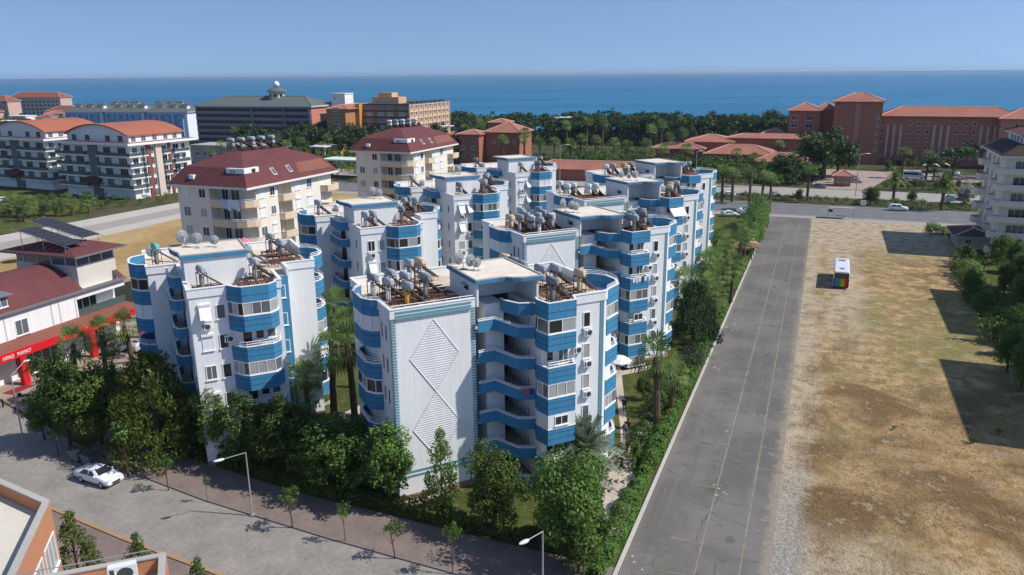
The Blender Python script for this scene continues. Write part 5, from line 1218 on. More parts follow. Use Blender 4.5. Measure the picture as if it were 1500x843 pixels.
def field_material():
    m, N, L, b = nodes('dry_field'); G_ = NG(N, L); tc = N.new('ShaderNodeTexCoord'); P = tc.outputs['Object']
    sx = N.new('ShaderNodeSeparateXYZ'); L.new(P, sx.inputs[0]); a, bb = sx.outputs['X'], sx.outputs['Y']
    n1 = G_.noise(P, .13, 5, .6, .6); n2 = G_.noise(P, .55, 6, .65); n3 = G_.noise(P, 3.5, 5, .7); n4 = G_.noise(P, .05, 3)
    straw = G_.mix(G_.smooth(n2, .40, .60), (.28, .18, .082), (.47, .335, .175))
    straw = G_.mix(G_.math('MULTIPLY', G_.smooth(n1, .48, .60), .8), straw, (.19, .125, .062))
    straw = G_.mix(G_.math('MULTIPLY', G_.smooth(n4, .49, .57), .45), straw, (.22, .19, .08))
    soil = G_.mix(G_.smooth(n2, .38, .62), (.36, .29, .20), (.46, .38, .275))
    grav = G_.mix(G_.smooth(n3, .3, .7), (.275, .25, .222), (.36, .33, .295))
    n5 = G_.noise(P, 9.0, 3, .7)
    gr = G_.math('MULTIPLY', G_.smooth(bb, 84, 104), G_.math('SUBTRACT', 1, G_.smooth(bb, 128, 150)))
    gr = G_.math('MULTIPLY', G_.math('MULTIPLY', gr, G_.smooth(a, 4, 10)), G_.smooth(n1, .40, .52))
    straw = G_.mix(G_.math('MULTIPLY', gr, .5), straw, (.25, .23, .09))
    br_ = G_.math('MULTIPLY', G_.math('SUBTRACT', 1, G_.smooth(bb, 82, 104)), G_.smooth(G_.math('ADD', G_.math('MULTIPLY', n2, .5), G_.math('MULTIPLY', n1, .5)), .44, .56))
    straw = G_.mix(G_.math('MULTIPLY', br_, .85), straw, (.165, .10, .05))
    # bare soil: beside the car park, at the far end, along a track past the parked bus and at the near corner
    wob = G_.math('MULTIPLY', G_.math('SUBTRACT', G_.math('ADD', G_.math('MULTIPLY', n1, .6), G_.math('MULTIPLY', n2, .4)), .5), 16)
    s1 = G_.math('SUBTRACT', 1, G_.smooth(G_.math('ADD', a, wob), .2, 2.4))
    s2 = G_.math('MULTIPLY', G_.smooth(G_.math('ADD', bb, G_.math('MULTIPLY', n1, 40)), 178, 200), .95)
    tr = G_.math('ABSOLUTE', G_.math('SUBTRACT', G_.math('ADD', a, G_.math('MULTIPLY', wob, .9)), 5.2))
    s3 = G_.math('MULTIPLY', G_.math('SUBTRACT', 1, G_.smooth(tr, .6, 4.5)), G_.smooth(bb, 92, 128))
    s4 = G_.math('MULTIPLY', G_.math('SUBTRACT', 1, G_.smooth(G_.math('ADD', G_.math('ADD', bb, G_.math('MULTIPLY', a, .9)), G_.math('MULTIPLY', n1, 22)), 66, 80)), .95)
    s5 = G_.math('MULTIPLY', G_.smooth(n2, .56, .64), .5)
    sm = G_.math('MAXIMUM', G_.math('MAXIMUM', G_.math('MAXIMUM', s1, s2), s3), G_.math('MAXIMUM', s4, s5))
    sm = G_.math('MULTIPLY', sm, G_.smooth(G_.math('ADD', G_.math('MULTIPLY', n2, .6), G_.math('MULTIPLY', n3, .4)), .36, .50))
    gm = G_.math('MULTIPLY', G_.math('SUBTRACT', 1, G_.smooth(G_.math('ADD', a, G_.math('MULTIPLY', n1, 3)), 1.6, 3.8)), G_.math('SUBTRACT', 1, G_.smooth(G_.math('ADD', bb, G_.math('MULTIPLY', n2, 30)), 70, 92)))
    col = G_.mix(sm, straw, soil); col = G_.mix(gm, col, grav)
    sc = N.new('ShaderNodeVectorMath'); sc.operation = 'SCALE'; L.new(col, sc.inputs[0]); L.new(G_.math('ADD', G_.math('ADD', G_.math('ADD', G_.math('MULTIPLY', n3, 1.3), G_.math('MULTIPLY', n5, 1.1)), G_.math('MULTIPLY', G_.noise(P, 22, 2, .6), .5)), -.45), sc.inputs['Scale']); col = sc.outputs[0]
    L.new(col, b.inputs['Base Color']); b.inputs['Roughness'].default_value = .95; b.inputs['Specular IOR Level'].default_value = .1
    L.new(G_.bump(G_.math('ADD', G_.math('MULTIPLY', n3, .5), n2), .9, .35), b.inputs['Normal']); return m
def patchy(name, c1, c2, c3, s1=.2, s2=1.5, bump=.4):
    m, N, L, b = nodes(name); G_ = NG(N, L); geo = N.new('ShaderNodeNewGeometry'); P = geo.outputs['Position']
    a = G_.noise(P, s1, 5, .6); c = G_.noise(P, s2, 5, .7); d = G_.noise(P, s2 * 6, 4, .7)
    col = G_.mix(G_.smooth(a, .38, .62), c1, c2); col = G_.mix(G_.math('MULTIPLY', G_.smooth(c, .45, .75), .7), col, c3)
    sc = N.new('ShaderNodeVectorMath'); sc.operation = 'SCALE'; L.new(col, sc.inputs[0]); L.new(G_.math('ADD', G_.math('MULTIPLY', d, .5), .75), sc.inputs['Scale'])
    L.new(sc.outputs[0], b.inputs['Base Color']); b.inputs['Roughness'].default_value = .95; b.inputs['Specular IOR Level'].default_value = .1
    L.new(G_.bump(d, bump, .1), b.inputs['Normal']); return m
def setts(name, c1, c2, sc, bw=.5):
    m, N, L, b = nodes(name); G_ = NG(N, L); tc = N.new('ShaderNodeTexCoord'); P = tc.outputs['Object']
    br = N.new('ShaderNodeTexBrick'); br.inputs['Scale'].default_value = sc; br.inputs['Color1'].default_value = (*c1, 1); br.inputs['Color2'].default_value = (*c2, 1); br.inputs['Mortar'].default_value = (*[q * .62 for q in c1], 1)
    br.inputs['Mortar Size'].default_value = .02; br.inputs['Brick Width'].default_value = bw; L.new(P, br.inputs['Vector'])
    n = G_.noise(P, .35, 5, .65); n2 = G_.noise(P, 2.2, 4)
    sc_ = N.new('ShaderNodeVectorMath'); sc_.operation = 'SCALE'; L.new(br.outputs['Color'], sc_.inputs[0]); L.new(G_.math('ADD', G_.math('ADD', G_.math('MULTIPLY', n, .9), G_.math('MULTIPLY', n2, .5)), .3), sc_.inputs['Scale'])
    L.new(sc_.outputs[0], b.inputs['Base Color']); b.inputs['Roughness'].default_value = .9; L.new(G_.bump(br.outputs['Fac'], .3, -.01), b.inputs['Normal']); return m
FIELD = field_material()
LAWN = patchy('garden_lawn', (.055, .075, .018), (.085, .10, .028), (.20, .16, .07))
SCRUB = patchy('coastal_scrub', (.045, .055, .022), (.085, .08, .04), (.15, .12, .075), .05, .4)
STRAW = patchy('dry_straw', (.36, .24, .10), (.45, .32, .16), (.25, .17, .065), .06, .5, .8)
SETTS = setts('grey_setts', (.31, .285, .255), (.25, .23, .21), 2.6)
REDPAV = setts('red_pavers', (.235, .175, .152), (.20, .158, .145), 4.0)
PINKPAV = setts('pink_beige_pavers', (.40, .30, .24), (.36, .28, .24), 2.0)
def asphalt_material():
    m, N, L, b = nodes('worn_car_park'); G_ = NG(N, L); tc = N.new('ShaderNodeTexCoord'); P = tc.outputs['Object']
    sx = N.new('ShaderNodeSeparateXYZ'); L.new(P, sx.inputs[0])
    n1 = G_.noise(P, .12, 5, .6); n2 = G_.noise(P, 1.1, 5, .7, .5); n3 = G_.noise(P, 14, 3)
    mp = N.new('ShaderNodeMapping'); mp.inputs['Scale'].default_value = (1.1, .045, 1); L.new(P, mp.inputs[0]); n4 = G_.noise(mp.outputs[0], 1.2, 4)
    col = G_.mix(G_.smooth(n1, .40, .60), (.120, .110, .099), (.168, .155, .141))
    col = G_.mix(G_.math('MULTIPLY', G_.smooth(n4, .48, .66), .3), col, (.19, .18, .17))
    col = G_.mix(G_.math('MULTIPLY', G_.smooth(n2, .58, .68), .45), col, (.24, .215, .185))
    col = G_.mix(G_.math('MULTIPLY', G_.smooth(n2, .40, .30), .55), col, (.07, .066, .064))
    vo = N.new('ShaderNodeTexVoronoi'); vo.feature = 'DISTANCE_TO_EDGE'; vo.inputs['Scale'].default_value = .22; wv_ = N.new('ShaderNodeVectorMath'); wv_.operation = 'ADD'; nz = N.new('ShaderNodeTexNoise'); nz.inputs['Scale'].default_value = .8; nz.inputs['Detail'].default_value = 5; L.new(P, nz.inputs['Vector']); L.new(P, wv_.inputs[0]); L.new(nz.outputs['Color'], wv_.inputs[1]); L.new(wv_.outputs[0], vo.inputs['Vector'])
    ck = G_.math('MULTIPLY', G_.math('SUBTRACT', 1, G_.smooth(vo.outputs['Distance'], .004, .016)), G_.smooth(n1, .46, .56)); col = G_.mix(G_.math('MULTIPLY', ck, .6), col, (.06, .055, .05))
    oil = G_.math('MULTIPLY', G_.smooth(G_.noise(P, .55, 2, .4), .66, .72), .5); col = G_.mix(oil, col, (.07, .066, .064))
    ed = G_.math('MULTIPLY', G_.smooth(G_.math('ADD', sx.outputs['X'], G_.math('MULTIPLY', n2, 1.0)), -9.9, -11.1), .6); col = G_.mix(ed, col, (.23, .195, .16)); ed2 = G_.math('MULTIPLY', G_.smooth(G_.math('ADD', sx.outputs['X'], G_.math('MULTIPLY', G_.math('SUBTRACT', n2, .5), 2.4)), -2.1, -1.1), .75); col = G_.mix(ed2, col, (.30, .25, .19))
    L.new(col, b.inputs['Base Color']); b.inputs['Roughness'].default_value = .88; L.new(G_.bump(n3, .25, .02), b.inputs['Normal']); return m
LOTM = asphalt_material()
COAST = 512.0
mb = MB(); CD = Vector((math.cos(rad(-20)), math.sin(rad(-20)))); CN = Vector((math.sin(rad(20)), math.cos(rad(20))))
def coast(t, off): p = Vector((0, COAST - 4)) + CD * t + CN * off; return (p.x, p.y)
gpts = [(-2500, -300), (2500, -300)] + [coast(t, 0) for t in (2600, 700, 420, 300, 200, 100, 0, -100, -200, -320, -450, -620, -900, -2600)]
mb.sheet(gpts, 0.0); n0 = len(gpts)
o = mb.build('ground', SCRUB); o['kind'] = 'structure'
b2 = MB(); ts = [2600, 1200, 700, 420, 300, 200, 100, 0, -100, -200, -320, -450, -620, -900, -2600]
for t0, t1 in zip(ts[:-1], ts[1:]):
    p = [coast(t0, -14), coast(t0, 12), coast(t1, 12), coast(t1, -14)]
    b2.add([(*p[0], .05), (*p[1], -1.4), (*p[2], -1.4), (*p[3], .05)], [[0, 1, 2, 3]])
o = b2.build('beach', patchy('beach_sand', (.50, .42, .31), (.42, .35, .26), (.35, .3, .22))); o['kind'] = 'structure'
def sea_material():
    m, N, L, b = nodes('sea_water'); G_ = NG(N, L); geo = N.new('ShaderNodeNewGeometry'); P = geo.outputs['Position']
    mp = N.new('ShaderNodeMapping'); mp.inputs['Scale'].default_value = (.25, 1, 1); mp.inputs['Rotation'].default_value = (0, 0, rad(12)); L.new(P, mp.inputs[0])
    big = G_.noise(mp.outputs[0], .004, 5, .6, .4); mid = G_.noise(mp.outputs[0], .03, 5, .6); sm = G_.noise(mp.outputs[0], .35, 5, .65)
    sp = N.new('ShaderNodeVectorMath'); sp.operation = 'DOT_PRODUCT'; L.new(P, sp.inputs[0]); sp.inputs[1].default_value = (CN.x, CN.y, 0)
    near = G_.smooth(sp.outputs['Value'], COAST + 260, COAST - 30)
    col = G_.mix(G_.smooth(big, .42, .58), (.008, .118, .245), (.012, .15, .295)); col = G_.mix(G_.math('MULTIPLY', near, .55), col, (.04, .27, .36))
    col = G_.mix(G_.math('MULTIPLY', G_.smooth(mid, .5, .65), .4), col, (.035, .21, .36))
    L.new(col, b.inputs['Base Color']); b.inputs['Roughness'].default_value = .35; b.inputs['Specular IOR Level'].default_value = .22; b.inputs['IOR'].default_value = 1.33
    L.new(G_.bump(G_.math('ADD', G_.math('MULTIPLY', sm, .6), mid), 1.0, 1.6), b.inputs['Normal']); return m
mb = MB(); S_ = 60000
mb.sheet([coast(-S_, 4), coast(S_, 4), coast(S_, S_), coast(-S_, S_)], -1.05); o = mb.build('sea', sea_material()); o['kind'] = 'structure'
# garden, car park, field, roads
absheet('garden_lawn', [(-77, 48), (-12.4, 44), (-11.4, 44), (-11.4, 201), (-60, 201), (-77, 120)], .012, LAWN)
absheet('car_park', [(-11.15, 20), (-.9, 20), (-1.5, 203), (-11.15, 203)], .03, LOTM)
absheet('dry_field', [(-1.2, 20), (25.5, 20), (26.5, 203), (-1.75, 203)], .02, FIELD); absheet('shady_verge', [(25.5, 20), (90, 20), (90, 201), (26.5, 201)], .016, LAWN)
absheet('highway', [(-420, 206), (300, 206), (300, 225), (-420, 225)], .03, ASPH2)
absheet('highway_shoulder', [(-420, 202), (300, 202), (300, 206.0), (-420, 206.0)], .024, ASPHL)
absheet('median', [(-420, 225.3), (300, 225.3), (300, 239.7), (-420, 239.7)], .016, SCRUB)
absheet('far_carriageway', [(-420, 240), (300, 240), (300, 257), (-420, 257)], .03, ASPHL)
absheet('forecourt', [(-3, 258), (13, 258), (20, 288), (58, 286), (60, 303), (-2, 312)], .02, PINKPAV)
mk = MB()
for b_ in (212.3, 218.8):
    for q in range(-40, 60): mk.sheet([(q * 5, b_ - .08), (q * 5 + 2.2, b_ - .08), (q * 5 + 2.2, b_ + .08), (q * 5, b_ + .08)], .036)
for b_ in (207.0, 224.4, 241, 256): mk.sheet([(-200, b_ - .08), (280, b_ - .08), (280, b_ + .08), (-200, b_ + .08)], .036)
o = mk.build('highway_markings', mat('worn_white_paint', (.5, .5, .48), .8, .3), None, (0, 0, 0), GA); o['kind'] = 'structure'
mk = MB(); LP = mat('faded_line_paint', (.25, .22, .155), .85, .9, 1.5)
mk.sheet([(-6.05, 40), (-5.93, 40), (-6.9, 196), (-7.02, 196)], .036); mk.sheet([(-3.0, 40), (-2.88, 40), (-4.1, 196), (-4.22, 196)], .036)
for i in range(34):
    b_ = 49.6 + i * 4.42; s = (b_ - 40) / 156
    mk.sheet([(-8.5, b_), (-6.0 - s, b_), (-6.0 - s, b_ + .11), (-8.5, b_ + .11)], .041)
    if i % 7 != 3: mk.sheet([(-2.95 - 1.15 * s, b_ + .6), (-1.15, b_ + .6), (-1.15, b_ + .71), (-2.95 - 1.15 * s, b_ + .71)], .041)
o = mk.build('parking_lines', LP, None, (0, 0, 0), GA); o['kind'] = 'structure'
sp = MB(); WP = mat('white_splash', (.5, .49, .47), .8, .3, 3)
rng = np.random.default_rng(5)
for (px_, py_, r_) in ((1078, 474, .55), (1076, 483, .9), (985, 620, .5), (978, 635, .4), (1060, 634, .5), (935, 820, .5), (1052, 540, .5), (1058, 720, .5), (1110, 610, .4), (965, 640, .35), (1098, 476, .35)):
    c = g(px_, py_)
    for k in range(7 if r_ < .6 else 3):
        cc = c + Vector((rng.normal() * r_, rng.normal() * r_ * 1.2, 0)); q = r_ * rng.uniform(.06, .25)
        sp.sheet([(cc.x + q * math.cos(t * .785) * rng.uniform(.6, 1.4), cc.y + q * math.sin(t * .785) * rng.uniform(.6, 1.3)) for t in range(8)], .047 + k * .0008)
o = sp.build('paint_splashes', WP); o['kind'] = 'structure'
kb = MB(); kb.prism([(-11.5, 46), (-11.2, 46), (-11.2, 201), (-11.5, 201)], -.1, .16); o = kb.build('car_park_kerb', KERB, None, (0, 0, 0), GA); o['kind'] = 'structure'
KL = [(-140, 70), (-100, 58.5), (-83.4, 53.7), (-74.9, 51.6), (-64, 48.7), (-54.8, 46.5), (-46.6, 45.3), (-33.5, 44.3), (-24.8, 43.9), (-11.6, 43.4)]
IL = [(-140, 54), (-100, 46), (-72, 41.6), (-58, 39.8), (-48.6, 38.6), (-39.7, 37.8), (-20, 36.3), (40, 33)]
absheet('street', KL + [(-11.2, 43.2), (40, 42)] + IL[::-1], .02, SETTS)
absheet('inner_pavement', IL + [(40, 0), (-140, 0)], .008, REDPAV)
eb = MB(); eb.strip(IL, .0, .1, .35); o = eb.build('street_edging', mat('ochre_edging', (.36, .24, .14), .9, .2), None, (0, 0, 0), GA); o['kind'] = 'structure'
SW = KL[4:]
sw = MB(); sw.prism(SW + [(-11.6, 48.6), (-22.5, 48.6), (-40, 49.2), (-52, 50.6), (-66, 53.5)], -.1, .13, 0); o = sw.build('pavement', REDPAV, None, (0, 0, 0), GA); o['kind'] = 'structure'
kb = MB(); kb.strip([(a, b + .08) for a, b in SW], -.1, .14, .16); o = kb.build('street_kerb', mat('dark_kerb', (.2, .18, .165), .9, .25), None, (0, 0, 0), GA); o['kind'] = 'structure'
absheet('side_street', [(-100, 58.8), (-76.5, 52.2), (-77, 62), (-77, 130), (-100, 130)], .026, PINKPAV)
# garden paths
def pxsheet(name, pts, z, m):
    mb = MB(); mb.sheet([g(*p)[:2] for p in pts], z); o = mb.build(name, m); o['kind'] = 'structure'; return o
PATHM = setts('pale_path_tiles', (.56, .47, .38), (.50, .43, .35), 1.6)
pxsheet('garden_path', [(893, 800), (912, 792), (934, 748), (937, 708), (928, 694), (920, 637), (912, 560), (908, 520), (897, 520), (901, 560), (908, 620), (911, 677), (895, 687), (881, 724)], .02, PATHM)
pxsheet('gravel_bed', [(911, 677), (895, 687), (881, 724), (878, 712), (884, 690), (897, 668), (909, 662)], .017, mat('brown_gravel', (.34, .27, .22), .95, .4, 6, .5))
pxsheet('garden_path', [(455, 628), (540, 588), (556, 592), (470, 640)], .02, PATHM)
pxsheet('garden_path', [(590, 735), (680, 700), (690, 706), (600, 745)], .02, PATHM)
pxsheet('garden_path', [(905, 545), (952, 536), (956, 541), (907, 551)], .024, PATHM)
# road and dry ground on the left
mb = MB(); mb.sheet([(-165, 78), (-70, 279), (-60, 262), (-136, 64)], .02); o = mb.build('gravel_road_verge', mat('white_gravel', (.48, .44, .39), .95, .25, .8, .3)); o['kind'] = 'structure'
mb = MB(); mb.sheet([(-152, 84), (-67, 268), (-62, 263), (-143, 80)], .026); o = mb.build('back_road', ASPHL); o['kind'] = 'structure'
mb = MB(); mb.sheet([(-135.5, 64), (-60.5, 262), (-30, 250), (-24, 170), (-52, 100), (-64, 82)], .012); o = mb.build('straw_field', STRAW); o['kind'] = 'structure'
mb = MB(); mb.sheet([(-166, 80), (-110, 198), (-128, 238), (-230, 290), (-260, 100)], .014); o = mb.build('hotel_garden', LAWN); o['kind'] = 'structure'
# straw tufts on the dry field
rng = np.random.default_rng(3); mb = MB()
ND = 7000
for i in range(ND):
    a = rng.uniform(.5, 24); b_ = 44 + (rng.uniform() ** 1.6) * 150
    if math.sin(a * .7 + b_ * .21) + math.sin(a * .31 - b_ * .13 + 1) < rng.normal() * .9 - .2: continue
    if abs(a - 5) < 3 and b_ > 105 and rng.uniform() < .8: continue
    if a < 3.5 or b_ < 62 or b_ > 175: continue
    x, y = AB(a, b_); h = rng.uniform(.03, .085); t = rng.uniform(0, PI); w = rng.uniform(.03, .09); q_ = rng.uniform(0, 2 * PI); lx, ly = 3.2 * h * math.cos(q_), 3.2 * h * math.sin(q_); t = q_ + PI / 2
    mb.add([(x - math.cos(t) * w, y - math.sin(t) * w, .02), (x + math.cos(t) * w, y + math.sin(t) * w, .02), (x + math.cos(t) * w * 1.2 + lx, y + math.sin(t) * w * 1.2 + ly, h), (x - math.cos(t) * w * 1.2 + lx, y - math.sin(t) * w * 1.2 + ly, h * .8)], [[0, 1, 2, 3]])
STRAWL = leafmat('straw_blades', (.33, .235, .125), (.50, .385, .23), .6, 0)
o = mb.build('dry_grass', STRAWL); tag(o, 'tan dry grass growing in tufts over the vacant field', 'grass', kind='stuff')
for i, (x, y) in enumerate(((1462, 638), (1425, 650), (1310, 630))):
    tree('bush', 2, g(x, y), .55 if i < 2 else .35, 'bush', ('bright green bush alone on the dry field, largest one', 'small green bush on the dry field beside the largest bush', 'tiny green bush in the middle of the dry field')[i], 'bush')

# ------------------------------------------------------------------ planting
def under(x, y, h): p = g(x, y, h); p.z = 0; return p
def palm(base, crown, label, seed=1, kind='fan'):
    p = g(*base); h = at(crown[0], crown[1], p.y).z
    H0 = {'fan': 5.2, 'fantall': 9.0, 'fansmall': 2.4}[kind]
    return tree(kind, seed, p, h / H0, 'fan_palm', label, 'palm tree', 'fan palms', sxy=max(.8, min(1.25, h / H0)))
def palms_under(pts, h, text, kind='fan', grp='fan palms', sc=1.0, name='fan_palm'):
    os_ = []
    for i, (x, y) in enumerate(pts):
        hh = h * RR.uniform(.94, 1.06); H0 = {'fan': 5.2, 'fantall': 9.0, 'fansmall': 2.4}[kind]
        os_.append(tree(kind, 1 + i % 3, under(x, y, hh), hh / H0, name, '', 'palm tree', grp, sxy=sc * RR.uniform(.92, 1.1)))
    rank(os_, text); return os_
palm((453, 619), (454, 551), 'fan palm in front of the tall blind wing behind the street trees', 1)
palm((490, 614), (490, 515), 'tall fan palm on the lawn left of the diamond walled block, middle of three trunks', 2)
palm((520, 617), (516, 504), 'fan palm on the lawn closest to the curved left bays of the diamond walled block', 3)
palms_under([(417, 556)], 6.0, 'fan palm touching the lower bay of the block behind the conifer')
palms_under([(490, 452), (510, 478), (472, 470)], 7.5, 'fan palm deep between the two left row blocks')
palm((961, 630), (960, 524), 'tall single fan palm on the lawn right of the garden path', 2)
palm((983, 606), (985, 548), 'fan palm leaning over the hedge beside the tall single palm', 1)
palms_under([(1003, 414)], 7.0, 'fan palm rising left of the dark wide conifer')
palms_under([(1047, 380), (1056, 398), (1044, 415), (1062, 372), (1070, 358), (1082, 352), (1092, 343), (1058, 345), (1036, 385), (1050, 432), (1074, 388), (1100, 330), (1086, 336)], 6.0, 'fan palm in the grove beside the car park hedge', sc=1.1)
palms_under([(102, 506), (147, 490), (187, 478)], 7.0, 'fan palm on the pavement before the red awning')
palms_under([(164, 536)], 6.0, 'fan palm among the dark street corner trees')
o = tree('date', 1, g(854, 702), 1.4, 'date_palm', 'grey green date palm with feathery fronds at the right corner of the nearest block', 'palm tree')
o = tree('date', 3, g(815, 706), .8, 'date_palm', 'small date palm beside the stair of the nearest block', 'palm tree')
far = [(792, 208), (812, 208), (837, 211), (852, 203), (873, 205), (899, 208), (920, 213), (947, 211), (979, 200), (952, 224), (971, 219), (1005, 219), (768, 205), (737, 205)]
palms_under(far, 10.0, 'tall fan palm in the row before the low red roofed hall', 'fantall', 'tall fan palms behind the highway', 1.35)
palms_under([(831, 184), (860, 179), (883, 180), (960, 176), (953, 190), (1000, 178), (1003, 194), (768, 196), (970, 182)], 12.0, 'tall shaggy fan palm nearer the beach', 'fantall', 'tall fan palms behind the highway', 1.45)
palms_under([(690, 172), (700, 176), (715, 178), (724, 182), (706, 184), (682, 190)], 12.5, 'tall fan palm crowding the terracotta villa', 'fantall', 'tall fan palms behind the highway', 1.4)
palms_under([(1081, 224), (1103, 232), (1141, 211), (1101, 252), (1075, 253), (1060, 250), (1118, 258), (1131, 262), (1186, 250), (1325, 222), (1361, 226)], 8.5, 'fan palm along the highway left of the red hotel forecourt', 'fantall', 'tall fan palms behind the highway', 1.25)
palms_under([(309, 222), (381, 199), (405, 202), (480, 202), (491, 182), (545, 186), (470, 214), (325, 212), (345, 190), (360, 196), (395, 190), (440, 206), (530, 225), (420, 212)], 9.0, 'fan palm in the gardens before the grey and orange hotels', 'fantall', 'tall fan palms behind the highway', 1.25)
for i, (x, y, s, l) in enumerate(((1312, 262, 1.5, 'date palm on the median left of the white sport utility car'), (1384, 270, 1.7, 'date palm on the median beside the white oleander'))):
    tree('date', 2, under(x, y, 5 * s * .8), s * .8, 'date_palm', l, 'palm tree')
palms_under([(12, 300), (24, 299), (42, 300), (60, 297), (80, 297), (104, 296), (128, 292), (33, 305)], 3.6, 'small garden palm before the barrel roofed blocks', 'fansmall', 'small palms in the hotel garden', 1.1)
cy = []
for x, y in ((12, 322), (27, 324), (52, 322), (63, 320), (70, 310), (90, 312), (124, 306), (134, 304), (157, 302)): cy.append(tree('column', 1, g(x, y), .95, 'cypress', '', 'tree', 'narrow cypresses in the hotel garden'))
rank(cy, 'narrow dark cypress in the garden before the barrel roofed blocks')
bs = []
for i in range(26):
    x = 5 + i * 9.6; y = 322 - i * 1.05 - 5 * (i % 3); bs.append(tree(('bush', 'shrub')[i % 2], 1, g(x, min(y, 318)), 1.2, 'garden_shrub', '', 'shrub', 'shrubs along the hotel garden edge'))
rank(bs, 'rounded shrub along the garden edge of the barrel roofed blocks')
# trees by the street
def placed(kind, seed, base, top, label, name='street_tree', w=None, H0=7.0, grp=None, cat='tree'):
    w = w * (1.12 if kind == 'thuja' else 1.3) if w else None
    p = g(*base); h = at(base[0], top, p.y).z
    h *= 1.07
    return tree(kind, seed, p, h / H0, name, label, cat, grp, sxy=(w or h / H0))
placed('broad', 1, (104, 655), 528, 'large dark street tree at the left end of the row, above the leftmost lamp', w=.95)
placed('broad', 2, (150, 652), 540, 'large dark street tree between the scooter and the feathery conifer', w=1.1)
placed('thuja', 1, (236, 672), 520, 'broad feathery yellow green conifer beside the left blue block', 'conifer', 1.45, 9.0)
placed('broad', 3, (316, 678), 566, 'street tree between the feathery conifer and the bent lamp', w=.75)
placed('slim', 1, (361, 690), 580, 'narrow street tree directly behind the bent lamp post', w=1.0)
placed('broad', 1, (424, 705), 592, 'street tree third to the right of the feathery conifer, in front of the fan palms', w=1.1)
placed('broad', 2, (500, 722), 618, 'street tree below the curved left bays of the diamond walled block', w=1.15)
placed('broad', 3, (571, 745), 632, 'street tree covering the left corner of the diamond wall', w=1.0)
placed('slim', 2, (648, 757), 640, 'slender street tree standing before the lower diamond relief', w=.75)
placed('round', 1, (724, 783), 664, 'round crowned street tree below the blue stair landings', w=.85)
placed('round', 2, (836, 826), 663, 'largest round crowned tree, before the bay of the nearest block', w=1.0)
placed('round', 3, (848, 842), 770, 'low dense tree under the largest round crowned tree at the bottom edge', w=.62, H0=7.0)
placed('round', 1, (812, 788), 738, 'low shrubby tree between the two round crowned trees', w=.55)
placed('broad', 1, (272, 668), 585, 'dark tree squeezed between the conifer and its right neighbour', w=.8)
placed('broad', 3, (392, 690), 600, 'leafy tree just right of the narrow street tree', w=.75)
placed('broad', 2, (462, 705), 622, 'leafy tree left of the one under the curved left bays', w=.85)
placed('broad', 1, (66, 645), 585, 'street tree at the far left end of the pavement row', w=.55)
sm = []
for (b_, t) in (((188, 699), 618), ((247, 719), 669), ((305, 737), 697), ((429, 774), 716), ((506, 795), 738), ((579, 819), 764), ((663, 842), 768), ((86, 668), 630)):
    p = g(*b_); h = at(b_[0], t, p.y).z; sm.append(tree('small', 1 + len(sm) % 3, (p.x, p.y, .13), h / 3.05, 'kerb_tree', '', 'tree', 'young trees along the kerb', sxy=h / 3.05 * (.35 if b_[0] == 305 else .55 if b_[0] in (506, 663) else .9)))
rank(sm, 'young tree in the pavement by the kerb')
for (x, y, s, l) in ((108, 800, .85, 'leafy tree beside the window of the terracotta building'), (200, 800, .62, 'small tree right of the terracotta parapet corner, on the inner pavement'), (290, 838, .62, 'small tree at the bottom edge right of the terracotta wing')):
    tree('slim', 2, under(x, y, 3.4), s, 'pavement_tree', l, 'tree', None, sxy=s * 1.15)
tree('cypress', 1, g(1014, 506), 1.2, 'conifer', 'dark wide conifer between the right row blocks and the car park hedge', 'tree', sxy=1.15)
tree('olive', 1, g(1016, 548), .95, 'olive_tree', 'grey green olive bush in front of the dark wide conifer', 'tree')
tree('broad', 2, g(942, 586), .42, 'garden_tree', 'small shady tree on the lawn behind the tall single palm', 'tree')
os_ = []
for i in range(30):
    p = RR.choice(((-66, 62), (-60, 85), (-46, 80), (-30, 110), (-22, 120), (-40, 110), (-50, 120), (-34, 140), (-18, 150), (-24, 185), (-16, 180), (-30, 195), (-16, 120), (-36, 180)))
    x, y = AB(p[0] + RR.uniform(-4, 4), p[1] + RR.uniform(-5, 5))
    # keep clear of the blocks
    if any((Vector((x, y)) - (b.location + ROT @ Vector((8, 4, 0))).xy).length < 14 for b in BN): continue
    os_.append(tree(RR.choice(('broad', 'bush', 'olive')), 1, (x, y, 0), RR.uniform(.6, 1.0), 'garden_tree', '', 'tree', 'garden trees among the blocks'))
rank(os_, 'garden tree between the blue and white blocks')
def hedge(name, pts, half, h, n, m, label, size=.3, seed=1):
    o = leafy_solid(name, pts, half, h, n, m, size, seed); o['label'] = label; return o
W = lambda *p: [AB(*q) for q in p]
hedge('hedge', W((-12.5, 46.5), (-12.5, 75), (-12.6, 110)), .68, 1.3, 20000, LEAFH, 'shaggy bright green hedge along the white car park kerb, long low stretch', .27)
hedge('hedge', W((-12.7, 110), (-12.6, 160)), .85, 1.5, 10000, LEAFH, 'bright green hedge along the kerb beside the palm grove', .34, 2)
hedge('hedge', W((-13.2, 160), (-13.2, 199)), 1.9, 5.4, 12000, LEAFH, 'tall bright green hedge at the highway end of the car park', .45, 3)
hedge('hedge', W((-14.2, 63), (-14.3, 72), (-14.2, 90)), .7, 1.6, 4500, LEAF, 'darker shrub band behind the bright kerb hedge', .28, 4)
hedge('hedge', W((-13, 49.6), (-22.5, 49.6), (-40, 50.2), (-52, 51.6), (-66, 54.5)), .6, 1.3, 14000, LEAF, 'dark hedge between the red pavement and the garden of the blocks', .26, 5)
hedge('hedge', W((25, 112), (24.5, 140), (26, 165)), 1.6, 2.4, 9000, LEAF, 'dark overgrown hedge along the right side of the dry field', .4, 6)
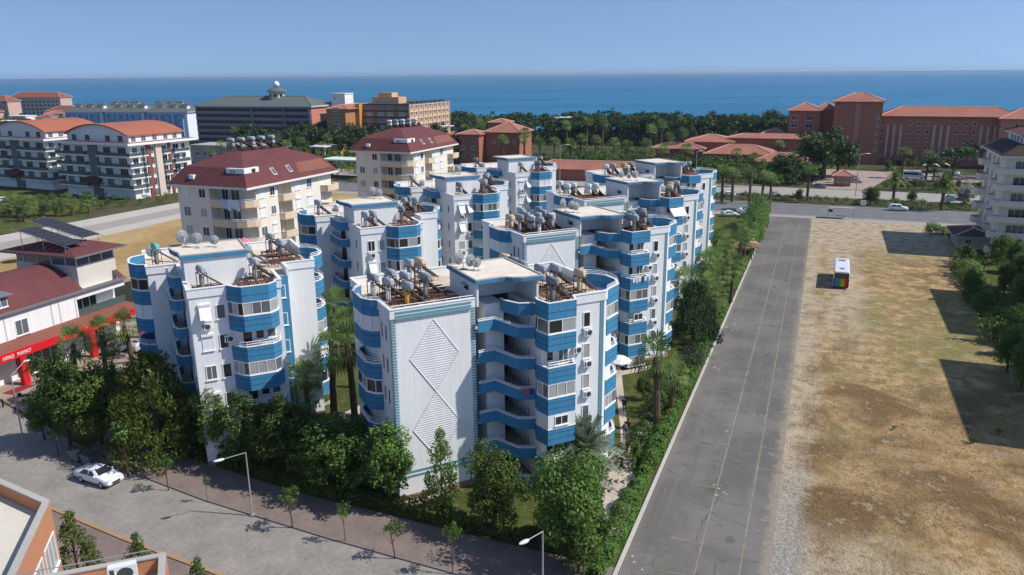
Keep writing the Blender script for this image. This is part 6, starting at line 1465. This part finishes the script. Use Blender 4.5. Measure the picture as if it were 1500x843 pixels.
hedge('hedge', W((24.5, 190), (24.5, 201)), 1.2, 1.2, 1800, LEAFH, 'short clipped hedge by the highway corner of the dry field', .3, 7)
hedge('hedge', W((29, 196), (40, 196)), .9, 1.0, 1500, LEAFY, 'clipped yellow green hedge before the rounded balcony block', .3, 8)
os_ = []
for i, (x, y, s) in enumerate(((1405, 402, .9), (1418, 440, 1.0), (1436, 470, 1.0), (1456, 500, 1.1), (1475, 545, 1.1), (1495, 570, 1.2), (1480, 380, 1.3), (1497, 425, 1.3), (1415, 392, .9), (1440, 395, 1.0), (1462, 388, 1.1), (1485, 400, 1.2), (1428, 420, .9), (1470, 430, 1.0), (1492, 455, 1.2), (1450, 446, .9), (1488, 505, 1.0), (1478, 520, .8))):
    os_.append(tree(('bush', 'round', 'broad')[i % 3], 1, g(x, y), s * (2.0, .75, .7)[i % 3], 'boundary_tree', '', 'tree', 'dark bushes along the right field boundary'))
rank(os_, 'dark bushy tree along the right edge of the dry field')
# beyond the highway
os_ = []
for x, y, s in ((1394, 266, 1.15), (1432, 262, 1.2), (1470, 262, 1.2), (1366, 268, .85)): os_.append(tree('pine', 1, g(x, y), s, 'umbrella_pine', '', 'tree', 'umbrella pines before the red hotel'))
rank(os_, 'umbrella pine in front of the red hotel car park')
tree('bigtree', 1, g(1206, 262), 1.5, 'pine', 'very large dark pine in front of the red hotel tower', 'tree', sxy=1.85); tree('bigtree', 2, g(1226, 259), 1.1, 'pine', 'dark pine beside the gatehouse of the red hotel', 'tree', sxy=1.3)
tree('bigtree', 3, g(1150, 268), .9, 'pine', 'dark pine left of the very large pine', 'tree', sxy=1.2)
tree('norfolk', 1, Vector((at(897, 175, 440).x, 440, 0)), .98, 'norfolk_pine', 'tiered norfolk pine standing against the sea', 'tree')
for x, yb, Y, s, sx, l in ((755, 168, 430, 1.35, 2.0, 'big rounded tree behind the terracotta villa, against the sea'), (740, 170, 432, 1.2, 1.5, 'rounded tree left of the biggest one behind the villa'), (1085, 176, 430, 1.2, 1.35, 'grey green tree rising above the pine wood left of the red hotel'), (1130, 170, 420, 1.4, 1.7, 'tallest ragged tree at the left end of the red hotel'), (1150, 176, 415, 1.15, 1.6, 'ragged tree touching the red hotel wing')):
    tree('bigtree', 2, Vector((at(x, yb, Y).x, Y, 0)), s, 'coastal_tree', l, 'tree', sxy=sx)
def wood(name, label, n, area, h, seed, m, size=1.0, r=(1.6, 2.8)):
    rng = np.random.default_rng(seed); mb = MB(); st = MB()
    for i in range(n):
        x, y = area(rng); hh = h * rng.uniform(.75, 1.15); R_ = rng.uniform(2.6, 4.6)
        cs = [(x + rng.normal() * R_ * .45, y + rng.normal() * R_ * .45, hh - 2 + rng.uniform(-1.6, 1.4), rng.uniform(*r) * .8) for k in range(7)]
        cs += [(x + rng.normal() * R_ * .8, y + rng.normal() * R_ * .8, rng.uniform(.6, hh * .55), rng.uniform(*r) * .75) for k in range(4)]
        leaves(mb, cs, 9, size, rng, flat=.3); st.tube([(x, y, -.1), (x, y, hh - 1.5)], [.3, .18], 5)
    o = thing(name, label, 'wood'); o['kind'] = 'stuff'; mb.build('crowns', m, o); st.build('trunks', BARK, o); return o
def strip_area(t0, t1, o0, o1):
    def f(rng): t = rng.uniform(t0, t1); return coast(t, rng.uniform(o0 if t < 45 else -92, o1))
    return f
wood('coastal_wood', 'dense dark pine wood along the beach between the orange and red hotels', 900, strip_area(-75, 330, -185, -22), 12.5, 1, PINE, 1.15)
wood('roadside_wood', 'mixed dark trees and shrubs between the highway and the low red hall', 200, lambda r: AB(r.uniform(-105, -4), r.uniform(262, 330)), 5.5, 2, LEAF, .9, (1.2, 2.0))
wood('far_left_wood', 'trees scattered among the white houses at the far left', 230, lambda r: (lambda y: (-y * r.uniform(.44, .70), y))(r.uniform(400, 640)), 8.0, 3, LEAF, 1.1)
wood('hotel_garden_wood', 'trees and shrubs between the cream blocks and the grey hotel', 90, lambda r: (r.uniform(-105, -30), r.uniform(262, 350)), 6.0, 4, LEAF, .9, (1.2, 2.0))
# median planting
mh = []
for i in range(56): a_ = -60 + i * 2.3 + RR.uniform(-.4, .4); mh.append(tree(('bush', 'shrub', 'bush')[i % 3], 1, (*AB(a_, 228.5 + 2 * (i % 2) + RR.uniform(-.5, .5)), 0), RR.uniform(1.0, 1.6), 'median_shrub', '', 'shrub', 'shrubs on the highway median'))
rank(mh[:28], 'shrub in the left half of the highway median'); rank(mh[28:], 'shrub in the right half of the highway median')
tree('round', 2, g(1275, 300), .75, 'median_tree', 'broad dark tree on the median behind the bus shelter', 'tree', sxy=1.05); tree('round', 3, g(1335, 301), .6, 'median_tree', 'small rounded tree on the median above the white sport utility car', 'tree'); tree('round', 1, g(1170, 297), .55, 'median_tree', 'dark tree on the median at the end of the car park', 'tree')
os_ = []
for i in range(15): os_.append(tree(('bush', 'round', 'bush')[i % 3], 1 + i % 2, g(1298 + i * 10.5, 277.5 + 2 * (i % 2)), (1.5, .42, 1.9)[i % 3], 'verge_shrub', '', 'shrub', 'shrubs along the hotel car park'))
rank(os_, 'dark shrub between the far carriageway and the hotel car park')
os_ = []
for i, (x, y) in enumerate(((1300, 250), (1318, 249), (1338, 248), (1356, 247), (1450, 252), (1240, 252), (1225, 268), (1176, 270), (1158, 272), (1140, 273), (1196, 266))): os_.append(tree(('round', 'bigtree', 'bush')[i % 3], 1, g(x, y), (.55, .45, 2.4)[i % 3], 'hotel_tree', '', 'tree', 'low trees at the foot of the red hotel'))
rank(os_, 'low dark tree at the foot of the red hotel')
WO = leafmat('oleander_blossom', (.10, .14, .06), (.60, .58, .56), .2)
o = tree('round', 1, g(1413, 300), .8, 'oleander', 'white flowering oleander on the median', 'tree', sxy=1.1)
for c in o.children:
    if c.name.startswith('crown'): c.data = c.data.copy(); c.data.materials[0] = WO
BG = leafmat('bougainvillea', (.10, .02, .03), (.30, .05, .09), .2)
o = tree('bush', 1, g(1178, 262), 2.6, 'bougainvillea', 'dark red bougainvillea below the very large pine', 'shrub')
for c in o.children:
    if c.name.startswith('crown'): c.data = c.data.copy(); c.data.materials[0] = BG
# ------------------------------------------------------------------ vehicles
def heading(p, q): d = g(*q) - g(*p); return math.atan2(d.y, d.x)
hd = heading((119, 706.5), (150, 716))
wm_ = (g(119, 706.5) + g(150, 716)) / 2; wm_ += Vector((-math.sin(hd), math.cos(hd), 0)) * .8
car('sedan', CARW, (wm_.x, wm_.y, .02), hd, 'white sedan parked by the kerb beside the dustbins')
dr = GA
car('suv', CARW, (*g(1315, 309)[:2], .03), dr + .03, 'white sport utility car driving on the near carriageway of the highway')
car('sedan', CARG, (*g(1199, 276)[:2], .03), dr, 'dark grey car on the far carriageway left of the gatehouse')
car('hatch', CARS, (*g(1254, 268)[:2], .03), rad(-30), 'pale car parked on the hotel drive right of the gatehouse')
car('hatch', CARG, (*g(1247, 262)[:2], .03), rad(-25), 'dark car parked behind the pale car on the hotel drive')
car('hatch', CARG, (*g(1326, 274)[:2], .03), rad(-30), 'dark car parked under the palms by the hotel car park')
for i, (x, y, p) in enumerate(((1373, 259, CARW), (1390, 259, CARS), (1402, 258, CARW))):
    car('hatch', p, (*g(x, y)[:2], .03), rad(60), ('white car under the left beige canopy of the hotel car park', 'silver car between two white cars in the hotel car park', 'white car before the umbrella pine of the hotel car park')[i])
car('hatch', CARW, (*g(1067, 288)[:2], .02), rad(5), 'white car parked behind the palm pair at the highway end of the right row')
car('hatch', CARS, (*g(1091, 318)[:2], .02), rad(60), 'silver car parked against the tall bright hedge'); car('hatch', CARW, (*g(1085, 311)[:2], .02), rad(60), 'white car parked beside the silver car against the tall bright hedge')
car('hatch', CARW, (*g(1068, 317)[:2], .02), rad(10), 'white car under trees beside the last block of the right row')
car('hatch', CARS, (*g(212, 512)[:2], .03), rad(65), 'silver car parked between the red awning and the left blue block')
car('sedan', CARG, (*g(177, 515)[:2], .03), rad(65), 'dark car half hidden by palms before the red awning')
car('hatch', CARW, (*g(5, 296)[:2], .03), rad(60), 'white car at the left picture edge beside the barrel roofed block')
# minibus
o = thing('minibus', 'white minibus with dark windows parked at the hotel entrance', 'minibus', (*g(1338, 262)[:2], .03), rad(-24))
def vanbody(prof, W_, name, m, o):
    r = []
    for x, zb, zt, k in prof: r.append([(x, -W_ / 2, zb), (x, -W_ / 2, zt - .55), (x, -W_ / 2 * k, zt - .1), (x, -W_ / 2 * k * .85, zt), (x, W_ / 2 * k * .85, zt), (x, W_ / 2 * k, zt - .1), (x, W_ / 2, zt - .55), (x, W_ / 2, zb)])
    return MB().loft(r, 0, False).build(name, m, o)
vanbody([(-3.4, .45, 2.6, .94), (-3.3, .4, 2.7, .94), (1.9, .4, 2.7, .94), (2.7, .4, 1.75, .9), (3.4, .4, 1.25, .9), (3.5, .5, .95, .9)], 2.05, 'body', CARW, o)
for sg in (-1, 1):
    w = MB(); w.box(-3.1, sg * 1.032 - .006, 1.35, 1.3, sg * 1.032 + .006, 2.1); w.box(1.45, sg * 1.032 - .006, 1.3, 2.1, sg * 1.032 + .006, 1.75); w.build('side_window', GLASS, o)
w = MB(); w.quad((1.98, -.85, 2.64), (2.72, -.85, 1.8), (2.72, .85, 1.8), (1.98, .85, 2.64)); w.build('windscreen', GLASS, o); wheelset(o, (-2.2, 2.3), 1.0, .36)
# pickup
o = thing('pickup_truck', 'small pale lorry with a flat load bed on the far carriageway', 'lorry', (*g(1400, 298)[:2], .03), GA + PI)
vanbody([(.6, .5, 2.2, .9), (1.9, .5, 2.2, .9), (2.6, .5, 1.4, .9), (2.9, .55, 1.2, .9)], 1.9, 'cab', CARW, o)
w = MB(); w.box(-3.0, -.95, .75, .5, .95, .95); w.strip([(.45, -.92), (-2.96, -.92), (-2.96, .92), (.45, .92)], .95, 1.5, .06); w.build('load_bed', CARS, o)
w = MB(); w.quad((1.95, -.75, 2.12), (2.6, -.75, 1.46), (2.6, .75, 1.46), (1.95, .75, 2.12)); w.v = [(x + .02, y, z + .02) for x, y, z in w.v]; w.build('windscreen', GLASS, o); wheelset(o, (-2.0, 1.9), .95, .36)
# bus seen from behind
bp = (g(1221, 424) + g(1241, 424)) / 2; ba = rad(67.5)
o = thing('bus', 'white bus with a rainbow striped rear parked on the dry field', 'bus', (bp.x + math.cos(ba) * 5.2, bp.y + math.sin(ba) * 5.2, .02), ba)
r = []
for x, k, zt in ((-5.2, .97, 2.92), (-5.1, 1, 3.0), (4.9, 1, 3.0), (5.15, .98, 2.9)):
    r.append([(x, -1.25 * k, .38), (x, -1.25 * k, 2.6), (x, -1.12 * k, zt - .06), (x, -.95 * k, zt), (x, .95 * k, zt), (x, 1.12 * k, zt - .06), (x, 1.25 * k, 2.6), (x, 1.25 * k, .38)])
MB().loft(r, 0, False).build('body', CARW, o)
w = MB(); w.box(-5.235, -1.1, 1.75, -5.203, 1.1, 2.7); w.build('rear_window', GLASS, o)
w = MB(); RB_ = [(.02, .05, .30), (.03, .22, .50), (.04, .28, .10), (.06, .33, .06), (.55, .42, .03), (.62, .16, .02), (.45, .02, .015), (.20, .012, .012)]
for i in range(8): w.box(-5.23, 1.19 - (i + 1) * .2975, .42, -5.203, 1.19 - i * .2975, 1.73, i)
w.build('rainbow_stripes', [mat('bus_stripe_%s' % n_, c_, .45, .05) for n_, c_ in zip(('navy', 'sky', 'green', 'leaf', 'yellow', 'orange', 'red', 'maroon'), RB_)], o)
for sg in (-1, 1):
    w = MB(); w.box(-4.8, sg * 1.256 - .006, 1.5, 4.6, sg * 1.256 + .006, 2.45); w.build('side_windows', GLASS, o)
w = MB(); w.box(5.12, -1.05, 1.2, 5.2, 1.05, 2.7); w.build('windscreen', GLASS, o)
w = MB(); w.box(-3.6, -.3, 3.003, -3.1, .3, 3.1); w.box(-.6 + 3.4, -.55, 3.003, 3.6, .55, 3.12); w.box(-2.7, -.5, 3.003, -2.5, .5, 3.06); w.build('roof_hatches', mat('hatch_grey', (.25, .26, .27), .6), o)
w = MB(); w.box(-5.3, -1.2, .3, -5.2, 1.2, .41); w.build('rear_bumper', BLACK, o); wheelset(o, (-3.0, 3.3), 1.2, .48)
# scooter
o = thing('scooter', 'white scooter parked at the corner of the pavement by the bollards', 'scooter', (*g(45, 588)[:2], .03), rad(35))
w = MB(); w.loft([[(x, -hw, z0), (x, -hw * .7, z1), (x, hw * .7, z1), (x, hw, z0)] for x, hw, z0, z1 in ((-.9, .1, .55, .7), (-.55, .2, .35, .75), (-.1, .2, .3, .72), (.1, .16, .25, .34), (.4, .16, .25, .34), (.55, .2, .3, .85), (.68, .14, .4, 1.0), (.75, .06, .6, .98))]); w.build('body', CARW, o)
w = MB(); w.box(-.75, -.15, .76, .0, .15, .86); w.build('seat', BLACK, o)
w = MB(); w.tube([(.75, 0, .3), (.55, 0, 1.1)], .04, 6); w.tube([(.52, -.33, 1.12), (.52, .33, 1.12)], .025, 6); w.build('handlebar', BLACK, o)
w = MB(); w.box(-1.15, -.22, .8, -.75, .22, 1.15); w.build('top_box', BLACK, o)
for x in (-.6, .78): w = MB(); w.tube([(x, -.05, .26), (x, .05, .26)], .26, 12); w.build('wheel', BLACK, o)
# dustbins
for i, (x, y) in enumerate(((112, 678), (130, 684))):
    p = g(x, y); o = thing('dustbin', ('grey wheeled dustbin at the kerb, the left one of a pair', 'grey wheeled dustbin at the kerb, the right one of a pair beside the white sedan')[i], 'dustbin', (p.x, p.y + .4, .03), rad(-28), 'dustbins by the kerb')
    w = MB(); w.loft([[(-.6, -.45, .2), (.6, -.45, .2), (.6, .45, .2), (-.6, .45, .2)], [(-.7, -.53, 1.15), (.7, -.53, 1.15), (.7, .53, 1.15), (-.7, .53, 1.15)]], 0, False); w.build('bin_body', mat('bin_grey', (.15, .17, .17), .6, .2, 4), o)
    w = MB(); w.loft([[(-.74, -.57, 1.155), (.74, -.57, 1.155), (.74, .57, 1.155), (-.74, .57, 1.155)], [(-.7, -.2, 1.32), (.7, -.2, 1.32), (.7, .2, 1.32), (-.7, .2, 1.32)]], 0, False); w.build('lid', mat('bin_lid', (.04, .05, .05), .5), o)
    for sx in (-.5, .5):
        for sy in (-.35, .35): w = MB(); w.tube([(sx, sy - .04, .1), (sx, sy + .04, .1)], .1, 8); w.build('wheel', BLACK, o)
p = g(1123, 327); o = thing('dustbin', 'dark dustbin at the end of the tall bright hedge', 'dustbin', (p.x, p.y, .03), GA)
w = MB(); w.loft([[(-.5, -.4, .15), (.5, -.4, .15), (.5, .4, .15), (-.5, .4, .15)], [(-.6, -.5, 1.3), (.6, -.5, 1.3), (.6, .5, 1.3), (-.6, .5, 1.3)]], 0, False); w.build('bin_body', BLACK, o); w = MB(); w.box(-.64, -.54, 1.303, .64, .54, 1.4); w.build('lid', GREYP, o)
bo = []
for x, y in ((5, 597), (23, 589), (-8, 604)):
    p = g(x, y); o = thing('bollard', '', 'bollard', (p.x, p.y, .02), 0, 'bollards at the street corner'); w = MB(); w.lathe((0, 0, 0), [(.09, 0), (.09, .75), (.11, .76), (.11, .9), (.05, .96), (0, .97)], 10); w.build('post', BLACK, o); bo.append(o)
bo[0]['label'] = 'black bollard at the street corner farther from the scooter'; bo[1]['label'] = 'black bollard at the street corner right beside the scooter'; bo[2]['label'] = 'black bollard outside the left picture edge'
p = g(28, 571); o = MB(); o.box(-1.5, -.75, 0, 1.5, .75, .012); q = o.build('entrance_mat', mat('red_mat', (.25, .03, .035), .95), None, (p.x, p.y, .04), FA); tag(q, 'dark red mat on the paving before the red pillar', 'mat')
# ------------------------------------------------------------------ people and bench
hp = math.atan2(-1, .05) - PI / 2
p = g(915, 641); person((p.x, p.y, .03), hp, (.20, .14, .14), (.03, .035, .06), 'person in a faded maroon top and dark trousers on the path, left of a pair', .8, .95)
p = g(919.5, 639); person((p.x + .05, p.y + .25, .03), hp, (.055, .02, .025), (.16, .18, .23), 'person in a dark top and grey trousers on the path, right of a pair', .3, 1.0)
p = g(914, 604); person((p.x, p.y, .03), hp, (.02, .02, .022), (.02, .02, .025), 'person in dark clothes in the tree shade farther up the garden path', .5, .97)
p = g(949, 643); o = thing('bench', 'pale stone slab bench on the lawn beside the tall single palm', 'bench', (p.x, p.y, .01), rad(-8))
w = MB(); w.box(-1.0, -.4, .38, 1.0, .4, .5); w.build('seat', CONC, o)
for x in (-.7, .7): w = MB(); w.box(x - .12, -.32, 0, x + .12, .32, .378); w.build('leg', CONC, o)
o = thing('parasol', 'white parasol on the terrace at the foot of the second right row block', 'parasol', (*g(906, 552)[:2], 0), 0)
w = MB(); w.lathe((0, 0, 0), [(0, 2.7), (.9, 2.45), (1.5, 2.1), (1.52, 2.0)], 8, 0, False); w.build('canopy', mat('white_canvas', (.75, .77, .75), .8, .1), o); w = MB(); w.tube([(0, 0, 0), (0, 0, 2.6)], .04, 6); w.build('pole', FRAME, o)
o = thing('pergola', 'low brown tiled shelter among the palms beside the car park hedge', 'shelter', (*g(1088, 378)[:2], 0), GA)
hip_roof(-2, -2.2, 2, 2.2, 2.3, 1.0, .4).build('roof', [MAROONL, BARK, HIPC], o)
for x in (-1.8, 1.8):
    for y in (-2, 2): w = MB(); w.box(x - .08, y - .08, 0, x + .08, y + .08, 2.3); w.build('post', BARK, o)
# ------------------------------------------------------------------ lamps, shelter, sign
def lamp(loc, h, arm, label, s=1.0, rise=-.15, grp='street lamps'):
    o = thing('street_lamp', label, 'street lamp', loc, 0, grp)
    w = MB(); w.tube([(0, 0, 0), (0, 0, h)], [.075 * s, .05 * s], 8); w.build('pole', METALP, o)
    w = MB(); e = Vector((arm[0], arm[1], h + rise)); w.tube([(0, 0, h - .02), e], .035 * s, 6); w.build('arm', METALP, o)
    d = Vector((arm[0], arm[1], 0)).normalized(); n = Vector((-d.y, d.x, 0)); w = MB()
    rr = [];
    for t, k, zz in ((-.1, .06, .05), (.15, .17, .07), (.5, .16, .06), (.7, .05, .03)):
        c = e + d * t * s; rr.append([tuple(c + n * k * s - Vector((0, 0, .06))), tuple(c + n * k * .7 * s + Vector((0, 0, zz))), tuple(c - n * k * .7 * s + Vector((0, 0, zz))), tuple(c - n * k * s - Vector((0, 0, .06)))])
    w.loft(rr); w.build('lamp_head', mat('lamp_head_white', (.78, .78, .76), .4), o)
    w = MB(); w.box(-.18 * s, -.18 * s, -.02, .18 * s, .18 * s, .04); w.build('base_plate', METALP, o)
    return o
lamp(g(370, 756) + Vector((0, 0, .12)), 5.65, (-1.55, -.85), 'bent street lamp on the pavement before the narrow street tree')
p = g(795, 779, 6.0); lamp(Vector((p.x, p.y, .12)), 5.9, (-1.0, -.75), 'street lamp at the bottom edge below the largest round crowned tree')
lamp(g(35, 650), 7.2, (.55, 1.5), 'street lamp at the left corner beside the large dark street tree', rise=.9)
lamp(g(1253, 288), 12, (2.0, .3), 'tall highway lamp before the gatehouse', 1.7, .2); lamp(g(820, 266), 12, (2.0, .3), 'tall highway lamp behind the last block of the left row', 1.7, .2); lamp(under(1021, 222, 12.0), 12, (.8, .2), 'tall lamp behind the roof of the block closest to the highway', 1.7, .1)
p = g(1231, 320); o = thing('bus_shelter', 'thin steel bus shelter at the end of the car park', 'bus shelter', (p.x, p.y, .03), GA)
w = MB(); w.box(-3.0, -.8, 2.5, 3.0, 1.0, 2.62); w.build('roof', METALP, o)
for x in (-2.9, 2.9):
    for y in (-.7, .9): w = MB(); w.tube([(x, y, 0), (x, y, 2.5)], .05, 6); w.build('post', METALP, o)
w = MB(); w.box(-1.2, .2, .42, 1.2, .55, .5); w.build('seat', BLACK, o); w = MB(); w.box(-2.85, .86, 1.3, -1.9, .93, 1.9); w.build('notice_board', BLACK, o); w = MB(); w.box(-5.6, -1.6, 0, 0, -1.3, .25); w.build('kerb_bench', mat('dark_stone', (.06, .06, .06), .9), o)
p = g(1262, 323); o = thing('road_sign', 'white square road sign on a thin post beside the bus shelter', 'road sign', (p.x, p.y, .02), GA)
w = MB(); w.tube([(0, 0, 0), (0, 0, 4.6)], .05, 6); w.build('post', METALP, o); w = MB(); w.box(-.6, -.06, 3.7, .6, -.05 + .04, 4.9); w.build('sign_plate', FRAME, o); w = MB(); w.box(-.25, -.075, 4.0, .3, -.063, 4.45); w.build('sign_mark', mat('pale_mark', (.55, .5, .42), .7), o)
cn = mat('beige_canvas', (.62, .52, .40), .8, .1); os_ = []
for i, (x, y) in enumerate(((1363, 252), (1378, 251))):
    p = g(x, y); o = thing('parking_canopy', ('beige arched canopy over parked cars, left one', 'beige arched canopy over parked cars, right one')[i], 'canopy', (p.x, p.y, .02), rad(-24), 'canopies of the hotel car park')
    w = MB(); n = 8; pr = [(-2.6 + 5.2 * t / n, 2.2 + .8 * math.sin(PI * t / n)) for t in range(n + 1)]
    for a, b in zip(pr[:-1], pr[1:]): w.quad((a[0], -2.5, a[1]), (b[0], -2.5, b[1]), (b[0], 2.5, b[1]), (a[0], 2.5, a[1])); w.quad((a[0], -2.5, a[1] - .06), (a[0], 2.5, a[1] - .06), (b[0], 2.5, b[1] - .06), (b[0], -2.5, b[1] - .06))
    w.build('canvas', cn, o)
    for sx in (-2.5, 2.5):
        for sy in (-2.3, 2.3): w = MB(); w.tube([(sx, sy, 0), (sx, sy, 2.2)], .06, 6); w.build('post', METALP, o)
o = thing('parasol', 'green and white garden parasol behind the maroon penthouse roof', 'parasol', under(28, 365, 2.6), 0)
w = MB(); w.lathe((0, 0, 0), [(0, 3.3), (1.1, 2.9), (2.0, 2.4), (2.02, 2.3)], 8, 0, False); w.build('canopy', mat('green_canvas', (.03, .28, .14), .8, .1), o); w = MB(); w.tube([(0, 0, 0), (0, 0, 3.2)], .05, 6); w.build('pole', FRAME, o)
p = g(1440, 372); o = house('small dark roofed outbuilding beside the clipped hedges', gl((0, 0, 0), GA, 26.5, 177, 0), GA, [(0, 0, 6.5, 9, 2.4, 1.4)], 'outbuilding', 'outbuilding', mat('grey_render', (.4, .38, .35), .85), mat('charcoal_tiles', (.06, .055, .06), .85), [(2, 0, .9, 0, 1.2, 1.1, 'dark')], None)
# ------------------------------------------------------------------ light, sky, air
SUN_EL, SUN_AZ = rad(46.5), rad(-8.5)
d = Vector((math.cos(SUN_AZ) * math.cos(SUN_EL), math.sin(SUN_AZ) * math.cos(SUN_EL), math.sin(SUN_EL)))
s = bpy.data.lights.new('sun', 'SUN'); s.energy = 4.4; s.angle = rad(.53); s.color = (1, .95, .87)
so = bpy.data.objects.new('sun', s); COL.objects.link(so); so.rotation_euler = (-d).to_track_quat('-Z', 'Y').to_euler(); so.location = (60, 0, 120)
wd = bpy.data.worlds.new('World'); SC.world = wd; wd.use_nodes = True; nt = wd.node_tree; N = nt.nodes; L = nt.links
sky = N.new('ShaderNodeTexSky'); sky.sky_type = 'NISHITA'; sky.sun_disc = False; sky.sun_elevation = SUN_EL; sky.sun_rotation = PI / 2 - SUN_AZ
sky.altitude = 0; sky.air_density = 1.0; sky.dust_density = .3; sky.ozone_density = 3.0
tc = N.new('ShaderNodeTexCoord'); ad = N.new('ShaderNodeVectorMath'); ad.operation = 'ADD'; ad.inputs[1].default_value = (0, 0, .22)
L.new(tc.outputs['Generated'], ad.inputs[0]); nm = N.new('ShaderNodeVectorMath'); nm.operation = 'NORMALIZE'; L.new(ad.outputs[0], nm.inputs[0]); L.new(nm.outputs[0], sky.inputs['Vector'])
bg = N['Background']; L.new(sky.outputs[0], bg.inputs['Color']); bg.inputs['Strength'].default_value = .14
HZ = True
if HZ:
    hb = MB(); hb.box(-6000, -320, -2.2, 6000, 20000, 62)
    hz = bpy.data.materials.new('air'); hz.use_nodes = True; n_ = hz.node_tree; n_.nodes.remove(n_.nodes['Principled BSDF'])
    pv = n_.nodes.new('ShaderNodeVolumePrincipled'); pv.inputs['Color'].default_value = (.62, .76, .95, 1); pv.inputs['Density'].default_value = .00007; pv.inputs['Anisotropy'].default_value = .2
    n_.links.new(pv.outputs[0], n_.nodes['Material Output'].inputs['Volume'])
    o = hb.build('haze', hz); tag(o, 'thin pale summer haze over the coast', 'haze', kind='stuff')
vs = SC.view_settings; SC.display_settings.display_device = 'sRGB'; vs.view_transform = 'Standard'; vs.look = 'None'; vs.exposure = .07; vs.gamma = 1; vs.use_curve_mapping = False
SC.render.engine = 'CYCLES'; cy_ = SC.cycles; cy_.max_bounces = 6; cy_.diffuse_bounces = 3; cy_.glossy_bounces = 2; cy_.transmission_bounces = 3; cy_.transparent_max_bounces = 6; cy_.volume_bounces = 0
cy_.use_denoising = True; cy_.sample_clamp_indirect = 5
